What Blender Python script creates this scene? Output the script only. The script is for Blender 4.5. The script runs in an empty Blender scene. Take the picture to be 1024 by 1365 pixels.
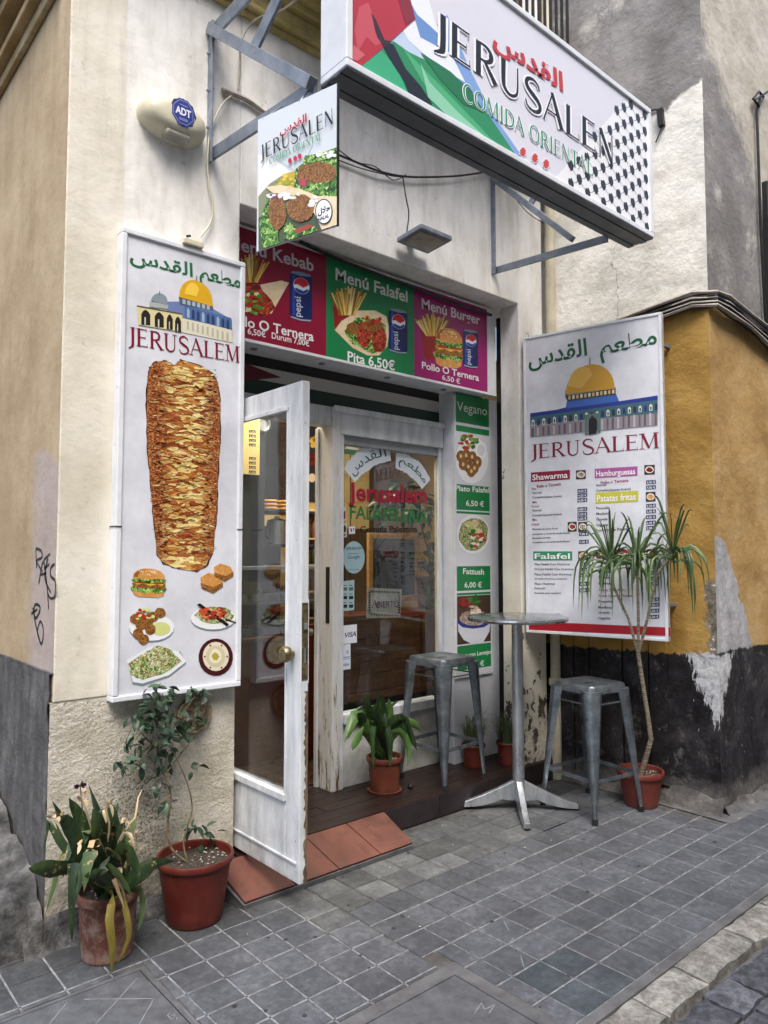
import bpy, bmesh, math, random
from mathutils import Vector, Matrix, noise, geometry
R = math.radians
random.seed(7)
sc = bpy.context.scene
COL = sc.collection

# ------------------------------------------------------------------ camera, sky, sun, exposure
CAM = Vector((0.0, -3.04, 1.5)); HEAD = R(48.8); PITCH = math.atan(57.5/970); FPX = 970.0
cd = bpy.data.cameras.new('camera'); cam = bpy.data.objects.new('camera', cd); COL.objects.link(cam)
cd.sensor_fit = 'VERTICAL'; cd.sensor_height = 36; cd.sensor_width = 27; cd.lens = FPX/1365*36
cd.clip_start = .05; cd.clip_end = 300
cam.location = CAM; cam.rotation_euler = (R(90)+PITCH, 0, HEAD-R(90))
sc.camera = cam
sc.render.resolution_x = 768; sc.render.resolution_y = 1024
w = bpy.data.worlds.new('World'); sc.world = w; w.use_nodes = True
wn = w.node_tree.nodes; bg = wn['Background']
sky = wn.new('ShaderNodeTexSky'); sky.sky_type = 'NISHITA'; sky.sun_disc = False
SUN_EL, SUN_AZ = 60, 235     # azimuth, compass-like around +Z from +X, pointing towards the sun
sky.sun_elevation = R(SUN_EL); sky.sun_rotation = R(90-SUN_AZ); sky.air_density = 1.0; sky.dust_density = 4.0; sky.ozone_density = 1.0
w.node_tree.links.new(sky.outputs[0], bg.inputs[0]); bg.inputs[1].default_value = .15
sl = bpy.data.lights.new('sun', 'SUN'); sl.energy = 1.0; sl.angle = R(25); sl.color = (1, .97, .92)
so = bpy.data.objects.new('sun', sl); COL.objects.link(so)
sd = Vector((math.cos(R(SUN_EL))*math.cos(R(SUN_AZ)), math.cos(R(SUN_EL))*math.sin(R(SUN_AZ)), math.sin(R(SUN_EL))))
so.rotation_euler = sd.to_track_quat('Z', 'Y').to_euler(); so.location = (0, -2, 9)
sc.view_settings.view_transform = 'Standard'; sc.view_settings.look = 'None'
sc.view_settings.gamma = 1; sc.view_settings.use_curve_mapping = False
sc.view_settings.exposure = 1.4
sc.cycles.max_bounces = 8; sc.cycles.transparent_max_bounces = 12; sc.cycles.glossy_bounces = 3
sc.cycles.sample_clamp_indirect = 6

# ------------------------------------------------------------------ measuring: a sight line through a point of the photograph
def ray(px, py):
    a = (px-512)/FPX; b = (682.5-py)/FPX
    c, s = math.cos(PITCH), math.sin(PITCH)
    f = c-b*s; u = s+b*c
    return Vector((f*math.cos(HEAD)+a*math.sin(HEAD), f*math.sin(HEAD)-a*math.cos(HEAD), u))
def hit(px, py, o, n):
    d = ray(px, py); return CAM + d*((Vector(o)-CAM).dot(n)/d.dot(n))
def aty(px, py, y): return hit(px, py, (0, y, 0), Vector((0, 1, 0)))
def atx(px, py, x): return hit(px, py, (x, 0, 0), Vector((1, 0, 0)))
def atz(px, py, z=0): return hit(px, py, (0, 0, z), Vector((0, 0, 1)))

# ------------------------------------------------------------------ materials
def lin(c):
    if isinstance(c, str):
        c = [int(c[i:i+2], 16)/255 for i in (1, 3, 5)]
        c = [x/12.92 if x <= .04045 else ((x+.055)/1.055)**2.4 for x in c]
    return (c[0], c[1], c[2], 1)
class NT:
    def __init__(s, name, rough=.6, metal=0, spec=.5):
        s.m = bpy.data.materials.new(name); s.m.use_nodes = True
        s.t = s.m.node_tree; s.b = s.t.nodes['Principled BSDF']
        s.b.inputs['Roughness'].default_value = rough; s.b.inputs['Metallic'].default_value = metal
        s.b.inputs['Specular IOR Level'].default_value = spec
        s.geo = s.t.nodes.new('ShaderNodeNewGeometry'); s.tc = s.t.nodes.new('ShaderNodeTexCoord')
    def n(s, k): return s.t.nodes.new(k)
    def l(s, a, b):
        if hasattr(a, 'links') or isinstance(a, bpy.types.NodeSocket): s.t.links.new(a, b)
        else: b.default_value = a
    def pos(s, obj=False, sc=(1, 1, 1)):
        m = s.n('ShaderNodeMapping'); s.l(s.tc.outputs['Object'] if obj else s.geo.outputs['Position'], m.inputs[0])
        m.inputs['Scale'].default_value = sc; return m.outputs[0]
    def noise(s, scale, detail=4, rough=.6, sc=(1, 1, 1), obj=False, dist=0, off=0):
        k = s.n('ShaderNodeTexNoise'); m = s.pos(obj, sc); s.l(m, k.inputs['Vector'])
        m.node.inputs['Location'].default_value = (off, off*1.7, off*.6)
        k.inputs['Scale'].default_value = scale; k.inputs['Detail'].default_value = detail
        k.inputs['Roughness'].default_value = rough; k.inputs['Distortion'].default_value = dist
        return k.outputs['Fac']
    def vor(s, scale, feat='F1', sc=(1, 1, 1), obj=False, out='Distance', rnd=1, warp=0):
        k = s.n('ShaderNodeTexVoronoi'); k.feature = feat; v = s.pos(obj, sc)
        if warp:
            nz = s.n('ShaderNodeTexNoise'); s.l(v, nz.inputs['Vector']); nz.inputs['Scale'].default_value = scale*.8
            a = s.n('ShaderNodeVectorMath'); a.operation = 'MULTIPLY_ADD'; s.l(nz.outputs['Color'], a.inputs[0])
            a.inputs[1].default_value = (warp,)*3; s.l(v, a.inputs[2]); v = a.outputs[0]
        s.l(v, k.inputs['Vector']); k.inputs['Scale'].default_value = scale
        k.inputs['Randomness'].default_value = rnd; return k.outputs[out]
    def ramp(s, f, stops, const=False):
        k = s.n('ShaderNodeValToRGB'); s.l(f, k.inputs[0]); e = k.color_ramp.elements
        if const: k.color_ramp.interpolation = 'CONSTANT'
        while len(e) < len(stops): e.new(.5)
        for i, (p, c) in enumerate(stops):
            e[i].position = p; e[i].color = lin(c) if not isinstance(c, (int, float)) else (c, c, c, 1)
        return k.outputs[0]
    def mix(s, f, a, b, mode='MIX'):
        k = s.n('ShaderNodeMix'); k.data_type = 'RGBA'; k.blend_type = mode
        s.l(f, k.inputs[0])
        for q, i in ((a, 6), (b, 7)):
            if isinstance(q, bpy.types.NodeSocket): s.l(q, k.inputs[i])
            else: k.inputs[i].default_value = lin(q)
        return k.outputs[2]
    def math(s, op, a, b=0, c=0, clamp=False):
        k = s.n('ShaderNodeMath'); k.operation = op; k.use_clamp = clamp
        s.l(a, k.inputs[0]); s.l(b, k.inputs[1]); s.l(c, k.inputs[2]); return k.outputs[0]
    def xyz(s, obj=False):
        k = s.n('ShaderNodeSeparateXYZ'); s.l(s.pos(obj), k.inputs[0]); return k.outputs
    def step(s, v, t, soft=.01):   # 0 below t, 1 above
        k = s.n('ShaderNodeMapRange'); s.l(v, k.inputs[0]); k.inputs[1].default_value = t-soft; k.inputs[2].default_value = t+soft
        return k.outputs[0]
    def color(s, c): s.l(c if isinstance(c, bpy.types.NodeSocket) else lin(c), s.b.inputs['Base Color'])
    def rough(s, v): s.l(v, s.b.inputs['Roughness'])
    def bump(s, h, strength=.3, dist=.01, prev=None):
        k = s.n('ShaderNodeBump'); s.l(h, k.inputs['Height']); k.inputs['Strength'].default_value = strength
        k.inputs['Distance'].default_value = dist
        if prev: s.l(prev, k.inputs['Normal'])
        s.l(k.outputs[0], s.b.inputs['Normal']); return k.outputs[0]

def simple(name, c1, c2=None, scale=8, rough=.6, metal=0, bump=.15, bs=60, bd=.003, obj=True, sc=(1, 1, 1), spec=.5, detail=5):
    n = NT(name, rough, metal, spec); c2 = c2 or c1
    f = n.noise(scale, detail, .65, sc, obj); n.color(n.ramp(f, [(.36, c1), (.64, c2)]))
    n.rough(n.ramp(n.noise(scale*1.7, 4, .6, sc, obj, off=3), [(.3, max(.02, rough-.1)), (.7, min(1, rough+.12))]))
    if bump: n.bump(n.noise(bs, 4, .6, sc, obj), bump, bd)
    return n.m
MT = {}
def wallmat(name, base, dark, light, grime=.35, streak=1.0, bump=.25):
    n = NT(name, .85, spec=.25)
    f = n.noise(2.2, 8, .62); c = n.ramp(f, [(.37, dark), (.5, base), (.63, light)])
    g = n.noise(3, 7, .7, (6, 6, .7), off=5); c = n.mix(n.math('MULTIPLY', n.ramp(g, [(.5, 0.0), (.72, 1.0)]), grime*streak), c, (.16, .15, .13))
    sp = n.ramp(n.noise(38, 3, .5, off=9), [(.70, 0.0), (.76, 1.0)]); c = n.mix(n.math('MULTIPLY', sp, .35), c, (.12, .11, .10))
    n.color(c); b = n.bump(n.noise(9, 6, .6), bump, .012); n.bump(n.noise(140, 3, .5), .12, .002, b)
    return n, c
# facade
def facade_mat():
    n = NT('facade_plaster', .88, spec=.2); x, y, z = n.xyz()
    c = n.ramp(n.noise(1.8, 8, .6), [(.37, '#cbc5b3'), (.5, '#dad5c6'), (.63, '#e4e0d5')])
    white = n.ramp(n.noise(3.5, 8, .65, (2, 2, .8), off=4), [(.37, '#d2d0ca'), (.5, '#e2e1dc'), (.63, '#ecebe8')])
    zn = n.math('ADD', z, n.math('MULTIPLY', n.noise(9, 4, .6, off=2), .12))
    up = n.math('MULTIPLY', n.step(n.math('ADD', x, n.math('MULTIPLY', n.noise(14, 3), .02)), 1.178, .006), n.step(zn, 2.2, .25))
    c = n.mix(up, c, white)
    band = n.math('MULTIPLY', n.step(n.noise(7, 6, .7, (1, 1, 6), off=11), .62, .04), .28); c = n.mix(band, c, '#ece6d2')
    st = n.ramp(n.noise(3.2, 8, .7, (5, 5, .55), off=5), [(.5, 0.0), (.75, 1.0)])
    hi = n.step(z, 2.95, .5); c = n.mix(n.math('MULTIPLY', n.math('MULTIPLY', st, hi), .25), c, '#7d786d')
    dirt = n.ramp(n.noise(26, 5, .7, (1, 1, 1), off=7), [(.64, 0.0), (.70, 1.0)]); c = n.mix(n.math('MULTIPLY', dirt, .3), c, '#6f685c')
    # splashed dirt close to the pavement
    low = n.math('SUBTRACT', 1, n.step(z, .3, .3)); lf = n.math('MULTIPLY', low, n.ramp(n.noise(30, 6, .75, off=8), [(.45, 0.0), (.62, 1.0)]))
    c = n.mix(n.math('MULTIPLY', lf, .8), c, '#4d463e')
    pf = n.math('MULTIPLY', n.step(x, 3.86, .003), n.math('SUBTRACT', 1, n.step(z, .78, .5)))
    fk = n.math('ADD', n.noise(7, 7, .75, (1, 1, .7), off=27), n.math('MULTIPLY', pf, .16)); fl = n.math('MULTIPLY', n.step(fk, .66, .006), n.step(x, 3.86, .003))
    c = n.mix(fl, c, n.ramp(n.noise(20, 5, .7, off=28), [(.4, '#3a3530'), (.7, '#6d645a')]))
    n.color(c); b = n.bump(n.noise(7, 7, .6), .35, .02)
    n.bump(n.noise(150, 3, .5), .15, .002, b); return n.m
def stucco_mat():
    n = NT('rough_render', .92, spec=.15); x, y, z = n.xyz()
    c = n.ramp(n.noise(4, 7, .65), [(.37, '#b3ad9c'), (.5, '#ccc6b6'), (.63, '#dbd6ca')])
    pit = n.ramp(n.noise(85, 4, .65), [(.33, 1.0), (.42, 0.0)]); c = n.mix(n.math('MULTIPLY', pit, .4), c, '#5f5a4f')
    dx = n.math('SUBTRACT', x, 1.29); dz = n.math('SUBTRACT', z, .42)
    r = n.math('ADD', n.math('MULTIPLY', n.math('MULTIPLY', dx, dx), 18), n.math('MULTIPLY', n.math('MULTIPLY', dz, dz), 4.5))
    near = n.math('SUBTRACT', 1, n.step(r, .55, .55)); mould = n.ramp(n.noise(95, 5, .85, off=3), [(.51, 0.0), (.55, 1.0)])
    c = n.mix(n.math('MULTIPLY', n.math('MULTIPLY', near, mould), .85), c, '#2f2a26')
    low = n.math('SUBTRACT', 1, n.step(z, .22, .16)); c = n.mix(n.math('MULTIPLY', n.math('MULTIPLY', low, n.ramp(n.noise(14, 6, .7), [(.35, 0.0), (.6, 1.0)])), .75), c, '#5b564e')
    n.color(c); b = n.bump(n.noise(110, 5, .7), 1.0, .010); n.bump(n.noise(260, 3, .5), .5, .003, b); return n.m
def side_mat():
    n = NT('tan_side_plaster', .9, spec=.15); x, y, z = n.xyz()
    c = n.ramp(n.noise(1.5, 8, .6), [(.37, '#a08c6e'), (.5, '#b09c7d'), (.63, '#bba98c')])
    g = n.ramp(n.noise(2.2, 8, .7, (4, 4, .5), off=5), [(.48, 0.0), (.75, 1.0)]); c = n.mix(n.math('MULTIPLY', g, .35), c, '#766649')
    zz = n.math('ADD', z, n.math('MULTIPLY', n.noise(3, 4, .5, off=12), .5)); yy = n.math('ADD', y, n.math('MULTIPLY', n.noise(3, 4, .5, off=15), .2))
    patch = n.math('MULTIPLY', n.math('SUBTRACT', 1, n.step(zz, 2.12, .03)), n.math('SUBTRACT', 1, n.step(yy, .42, .05)))
    c = n.mix(n.math('MULTIPLY', patch, .85), c, n.ramp(n.noise(6, 6, .7), [(.3, '#a0928a'), (.7, '#b1a49e')]))
    sc_ = n.ramp(n.noise(14, 6, .8, off=31), [(.62, 0.0), (.66, 1.0)]); c = n.mix(n.math('MULTIPLY', sc_, .25), c, '#857459')
    n.color(c); n.bump(n.noise(8, 7, .6), .35, .02); return n.m
def plinth_mat():
    n = NT('dark_cement', .9, spec=.2)
    c = n.ramp(n.noise(3, 8, .65, (4, 4, .8)), [(.37, '#4b4a48'), (.5, '#565452'), (.63, '#666461')])
    g = n.ramp(n.noise(40, 6, .8), [(.62, 0.0), (.72, 1.0)]); c = n.mix(n.math('MULTIPLY', g, .4), c, '#a29d93')
    n.color(c); b = n.bump(n.noise(16, 7, .65), .6, .02); return n.m
def rubble_mat():
    n = NT('rough_cement', .95, spec=.15)
    c = n.ramp(n.noise(7, 9, .7), [(.37, '#353535'), (.5, '#575756'), (.63, '#7d7c7b')])
    n.color(c); b = n.bump(n.noise(22, 8, .7), .9, .03); n.bump(n.noise(120, 4, .6), .4, .004, b); return n.m
def corner_mat(face):
    # painted zones of the corner building; face 0 = wall towards the shop, 1 = wall along the street
    n = NT('painted_corner_plaster', .85, spec=.2); x, y, z = n.xyz()
    black = n.ramp(n.noise(5, 8, .7, (1, 1, .8)), [(.37, '#151314'), (.5, '#242123'), (.63, '#3a3639')])
    scr = n.ramp(n.noise(9, 8, .8, (1, 1, .8), off=3), [(.56, 0.0), (.68, 1.0)]); black = n.mix(n.math('MULTIPLY', scr, .5), black, '#86817f')
    spk = n.ramp(n.noise(48, 3, .5, (2, 2, .8), off=6), [(.73, 0.0), (.75, 1.0)]); black = n.mix(spk, black, '#c9c6bf')
    yel = n.ramp(n.noise(2.5, 8, .6), [(.37, '#94733a'), (.5, '#a58346'), (.63, '#b19254')] if face == 0 else [(.37, '#98794a'), (.5, '#ab8c5a'), (.63, '#b6996b')])
    yd = n.ramp(n.noise(9, 8, .75, (2, 2, .7), off=13), [(.55, 0.0), (.7, 1.0)]); yel = n.mix(n.math('MULTIPLY', yd, .3), yel, '#7a602f')
    grey = n.ramp(n.noise(2.2, 9, .68), [(.37, '#72706e'), (.5, '#838180'), (.63, '#959391')])
    lg = n.ramp(n.noise(3, 8, .7, off=21), [(.56, 0.0), (.68, 1.0)]); grey = n.mix(n.math('MULTIPLY', lg, .6), grey, '#c9c6bd')
    white = n.ramp(n.noise(3, 8, .65), [(.37, '#cfcdc4'), (.5, '#e6e4dc'), (.63, '#efeee8')])
    wob = n.math('MULTIPLY', n.math('SUBTRACT', n.noise(10, 6, .6, off=2), .5), .12)
    wob2 = n.math('MULTIPLY', n.math('SUBTRACT', n.noise(16, 6, .7, (1, 1, .35), off=9), .5), .09)
    zt = n.math('ADD', z, wob); low = n.step(n.math('ADD', z, wob2), .895 if face == 0 else .925, .004)
    up = n.step(zt, 3.02, .01)
    if face == 0:
        top = n.math('ADD', zt, n.math('MULTIPLY', n.math('ADD', y, 1.0), .34)); g = n.step(top, 4.39, .012)
        hi = n.mix(g, white, grey)
        cr = n.math('SUBTRACT', 1, n.step(n.math('ABSOLUTE', n.math('SUBTRACT', n.math('ADD', y, n.math('MULTIPLY', n.noise(9, 4, .6, (1, 1, 1), off=17), .16)), -.42)), .0022, .0012))
        hi = n.mix(n.math('MULTIPLY', cr, .7), hi, '#6b675f')
    else:
        hi = grey
        dg = n.math('SUBTRACT', n.math('ADD', z, n.math('MULTIPLY', x, .95)), 0); stain = n.math('MULTIPLY', n.step(n.math('ADD', dg, n.math('MULTIPLY', n.noise(4, 6, .7, off=8), .8)), 9.3, .1), .7)
        hi = n.mix(stain, hi, n.ramp(n.noise(6, 6, .7), [(.3, '#b3ab99'), (.7, '#d6d2c6')]))
    c = n.mix(up, yel, hi)
    if face == 1:   # cement patch left bare on the yellow paint, narrowing upwards
        w1 = n.math('MULTIPLY', n.math('SUBTRACT', n.noise(4, 6, .65, off=41), .5), .28)
        hw = n.math('MULTIPLY', n.math('SUBTRACT', 1.60, z), .5); xx = n.math('SUBTRACT', n.math('ADD', x, w1), 4.335)
        inn = n.math('MULTIPLY', n.math('LESS_THAN', xx, n.math('ADD', hw, .13)), n.math('LESS_THAN', n.math('ADD', z, w1), 1.60))
        patch = n.ramp(n.noise(9, 8, .7, (1, 1, .5)), [(.3, '#8e8d8f'), (.55, '#a9a9ac'), (.75, '#c9c9ca')])
        c = n.mix(inn, c, patch)
    else:
        fl = n.math('MULTIPLY', n.math('SUBTRACT', 1, n.step(n.math('ADD', y, n.math('MULTIPLY', n.noise(14, 6, .7, off=23), .16)), -.95, .01)), n.math('SUBTRACT', 1, n.step(z, 1.35, .02)))
        c = n.mix(fl, c, n.ramp(n.noise(30, 5, .7), [(.4, '#5d5548'), (.62, '#8a857c'), (.66, '#e2dfd6')]))
        chips = n.ramp(n.noise(22, 4, .6, off=51), [(.70, 0.0), (.715, 1.0)]); c = n.mix(n.math('MULTIPLY', chips, n.step(n.math('MULTIPLY', y, -1), .86, .02)), c, '#cfcac0')
    c = n.mix(low, black, c)
    # white paint slapped round the corner where the colours meet
    d1 = n.math('ADD', n.math('ABSOLUTE', n.math('ADD', y, 1.08)), n.math('ABSOLUTE', n.math('SUBTRACT', x, 4.32)))
    lim = n.math('ADD', n.math('MULTIPLY', n.math('SUBTRACT', z, .50), .50), n.math('MULTIPLY', n.math('SUBTRACT', n.noise(16, 7, .78, (2.2, 2.2, .55), off=33), .5), .42))
    wz = n.math('MULTIPLY', n.math('LESS_THAN', d1, lim), n.math('SUBTRACT', 1, n.step(n.math('ADD', z, wob), .915, .004)))
    c = n.mix(wz, c, n.ramp(n.noise(25, 6, .7, off=61), [(.35, '#8f9194'), (.5, '#b9bbbe'), (.65, '#cfd0d1')]))
    foot = n.math('SUBTRACT', 1, n.step(n.math('ADD', z, n.math('MULTIPLY', n.noise(8, 6, .7, off=4), .25)), .26, .05))
    c = n.mix(n.math('MULTIPLY', foot, .85), c, n.ramp(n.noise(14, 8, .75), [(.3, '#3c3a38'), (.6, '#6d6a66'), (.75, '#8f8b85')]))
    n.color(c); n.rough(n.ramp(low, [(0, .55), (1, .88)]))
    b = n.bump(n.noise(7, 8, .65), .55, .03); b = n.bump(low, .5, .004, b); n.bump(n.noise(60, 5, .6), .25, .004, b); return n.m
def white_wood():
    n = NT('worn_white_paint', .5, spec=.4)
    c = n.ramp(n.noise(5, 7, .65, (3, 3, .6)), [(.37, '#bcc1c5'), (.5, '#cfd3d6'), (.63, '#dde0e2')])
    g = n.ramp(n.noise(6, 8, .75, (5, 5, .8), off=4), [(.52, 0.0), (.72, 1.0)]); c = n.mix(n.math('MULTIPLY', g, .28), c, '#8a8780')
    x, y, z = n.xyz(); low = n.math('SUBTRACT', 1, n.step(z, .42, .35))
    s = n.math('MULTIPLY', low, n.ramp(n.noise(9, 7, .7, off=8), [(.4, 0.0), (.7, 1.0)])); c = n.mix(n.math('MULTIPLY', s, .6), c, '#84807a')
    ch = n.ramp(n.noise(34, 5, .7, (2, 2, .7), off=14), [(.68, 0.0), (.70, 1.0)]); c = n.mix(ch, c, '#5e5142')
    n.color(c); n.bump(n.noise(30, 5, .6, (2, 2, .5)), .25, .003); return n.m
def peeling_wood():
    n = NT('peeling_paint_wood', .75, spec=.25); x, y, z = n.xyz()
    f = n.math('ADD', n.noise(16, 7, .78, (2.5, 2.5, .3)), n.math('MULTIPLY', n.math('SUBTRACT', 1, n.step(z, .7, .5)), .13))
    c = n.ramp(f, [(.52, '#d0d2d2'), (.66, '#bdbdb8'), (.68, '#776454'), (.8, '#4a3a2d')])
    n.color(c); n.bump(f, .6, -.004); return n.m
MT['facade'] = facade_mat(); MT['stucco'] = stucco_mat(); MT['side'] = side_mat(); MT['plinth'] = plinth_mat(); MT['rubble'] = rubble_mat()
MT['corner0'] = corner_mat(0); MT['corner1'] = corner_mat(1); MT['wwood'] = white_wood(); MT['peel'] = peeling_wood()
MT['cornice'] = wallmat('cornice_ochre', '#a8975f', '#85754a', '#c0b07c', .5)[0].m
MT['mould'] = wallmat('side_moulding', '#a58e66', '#8b7650', '#bda987', .5)[0].m
MT['steel'] = simple('galvanised_grey_paint', '#6d7682', '#8a939f', 10, .45, .25, .1)
MT['alu'] = simple('white_aluminium', '#d3d7dc', '#e3e6ea', 6, .35, 0, .05)
MT['dkalu'] = simple('dark_aluminium_soffit', '#565c62', '#666c72', 6, .4, .3, .05)
MT['whiteboard'] = simple('white_board', '#c9ccd4', '#dfe2ea', 4, .45, 0, .05)
MT['black'] = simple('black_rubber', '#101010', '#1c1c1c', 20, .5)
MT['dark'] = simple('dark_gap', '#0c0c0d', '#151515', 10, .9)
MT['chrome'] = simple('polished_aluminium', '#a9aeb4', '#d2d6da', 14, .33, .85, .12, 40, sc=(1, 1, .3))
MT['gun'] = simple('gunmetal_steel', '#5f676e', '#8a939a', 12, .36, .75, .1, 60)
MT['brass'] = simple('worn_brass', '#5b523b', '#948868', 40, .4, .7, .2)
MT['terra'] = simple('terracotta_tile', '#56352c', '#77493e', 9, .6, 0, .25, 50)
MT['planks'] = simple('dark_wood_plank', '#1b1210', '#2c1f1b', 10, .4, 0, .2, 70, sc=(.5, 5, 1))
MT['riser'] = simple('dark_riser_tile', '#241d1e', '#322a2c', 8, .45, 0, .1)
MT['potA'] = simple('old_plastic_pot', '#4f2a20', '#704639', 9, .65, 0, .25, 40)
MT['potB'] = simple('red_plastic_pot', '#541b14', '#642a20', 6, .42, 0, .1, 40)
MT['potC'] = simple('orange_plastic_pot', '#632e1f', '#753d2a', 8, .5, 0, .15)
MT['potD'] = simple('brick_red_pot', '#632c22', '#75392d', 8, .48, 0, .12)
MT['pots'] = simple('small_red_pot', '#5c2216', '#702c1e', 8, .45, 0, .1)
MT['soil'] = simple('potting_soil', '#1d1814', '#4c433a', 70, .95, 0, .9, 90, .01)
MT['bark'] = simple('pale_bark', '#4f4538', '#a79b85', 55, .85, 0, 1.0, 90, .006, sc=(.4, .4, 3.5))
MT['twig'] = simple('thin_twig', '#4a3e2c', '#75664c', 40, .8)
MT['cream'] = simple('cream_pipe_paint', '#a8a08a', '#c4bda6', 5, .6, 0, .2)
MT['cream_plastic'] = simple('aged_plastic', '#b9b399', '#cfcab4', 4, .5, 0, .1)
MT['clearplastic'] = simple('greyed_lens', '#8d8b80', '#a5a397', 9, .3)
MT['tilewall'] = simple('cream_wall_tile', '#cdb377', '#dcc78e', 3, .3)
MT['wood'] = simple('varnished_pine', '#42240f', '#65401f', 6, .4, 0, .1, 60, sc=(.6, 3, 6))
MT['redwood'] = simple('red_brown_wood', '#3a130a', '#55200f', 6, .4, 0, .1, 60, sc=(4, 4, .5))
MT['intdark'] = simple('dark_panel', '#1d2227', '#2b3036', 5, .5)
MT['intwall'] = simple('interior_wall', '#b08f5c', '#c2a26e', 3, .7)
MT['intfloor'] = simple('interior_floor', '#2a1b15', '#3d2a22', 6, .3)
MT['cable'] = simple('grey_cable', '#8b8378', '#a79f93', 30, .6)
MT['bread'] = simple('bread_crust', '#b07a3b', '#d2a564', 20, .7)
def leafmat(name, a, b, c, rough=.42, dry=0.0):
    n = NT(name, rough, spec=.4); oi = n.n('ShaderNodeObjectInfo')
    f = n.math('ADD', n.math('MULTIPLY', oi.outputs['Random'], .5), n.math('MULTIPLY', n.noise(14, 6, .7, obj=True), .5))
    c_ = n.ramp(f, [(.2, a), (.5, b), (.78, c)])
    st = n.noise(70, 4, .6, (1, 1, .12), obj=True); c_ = n.mix(n.ramp(st, [(.5, 0.0), (.68, .5)]), c_, c)
    if dry: c_ = n.mix(n.ramp(n.noise(17, 6, .75, obj=True, off=4), [(.63-dry, 0.0), (.66-dry, 1.0)]), c_, '#a08a63')
    n.color(c_); n.bump(st, .35, .003); n.b.inputs['Transmission Weight'].default_value = 0
    return n.m
MT['leafA'] = leafmat('aspidistra_leaf', '#141f10', '#273a20', '#4c5f35', .42, .035)
MT['leafdry'] = leafmat('dry_leaf', '#8a7350', '#b49b75', '#d0bd9b', .8)
MT['leafyel'] = leafmat('yellowing_leaf', '#3f4a1e', '#665f25', '#86742f', .6)
MT['leafB'] = leafmat('shrub_leaf', '#18261a', '#2a3f2c', '#46604a')
MT['leafC'] = leafmat('lily_leaf', '#13210f', '#243a1c', '#4f6e38', .35)
MT['leafD'] = leafmat('dracaena_leaf', '#22331e', '#3c5530', '#62784a')
MT['grass'] = leafmat('grass_blade', '#2b3a26', '#4a5b3c', '#7a8360', .7)
MT['petal'] = simple('dark_violet_flower', '#2e0f1e', '#51213a', 60, .7)
def glassmat(name, tint=(1, 1, 1), rough=.0, refl=1.0):
    m = bpy.data.materials.new(name); m.use_nodes = True; t = m.node_tree; t.nodes.clear()
    o = t.nodes.new('ShaderNodeOutputMaterial'); mx = t.nodes.new('ShaderNodeMixShader'); tr = t.nodes.new('ShaderNodeBsdfTransparent')
    gl = t.nodes.new('ShaderNodeBsdfGlossy'); gl.inputs['Roughness'].default_value = rough; tr.inputs[0].default_value = (*tint, 1)
    fr = t.nodes.new('ShaderNodeLayerWeight'); pw = t.nodes.new('ShaderNodeMath'); pw.operation = 'POWER'; pw.inputs[1].default_value = 5
    mm = t.nodes.new('ShaderNodeMath'); mm.operation = 'MULTIPLY_ADD'; mm.inputs[1].default_value = .9; mm.inputs[2].default_value = refl; mm.use_clamp = True
    t.links.new(fr.outputs['Facing'], pw.inputs[0]); t.links.new(pw.outputs[0], mm.inputs[0]); t.links.new(mm.outputs[0], mx.inputs[0]); t.links.new(tr.outputs[0], mx.inputs[1]); t.links.new(gl.outputs[0], mx.inputs[2]); t.links.new(mx.outputs[0], o.inputs[0])
    return m
MT['glass'] = glassmat('window_glass', (.86, .89, .90), .0, .085)
MT['tabletop'] = simple('brushed_table_top', '#8c9296', '#b7bcbf', 10, .22, .9, .05)
def dirty(name, c1, c2, dirt, rough, amt=.5, low=.06):
    n = NT(name, rough, spec=.4); z = n.xyz(True)[2]
    c = n.ramp(n.noise(6, 6, .65, obj=True), [(.36, c1), (.64, c2)])
    d = n.math('ADD', n.noise(16, 7, .75, obj=True, off=4), n.math('MULTIPLY', n.math('SUBTRACT', 1, n.step(z, low, low)), .12))
    c = n.mix(n.ramp(d, [(.52, 0.0), (.68, amt)]), c, dirt); sc_ = n.ramp(n.noise(60, 5, .8, (1, 1, .4), obj=True, off=8), [(.66, 0.0), (.70, .5)]); c = n.mix(sc_, c, '#a58a7c')
    n.color(c); n.rough(n.ramp(n.noise(12, 5, .7, obj=True), [(.35, max(0, rough-.12)), (.65, min(1, rough+.25))])); n.bump(n.noise(50, 5, .6, obj=True), .2, .002); return n.m
MT['potA'] = dirty('old_plastic_pot', '#4f2a20', '#704639', '#8f7a6c', .65, .8, .1); MT['potB'] = dirty('red_plastic_pot', '#541b14', '#662a20', '#33201a', .4, .5, .03)
MT['potC'] = dirty('orange_plastic_pot', '#632e1f', '#753d2a', '#40302a', .5, .5); MT['potD'] = dirty('brick_red_pot', '#632c22', '#75392d', '#4a3832', .48, .5, .04)
MT['terra'] = dirty('terracotta_tile', '#5a3930', '#74493d', '#4a3a35', .6, .6, .03)
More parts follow.
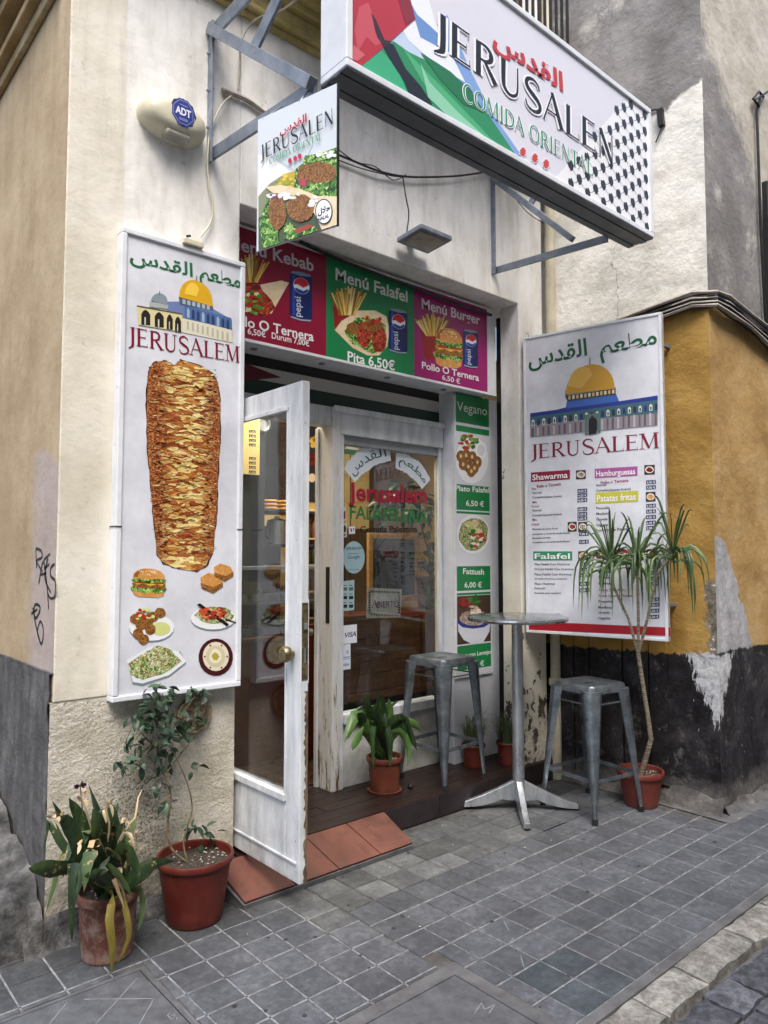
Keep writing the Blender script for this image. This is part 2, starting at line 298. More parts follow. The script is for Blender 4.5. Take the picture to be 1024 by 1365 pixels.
def tilemat(name, stops, bumps=.35):
    n = NT(name, .72, spec=.35); oi = n.n('ShaderNodeObjectInfo')
    c = n.ramp(n.math('ADD', n.math('MULTIPLY', n.noise(5, 6, .7), .45), n.math('MULTIPLY', n.noise(34, 8, .78, off=3), .55)), stops); c = n.mix(n.ramp(n.noise(75, 5, .7, off=19), [(.57, 0.0), (.68, .45)]), c, '#2f3031')
    hsv = n.n('ShaderNodeHueSaturation'); n.l(c, hsv.inputs['Color']); n.l(n.math('MULTIPLY_ADD', oi.outputs['Random'], .26, .87), hsv.inputs['Value'])
    tint = n.mix(1, hsv.outputs[0], oi.outputs['Color'], 'MULTIPLY')
    w = n.ramp(n.noise(120, 4, .6), [(.66, 0.0), (.72, 1.0)]); tint = n.mix(n.math('MULTIPLY', w, .25), tint, '#a8a8a6')
    d = n.ramp(n.noise(2.3, 6, .7, off=6), [(.45, 0.0), (.7, 1.0)]); tint = n.mix(n.math('MULTIPLY', d, .35), tint, '#2c2c2b')
    n.color(tint); n.rough(n.ramp(n.noise(14, 6, .7, off=2), [(.3, .5), (.7, .85)]))
    b = n.bump(n.noise(26, 7, .7), bumps, .008); n.bump(n.noise(160, 3, .6), .2, .002, b); return n.m
MT['tile'] = tilemat('paving_tile', [(.37, '#43464a'), (.5, '#54575b'), (.63, '#6d7074')])
MT['cobble'] = tilemat('cobble_stone', [(.40, '#303236'), (.5, '#4c4e53'), (.60, '#6f7176')], .9)
MT['kerb'] = tilemat('kerb_stone', [(.40, '#55534f'), (.5, '#7c7a75'), (.60, '#a3a19b')], .9)
MT['joint'] = simple('dark_joint', '#3c3b39', '#585755', 12, .95, 0, .5, 90, .004)
MT['grout'] = simple('pale_grout', '#5a5b5e', '#8e9092', 22, .9, 0, .5, 90, .004)
MT['chalk'] = simple('pale_scoring', '#6c6d6e', '#87888a', 30, .8)
MT['cement'] = simple('cement_strip', '#4b4b4c', '#676768', 7, .9, 0, .5, 60, .006)
MT['cover'] = simple('cast_cover', '#47494c', '#5c5e61', 14, .7, .0, .6, 120, .003)

# ------------------------------------------------------------------ mesh building
class MB:
    def __init__(s): s.v = []; s.f = []; s.mi = []
    def add(s, vs, fs, mi=0):
        o = len(s.v); s.v += [Vector(p) for p in vs]; s.f += [tuple(i+o for i in f) for f in fs]; s.mi += [mi]*len(fs); return s
    def box(s, x0, x1, y0, y1, z0, z1, mi=0):
        return s.add([(x0, y0, z0), (x1, y0, z0), (x1, y1, z0), (x0, y1, z0), (x0, y0, z1), (x1, y0, z1), (x1, y1, z1), (x0, y1, z1)],
                     [(0, 3, 2, 1), (4, 5, 6, 7), (0, 1, 5, 4), (1, 2, 6, 5), (2, 3, 7, 6), (3, 0, 4, 7)], mi)
    def prism(s, pts, d, mi=0):     # planar polygon pts, extruded along d
        n = len(pts); d = Vector(d); pts = [Vector(p) for p in pts]
        return s.add(pts+[p+d for p in pts], [tuple(range(n-1, -1, -1)), tuple(range(n, 2*n))]+[(i, (i+1) % n, n+(i+1) % n, n+i) for i in range(n)], mi)
    def bar(s, a, b, w, h, up=(0, 0, 1), mi=0):
        a = Vector(a); b = Vector(b); d = (b-a).normalized(); u = Vector(up); r = d.cross(u)
        if r.length < 1e-3: r = d.cross(Vector((1, 0, 0)))
        r.normalize(); u = r.cross(d)
        q = [r*w/2+u*h/2, -r*w/2+u*h/2, -r*w/2-u*h/2, r*w/2-u*h/2]
        return s.add([a+k for k in q]+[b+k for k in q], [(0, 1, 2, 3), (7, 6, 5, 4)]+[(i, (i+4), (i+1) % 4+4, (i+1) % 4) for i in range(4)], mi)
    def tube(s, pts, r, n=8, mi=0, caps=True):
        pts = [Vector(p) for p in pts]; vs = []; fs = []; prev = None
        for i, p in enumerate(pts):
            d = (pts[min(i+1, len(pts)-1)]-pts[max(i-1, 0)]).normalized()
            if prev is None: a = d.cross(Vector((0, 0, 1))); a = d.cross(Vector((1, 0, 0))) if a.length < .05 else a
            else: a = prev-d*prev.dot(d)
            a.normalize(); b = d.cross(a); prev = a; rr = r[i] if isinstance(r, (list, tuple)) else r
            vs += [p+(a*math.cos(t*2*math.pi/n)+b*math.sin(t*2*math.pi/n))*rr for t in range(n)]
        for i in range(len(pts)-1):
            for t in range(n): fs.append((i*n+t, i*n+(t+1) % n, (i+1)*n+(t+1) % n, (i+1)*n+t))
        if caps: fs += [tuple(range(n-1, -1, -1)), tuple(range((len(pts)-1)*n, len(pts)*n))]
        return s.add(vs, fs, mi)
    def lathe(s, prof, c=(0, 0, 0), n=32, mi=0, axis='z', jit=0):
        vs = []; fs = []
        for (r, z) in prof:
            for t in range(n):
                a = t*2*math.pi/n; x, y = r*math.cos(a), r*math.sin(a)
                p = (x, y, z) if axis == 'z' else (x, z, y) if axis == 'y' else (z, x, y)
                vs.append(Vector(c)+Vector(p))
        for i in range(len(prof)-1):
            for t in range(n): fs.append((i*n+t, i*n+(t+1) % n, (i+1)*n+(t+1) % n, (i+1)*n+t))
        fs += [tuple(range(n-1, -1, -1)), tuple(range((len(prof)-1)*n, len(prof)*n))]
        return s.add(vs, fs, mi)
    def build(s, name, mat, parent=None, smooth=False, bevel=0, world=True, seg=2):
        me = bpy.data.meshes.new(name); off = Vector((0, 0, 0))
        if parent is not None and world:
            p = parent
            while p is not None: off += p.location; p = p.parent
        me.from_pydata([tuple(p-off) for p in s.v], [], s.f)
        for m in (mat if isinstance(mat, (list, tuple)) else [mat]): me.materials.append(m)
        me.polygons.foreach_set('material_index', s.mi)
        bm = bmesh.new(); bm.from_mesh(me); bmesh.ops.recalc_face_normals(bm, faces=bm.faces); bm.to_mesh(me); bm.free()
        if smooth:
            me.polygons.foreach_set('use_smooth', [True]*len(me.polygons)); 
            me.set_sharp_from_angle(angle=R(38))
        o = bpy.data.objects.new(name, me); COL.objects.link(o)
        if parent is not None: o.parent = parent
        if bevel:
            b = o.modifiers.new('bevel', 'BEVEL'); b.width = bevel; b.segments = seg; b.limit_method = 'ANGLE'; b.harden_normals = False
        return o
def thing(name, loc, label, cat, group=None, rz=0):
    o = bpy.data.objects.new(name, None); COL.objects.link(o); o.location = loc; o.rotation_euler = (0, 0, rz); o.empty_display_size = .1
    o['label'] = label; o['category'] = cat
    if group: o['group'] = group
    return o
def tag(o, label, cat, group=None):
    o['label'] = label; o['category'] = cat
    if group: o['group'] = group
    return o
def struct(o): o['kind'] = 'structure'; return o
def rawobj(name, me, parent=None, mat=None, loc=None):
    o = bpy.data.objects.new(name, me); COL.objects.link(o)
    if parent is not None: o.parent = parent
    return o
# ------------------------------------------------------------------ flat print (vinyl, lettering) as coloured sheets on the boards
def printmat(name, emit=0):
    n = NT(name, .38, spec=.4); a = n.n('ShaderNodeAttribute'); a.attribute_name = 'ink'; 
    g = n.ramp(n.noise(3, 6, .6), [(.3, 1.0), (.8, .93)]); c = n.mix(1, a.outputs['Color'], g, 'MULTIPLY'); n.color(c); return n.m
MT['print'] = printmat('vinyl_print')
def foodmat(name, stops, scale, sc=(1, 1, 1), edge=None, warp=.0, feat='F1', rnd=True, cen=None):
    n = NT(name, .4, spec=.4)
    if rnd: v = n.vor(scale, 'F1', sc, out='Color', warp=warp); k = n.n('ShaderNodeSeparateXYZ'); n.l(v, k.inputs[0]); f = k.outputs[0]
    else: f = n.noise(scale, 6, .7, sc, dist=1.0)
    f = n.math('ADD', n.math('MULTIPLY', f, .75), n.math('MULTIPLY', n.noise(scale*2.2, 4, .6, sc), .25))
    c = n.ramp(f, stops)
    if cen:
        x_ = n.xyz()[0]; e_ = n.math('DIVIDE', n.math('ABSOLUTE', n.math('SUBTRACT', x_, cen[0])), cen[1]); e_ = n.math('ADD', e_, n.math('MULTIPLY', n.math('SUBTRACT', n.noise(30, 5, .7, off=2), .5), .9))
        c = n.mix(n.ramp(e_, [(.40, 0.0), (.85, .92)]), c, n.ramp(n.noise(90, 4, .7, (1, 1, 2)), [(.42, '#4a1a10'), (.49, '#8a3a1e'), (.55, '#b8682e'), (.62, '#dba860')]))
    if edge:
        e = n.vor(scale, 'DISTANCE_TO_EDGE', sc, warp=warp); c = n.mix(n.ramp(e, [(.0, 1.0), (edge[1], 0.0)]), c, edge[0])
    n.color(c); return n.m
MT['f_kebab'] = foodmat('kebab_meat_print', [(.2, '#8c3f1c'), (.34, '#c98c40'), (.45, '#e6cf80'), (.6, '#f0e09c'), (.72, '#d39a4c'), (.84, '#a85a2a')], 33, (.55, .55, 2.0), ('#461a10', .06), .10, cen=(1.452, .155))
MT['f_salad'] = foodmat('salad_print', [(.15, '#2f5a1e'), (.35, '#7ca63e'), (.5, '#d8dca0'), (.62, '#e9e6d2'), (.74, '#b03524'), (.85, '#3f7a2a')], 150, (1, 1, 1), ('#2c4716', .05), .03)
MT['f_green'] = foodmat('lettuce_print', [(.2, '#20481a'), (.5, '#5d9a34'), (.8, '#b9d87a')], 80, (1, 1, 1), ('#15300c', .08), .03)
MT['f_brown'] = foodmat('falafel_print', [(.2, '#5f3714'), (.5, '#946028'), (.8, '#bd8a48')], 230, (1, 1, 1), ('#3f1d0a', .09), .02)
MT['f_bun'] = foodmat('bun_print', [(.2, '#b06a2a'), (.5, '#d0924a'), (.8, '#ecca92')], 40, (1, 1, 1), None, 0, 'F1', False)
MT['f_red'] = foodmat('meat_print', [(.2, '#5a160e'), (.5, '#9c2d1c'), (.8, '#cf5a3a')], 90, (1, 1, 1), ('#3a0c08', .06), .03)
MT['f_tan'] = foodmat('flatbread_print', [(.2, '#c9a878'), (.5, '#e6d2ae'), (.8, '#f0e4cc')], 22, (1, 1, 1), None, 0, 'F1', False)
MT['f_lentil'] = foodmat('lentil_print', [(.2, '#6b4a3a'), (.5, '#b59a86'), (.8, '#e2d6c4')], 210, (1, 1, 1), ('#3f2a20', .1), .0)
PM = ['print', 'f_kebab', 'f_salad', 'f_green', 'f_brown', 'f_bun', 'f_red', 'f_tan', 'f_lentil']
def text_tris(body, offset=0.0, shear=0.0, font=None):
    c = bpy.data.curves.new('t', 'FONT'); c.body = body; c.resolution_u = 3; c.offset = offset; c.shear = shear
    o = bpy.data.objects.new('t', c); COL.objects.link(o); me = o.to_mesh(); me.calc_loop_triangles()
    v = [(p.co.x, p.co.y) for p in me.vertices]; f = [tuple(t.vertices) for t in me.loop_triangles]
    o.to_mesh_clear(); bpy.data.objects.remove(o); bpy.data.curves.remove(c); return v, f
def arc(cx, cy, rx, ry, a0, a1, n=10):
    return [(cx+rx*math.cos(R(a0+(a1-a0)*i/n)), cy+ry*math.sin(R(a0+(a1-a0)*i/n))) for i in range(n+1)]
TK, TN = .17, .055
SER = {  # strokes: (points, start width, middle width, end width); height 1
 'J': ([([(.32, 1), (.32, .12), (.26, -.08), (.04, -.2)], TK, TK, .04)], [(.32, .98)], .5),
 'E': ([([(.2, 1), (.2, 0)], TK, TK, TK), ([(.2, .97), (.68, .97)], TN, TN, TN), ([(.2, .52), (.6, .52)], TN, TN, TN), ([(.2, .03), (.72, .03)], TN, TN, TN),
        ([(.69, 1), (.67, .82)], .03, .05, .02), ([(.60, .62), (.60, .42)], .02, .04, .02), ([(.70, .2), (.73, 0)], .02, .05, .03)], [(.2, .98), (.2, .02)], .82),
 'R': ([([(.2, 1), (.2, 0)], TK, TK, TK), ([(.2, .97), (.45, .97), (.62, .88), (.66, .74), (.62, .6), (.45, .5), (.2, .5)], TN, TK*.95, TN), ([(.42, .5), (.82, .0)], .1, TK, TK)], [(.2, .98), (.2, .02), (.84, .02)], .92),
 'U': ([([(.2, 1), (.2, .35), (.25, .12), (.45, .0), (.68, .1), (.75, .35), (.75, 1)], TK, .1, TN)], [(.2, .98), (.75, .98)], .97),
 'S': ([([(.66, .8), (.6, .93), (.4, 1.0), (.2, .92), (.13, .76), (.22, .61), (.42, .5), (.62, .38), (.7, .22), (.62, .06), (.4, -.02), (.18, .05), (.1, .22)], TN, TK, TN)], [], .84),
 'A': ([([(.03, 0), (.4, 1.0)], TN, TN, TN), ([(.37, 1.02), (.8, 0)], TK*.8, TK, TK), ([(.16, .36), (.62, .36)], TN, TN, TN)], [(.04, .02), (.8, .02)], .9),
 'L': ([([(.2, 1), (.2, 0)], TK, TK, TK), ([(.2, .03), (.7, .03)], TN, TN, TN), ([(.67, .22), (.71, 0)], .02, .05, .03)], [(.2, .98), (.2, .02)], .76),
 'M': ([([(.14, 0), (.17, 1)], TN, TN, TN), ([(.17, 1), (.52, .04)], TK, TK, TK*.8), ([(.52, .04), (.86, 1)], TN, TN, TN), ([(.88, 1), (.91, 0)], TK, TK, TK)], [(.14, .02), (.14, .98), (.9, .98), (.9, .02)], 1.1),
 'N': ([([(.16, 0), (.16, 1)], TN, TN, TN), ([(.17, 1), (.76, 0)], TK, TK, TK*.9), ([(.78, 0), (.78, 1)], TN, TN, TN)], [(.16, .02), (.14, .98), (.78, .98)], .98),
 'C': ([([(.78, .82), (.66, .95), (.46, 1.0), (.24, .9), (.12, .7), (.1, .5), (.14, .28), (.27, .08), (.48, -.01), (.68, .05), (.8, .18)], TN, TK, TN)], [], .9),
 'O': ([([(.5, 1), (.3, .94), (.15, .75), (.12, .5), (.15, .25), (.3, .06), (.5, 0)], TN, TK, TN), ([(.5, 0), (.7, .06), (.85, .25), (.88, .5), (.85, .75), (.7, .94), (.5, 1)], TN, TK, TN)], [], 1.02),
 'I': ([([(.2, 1), (.2, 0)], TK, TK, TK)], [(.2, .98), (.2, .02)], .4),
 'D': ([([(.2, 1), (.2, 0)], TK, TK, TK), ([(.2, .97), (.5, .96), (.75, .8), (.84, .5), (.75, .2), (.5, .04), (.2, .03)], TN, TK, TN)], [(.2, .98), (.2, .02)], .96),
 'T': ([([(.42, 1), (.42, 0)], TK, TK, TK), ([(.02, .97), (.82, .97)], TN, TN, TN)], [(.42, .02)], .84),
 ' ': ([], [], .45)}
def ribbon(pts, w0, w1, w2, sub=3):
    if len(pts) > 2:   # smooth
        q = []
        for i in range(len(pts)-1):
            p0 = pts[max(i-1, 0)]; p1 = pts[i]; p2 = pts[i+1]; p3 = pts[min(i+2, len(pts)-1)]
            for k in range(sub):
                t = k/sub; q.append(tuple(.5*((2*p1[j])+(-p0[j]+p2[j])*t+(2*p0[j]-5*p1[j]+4*p2[j]-p3[j])*t*t+(-p0[j]+3*p1[j]-3*p2[j]+p3[j])*t**3) for j in (0, 1)))
        pts = q+[pts[-1]]
    n = len(pts); L = []; Rr = []
    for i, p in enumerate(pts):
        a = pts[max(i-1, 0)]; b = pts[min(i+1, n-1)]; dx, dy = b[0]-a[0], b[1]-a[1]; m = math.hypot(dx, dy) or 1; t = i/(n-1)
        w = (w0+(w1-w0)*t*2 if t < .5 else w1+(w2-w1)*(t-.5)*2)/2
        L.append((p[0]-dy/m*w, p[1]+dx/m*w)); Rr.append((p[0]+dy/m*w, p[1]-dx/m*w))
    return L, Rr
def serif_text(s, serif=True, fat=1.0):     # list of quads, total width
    x = 0; out = []
    for ch in s:
        st, sr, adv = SER[ch]
        for (pts, a, b, c) in st:
            L, Q = ribbon(pts, a*fat, b*fat, c*fat)
            for i in range(len(L)-1): out.append(([(L[i][0]+x, L[i][1]), (Q[i][0]+x, Q[i][1]), (Q[i+1][0]+x, Q[i+1][1]), (L[i+1][0]+x, L[i+1][1])], st.index((pts, a, b, c))))
        if serif:
            for (sx, sy) in sr: out.append(([(sx-.15+x, sy-.022), (sx+.15+x, sy-.022), (sx+.15+x, sy+.022), (sx-.15+x, sy+.022)], 9))
        x += adv
    return out, x
class Print:
    def __init__(s, o, u, n):
        s.o = Vector(o); s.u = Vector(u).normalized(); s.n = Vector(n).normalized(); s.v = []; s.f = []; s.c = []; s.mi = []; s.L = 0
    def P(s, px, py):
        p = hit(px, py, s.o, s.n)-s.o; return (p.dot(s.u), p.z)
    def raw(s, vs, fs, col, L=None, mat='print', k=0):
        L = s.L if L is None else L; off = s.n*(.0008+L*.0005+k*.00004); o = len(s.v)
        s.v += [s.o+s.u*a+Vector((0, 0, b))+off for a, b in vs]; s.f += [tuple(i+o for i in f) for f in fs]
        s.c += [lin(col) if not isinstance(col, list) else lin(col[i % len(col)]) for i in range(len(fs))]; s.mi += [PM.index(mat)]*len(fs)
    def poly(s, ab, col='#ffffff', L=None, mat='print', k=0): s.raw(ab, [tuple(range(len(ab)))], col, L, mat, k)
    def pp(s, pts, col='#ffffff', L=None, mat='print', k=0): s.poly([s.P(*p) for p in pts], col, L, mat, k)
    def ell(s, cx, cy, rx, ry, col='#ffffff', L=None, mat='print', n=20, jit=0, k=0, a0=0):   # in pixels
        s.pp([(cx+rx*(1+random.uniform(-jit, jit))*math.cos(i*2*math.pi/n+a0), cy+ry*(1+random.uniform(-jit, jit))*math.sin(i*2*math.pi/n+a0)) for i in range(n)], col, L, mat, k)
    def blobs(s, cx, cy, rx, ry, cols, n, r, L, mat='print', jit=.25):
        for i in range(n):
            a = random.uniform(0, 6.3); q = math.sqrt(random.random()); rr = r*random.uniform(.6, 1.2)
            s.ell(cx+rx*q*math.cos(a), cy+ry*q*math.sin(a), rr, rr*random.uniform(.5, 1), random.choice(cols), L, mat, 7, jit, i)
    def text(s, body, pa, pb, h, col, L=None, off=0.0, fit=True, shear=0, cap=.73, flip=False):
        # baseline from pixel pa to pixel pb, capital height h pixels at pa
        a = s.P(*pa); b = s.P(*pb); t = s.P(pa[0], pa[1]-h); H = abs(t[1]-a[1])/cap
        v, f = text_tris(body, off, shear); 
        if not v: return
        x0 = min(p[0] for p in v); x1 = max(p[0] for p in v); W = math.hypot(b[0]-a[0], b[1]-a[1]); d = ((b[0]-a[0])/W, (b[1]-a[1])/W)
        sx = W/(x1-x0); out = []
        for (x, y) in v:
            q = (x-x0)*sx if not flip else (x1-x)*sx; yy = y*H
            out.append((a[0]+d[0]*q-d[1]*yy, a[1]+d[1]*q+d[0]*yy))
        s.raw(out, f, col, L)
    def serif(s, body, pa, pb, h, col, L=None, serif=True, fat=1.0, halo=None):
        a = s.P(*pa); b = s.P(*pb); t = s.P(pa[0], pa[1]-h); H = abs(t[1]-a[1])
        W = math.hypot(b[0]-a[0], b[1]-a[1]); d = ((b[0]-a[0])/W, (b[1]-a[1])/W)
        for pas, (c, f) in enumerate(([(halo, fat*1.9)] if halo else [])+[(col, fat)]):
            qs, tot = serif_text(body, serif, f)
            for q, k in qs:
                s.poly([(a[0]+d[0]*x*W/tot-d[1]*y*H, a[1]+d[1]*x*W/tot+d[0]*y*H) for x, y in q], c, (s.L if L is None else L)+pas*.9, k=k)
    def build(s, name, parent, label=None):
        me = bpy.data.meshes.new(name); off = Vector((0, 0, 0)); p = parent
        while p is not None: off += p.location; p = p.parent
        me.from_pydata([tuple(q-off) for q in s.v], [], s.f)
        for m in PM: me.materials.append(MT[m])
        me.polygons.foreach_set('material_index', s.mi)
        at = me.color_attributes.new('ink', 'FLOAT_COLOR', 'CORNER'); buf = []
        for poly, c in zip(me.polygons, s.c): buf += list(c)*poly.loop_total
        at.data.foreach_set('color', buf)
        bm = bmesh.new(); bm.from_mesh(me)
        for f in bm.faces:
            f.normal_update()
            if f.normal.dot(s.n) < 0: f.normal_flip()
        bm.to_mesh(me); bm.free()
        o = bpy.data.objects.new(name, me); COL.objects.link(o); o.parent = parent
        if label: o['label'] = label
        return o
    # --- food pictures (pixel coordinates)
    def fries(s, cx, cy, w, h, L, n=54, col=('#d9b04a', '#e8cc78', '#b98a34', '#8f6420', '#efdc98')):
        for i in range(n):
            t = random.uniform(-1, 1); x0 = cx+t*w*.22; y0 = cy+h*.45; x1 = cx+t*w*.56+random.uniform(-4, 4); y1 = cy-h*.5*(1-abs(t)*.6)*random.uniform(.35, 1); q = w*.024
            s.pp([(x0-q, y0), (x0+q, y0), (x1+q, y1), (x1-q, y1)], random.choice(col), L, k=i)
    def can(s, x, y, w, h, L, sl=.2):
        # x,y = top left; sl = slope of the horizontal lines
        q = lambda a, b: (x+a*w, y+b*h+a*w*sl)
        s.pp([q(.1, 0), q(.5, -.02), q(.9, 0), q(.97, .06), q(1, .1), q(1, .9), q(.93, .97), q(.5, 1.0), q(.07, .97), q(0, .9), q(0, .1), q(.03, .06)], '#15245e', L)
        s.pp([q(.1, 0), q(.5, -.02), q(.9, 0), q(.95, .04), q(.5, .065), q(.05, .04)], '#7f8ea8', L+1)
        s.pp([q(.07, .97), q(.5, .995), q(.93, .97), q(.96, .935), q(.5, .965), q(.04, .935)], '#9aa6bb', L+1)
        s.pp([q(.12, .08), q(.25, .09), q(.25, .92), q(.12, .91)], '#2c46a0', L+.5)
        c = [(.52+.36*math.cos(R(a)), .27+.17*math.sin(R(a))) for a in range(0, 360, 20)]
        s.pp([q(*p) for p in c], '#f2f4f8', L+1)
        s.pp([q(*p) for p in [(.52+.34*math.cos(R(a)), .265+.16*math.sin(R(a))) for a in range(178, 345, 15)]+[(.8, .24), (.6, .3), (.35, .25)]], '#c8202f', L+2)
        s.pp([q(*p) for p in [(.52+.34*math.cos(R(a)), .275+.16*math.sin(R(a))) for a in range(20, 165, 15)]+[(.3, .33), (.6, .37), (.8, .31)]], '#1f3f9a', L+2)
        # brand lettering runs up the can
        v, f = text_tris('pepsi', .012); x1 = max(p[0] for p in v); y0 = min(p[1] for p in v); y1 = max(p[1] for p in v)
        s.raw([s.P(*q(.22+(1-(p[1]-y0)/(y1-y0))*-.0+.36*(1-(p[1]-y0)/(y1-y0)), .93-.42*p[0]/x1)) for p in v], f, '#c9d0e2', L+2)
    def burger(s, cx, cy, w, h, L, sl=0):
        q = lambda a, b: (cx+a*w/2, cy+b*h/2+a*w/2*sl)
        s.pp([q(x, y) for x, y in [(-.85, .55), (-.8, .85), (-.5, 1), (.5, 1), (.8, .85), (.85, .5)]], L=L, mat='f_bun')
        s.pp([q(x, y+random.uniform(-.06, .06)) for x, y in [(-1, .3), (-.6, .2), (0, .25), (.6, .2), (1, .35), (.8, .55), (.5, .68), (.2, .6), (-.2, .7), (-.6, .6), (-.9, .6)]], L=L+1, mat='f_green')
        s.pp([q(x, y) for x, y in [(-.88, .05), (.9, .05), (.85, .38), (-.8, .38)]], '#6a2a16', L+2, mat='f_brown')
        s.pp([q(x, y) for x, y in [(-.9, -.02), (.9, -.02), (.7, .16), (.45, .06), (.1, .2), (-.3, .06), (-.6, .16)]], '#e5b93f', L+3)
        s.pp([q(x, y) for x, y in [(-.75, -.12), (.8, -.12), (.82, .04), (-.75, .05)]], '#b32a1e', L+4)
        s.pp([q(x, y+random.uniform(-.05, .05)) for x, y in [(-.95, -.2), (-.6, -.4), (0, -.36), (.6, -.4), (.95, -.22), (.8, -.02), (.4, -.1), (0, .02), (-.4, -.1), (-.8, -.02)]], L=L+5, mat='f_green')
        s.pp([q(x, y) for x, y in [(-.85, -.32), (-.82, -.6), (-.6, -.86), (-.25, -1), (.25, -1), (.6, -.86), (.82, -.6), (.86, -.32), (0, -.24)]], L=L+6, mat='f_bun')
        s.pp([q(x, y) for x, y in [(-.80, -.40), (-.78, -.6), (-.5, -.88), (-.3, -.9), (-.55, -.62), (-.6, -.36)]], '#9a5a26', L+6.5)
        s.pp([q(x, y) for x, y in [(-.1, -.9), (.3, -.86), (.5, -.7), (.2, -.72)]], '#e9c48a', L+6.5)
        for i in range(14): s.ell(*q(random.uniform(-.55, .55), random.uniform(-.85, -.5)), w*.02, w*.014, '#f3e6c4', L+7, n=6, k=i)
# ================================================================== SETTING: pavement, road
ZT = .13            # top of the shop's doorstep
struct(MB().box(-14, 16, -14, -1.78, -.3, -.048).build('road', MT['cement']))
pv = struct(MB().box(-6, 14, -1.655, .5, -.3, -.0055).box(-6, .6, .5, 9, -.3, -.0055).build('pavement', MT['joint']))
struct(MB().box(-14, 16, -14, 14, -.5, -.301).build('ground', MT['cement']))
# paving tiles, every one on its own; field lines follow the photograph
tile_me = {}
def tile_mesh(sx, sy, h=.02, mat='tile', name='paving_tile', seedv=0):
    key = (round(sx, 3), round(sy, 3), mat, seedv)
    if key in tile_me: return tile_me[key]
    b = .0035; rs = random.Random(hash(key) % 1000); j = lambda: rs.uniform(-.0012, .0012)
    x, y = sx/2, sy/2
    vs = [(-x+j(), -y+j(), -h), (x+j(), -y+j(), -h), (x+j(), y+j(), -h), (-x+j(), y+j(), -h)]
    vs += [(v[0], v[1], -b) for v in vs[:4]]
    vs += [(v[0]*(1-b/x), v[1]*(1-b/y), 0) for v in vs[:4]]
    me = bpy.data.meshes.new(name); fs = []
    for o in (0, 4): fs += [(o+i, o+(i+1) % 4, o+4+(i+1) % 4, o+4+i) for i in range(4)]
    fs.append((8, 9, 10, 11)); me.from_pydata(vs, [], fs); me.materials.append(MT[mat]); tile_me[key] = me; return me
fields = []
xl = sorted([1.4935-.15*k for k in range(32)]+[1.642, 1.80, 1.962]); yl = [-.795-.148*k for k in range(-6, 7)][::-1]; yl = [y for y in yl if y > -1.62]; yl = [-1.622]+yl
xr = [1.962, 2.118]+[2.275+.155*k for k in range(38)]; yr_ = [-1.62+.1515*k for k in range(12)]
for xs_, ys_ in ((xl, yl), (xr, yr_)):
    for i in range(len(xs_)-1):
        for k in range(len(ys_)-1): fields.append((xs_[i]+.0035, xs_[i+1]-.0035, ys_[k]+.0035, ys_[k+1]-.0035))
def joint(x0, x1, y0, y1): MB().box(x0, x1, y0, y1, -.006, -.0022).build('joint_line', MT['grout'], pv)
for y in yl[1:-3]: joint(-3, 1.96, y-.0035, y+.0035)
for x in xl[22:-1]: joint(x-.0035, x+.0035, -1.62, -.10 if x > 1.2 else -.04)
for y in yr_[:7]: joint(1.964, 7, y-.0035, y+.0035)
for x in xr[1:22]: joint(x-.002, x+.002, -1.62, -.86)
WALLFOOT = lambda x: 0
covers = [(.32, 1.155, -.99, -.385), (1.40, 2.03, -1.80, -1.115)]   # inspection covers (x0, x1, y0, y1)
def blocked(x0, x1, y0, y1):
    cx, cy = (x0+x1)/2, (y0+y1)/2
    if y1 > .16: return True
    if 1.60 < x1 and x0 < 4.2 and y1 > .0: return True          # under the doorstep
    if 1.68 < cx < 2.6 and y1 > -.14: return True               # under the ramp
    if cx > .93 and cy > 0 and cx < 1.73: return True
    if cx > 4.21 and cy > -1.12: return True
    return False
cand = []
for (x0, x1, y0, y1) in fields:
    if True:
        if blocked(x0, x1, y0, y1): continue
        for (a, b, c, d) in covers:        # trim the tiles that meet a cover
            if x0 < b and x1 > a and y0 < d and y1 > c:
                if x1 > b and x1-b > .016: x0 = b+.006
                elif y1 > d and y1-d > .016: y0 = d+.006
                else: x1 = x0
        if x1-x0 < .012 or y1-y0 < .012 or x0 < -3: continue
        q = CAM-Vector(((x0+x1)/2, (y0+y1)/2, 0)); fw = Vector((math.cos(HEAD), math.sin(HEAD), 0))
        cx, cy = (x0+x1)/2, (y0+y1)/2; v = Vector((cx, cy, 0))-CAM; dep = v.dot(fw); lat = v.dot(Vector((math.sin(HEAD), -math.cos(HEAD), 0)))
        vis = dep > 1 and abs(lat/dep) < .62 and -v.z/dep < .78
        cand.append((0 if vis else 1, v.length, x0, x1, y0, y1))
cand.sort(); rest = MB(); nt = 0
for (iv, dd, x0, x1, y0, y1) in cand:
    cx, cy = (x0+x1)/2, (y0+y1)/2; jx, jy = x1-x0, y1-y0
    if iv == 0 and nt < 300:
        nt += 1
        o = bpy.data.objects.new('paving_tile', tile_mesh(round(jx, 2), round(jy, 2))); COL.objects.link(o); o.parent = pv
        o.location = (cx, cy, random.uniform(-.0012, .0012)); o.rotation_euler = (random.uniform(-.006, .006), random.uniform(-.006, .006), random.uniform(-.012, .012))
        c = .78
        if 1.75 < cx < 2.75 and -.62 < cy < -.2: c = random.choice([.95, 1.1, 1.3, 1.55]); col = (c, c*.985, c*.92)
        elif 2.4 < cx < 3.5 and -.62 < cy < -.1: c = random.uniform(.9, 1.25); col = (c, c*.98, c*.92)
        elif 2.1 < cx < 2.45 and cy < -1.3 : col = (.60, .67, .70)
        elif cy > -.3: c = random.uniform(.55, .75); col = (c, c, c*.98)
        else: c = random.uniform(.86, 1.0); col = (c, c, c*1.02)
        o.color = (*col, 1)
    elif -4 < cx < 9:
        rest.box(x0, x1, y0, y1, -.02, 0)
if rest.v:
    r = rest.build('paving_tiles_far', MT['tile'], pv); r['kind'] = 'stuff'
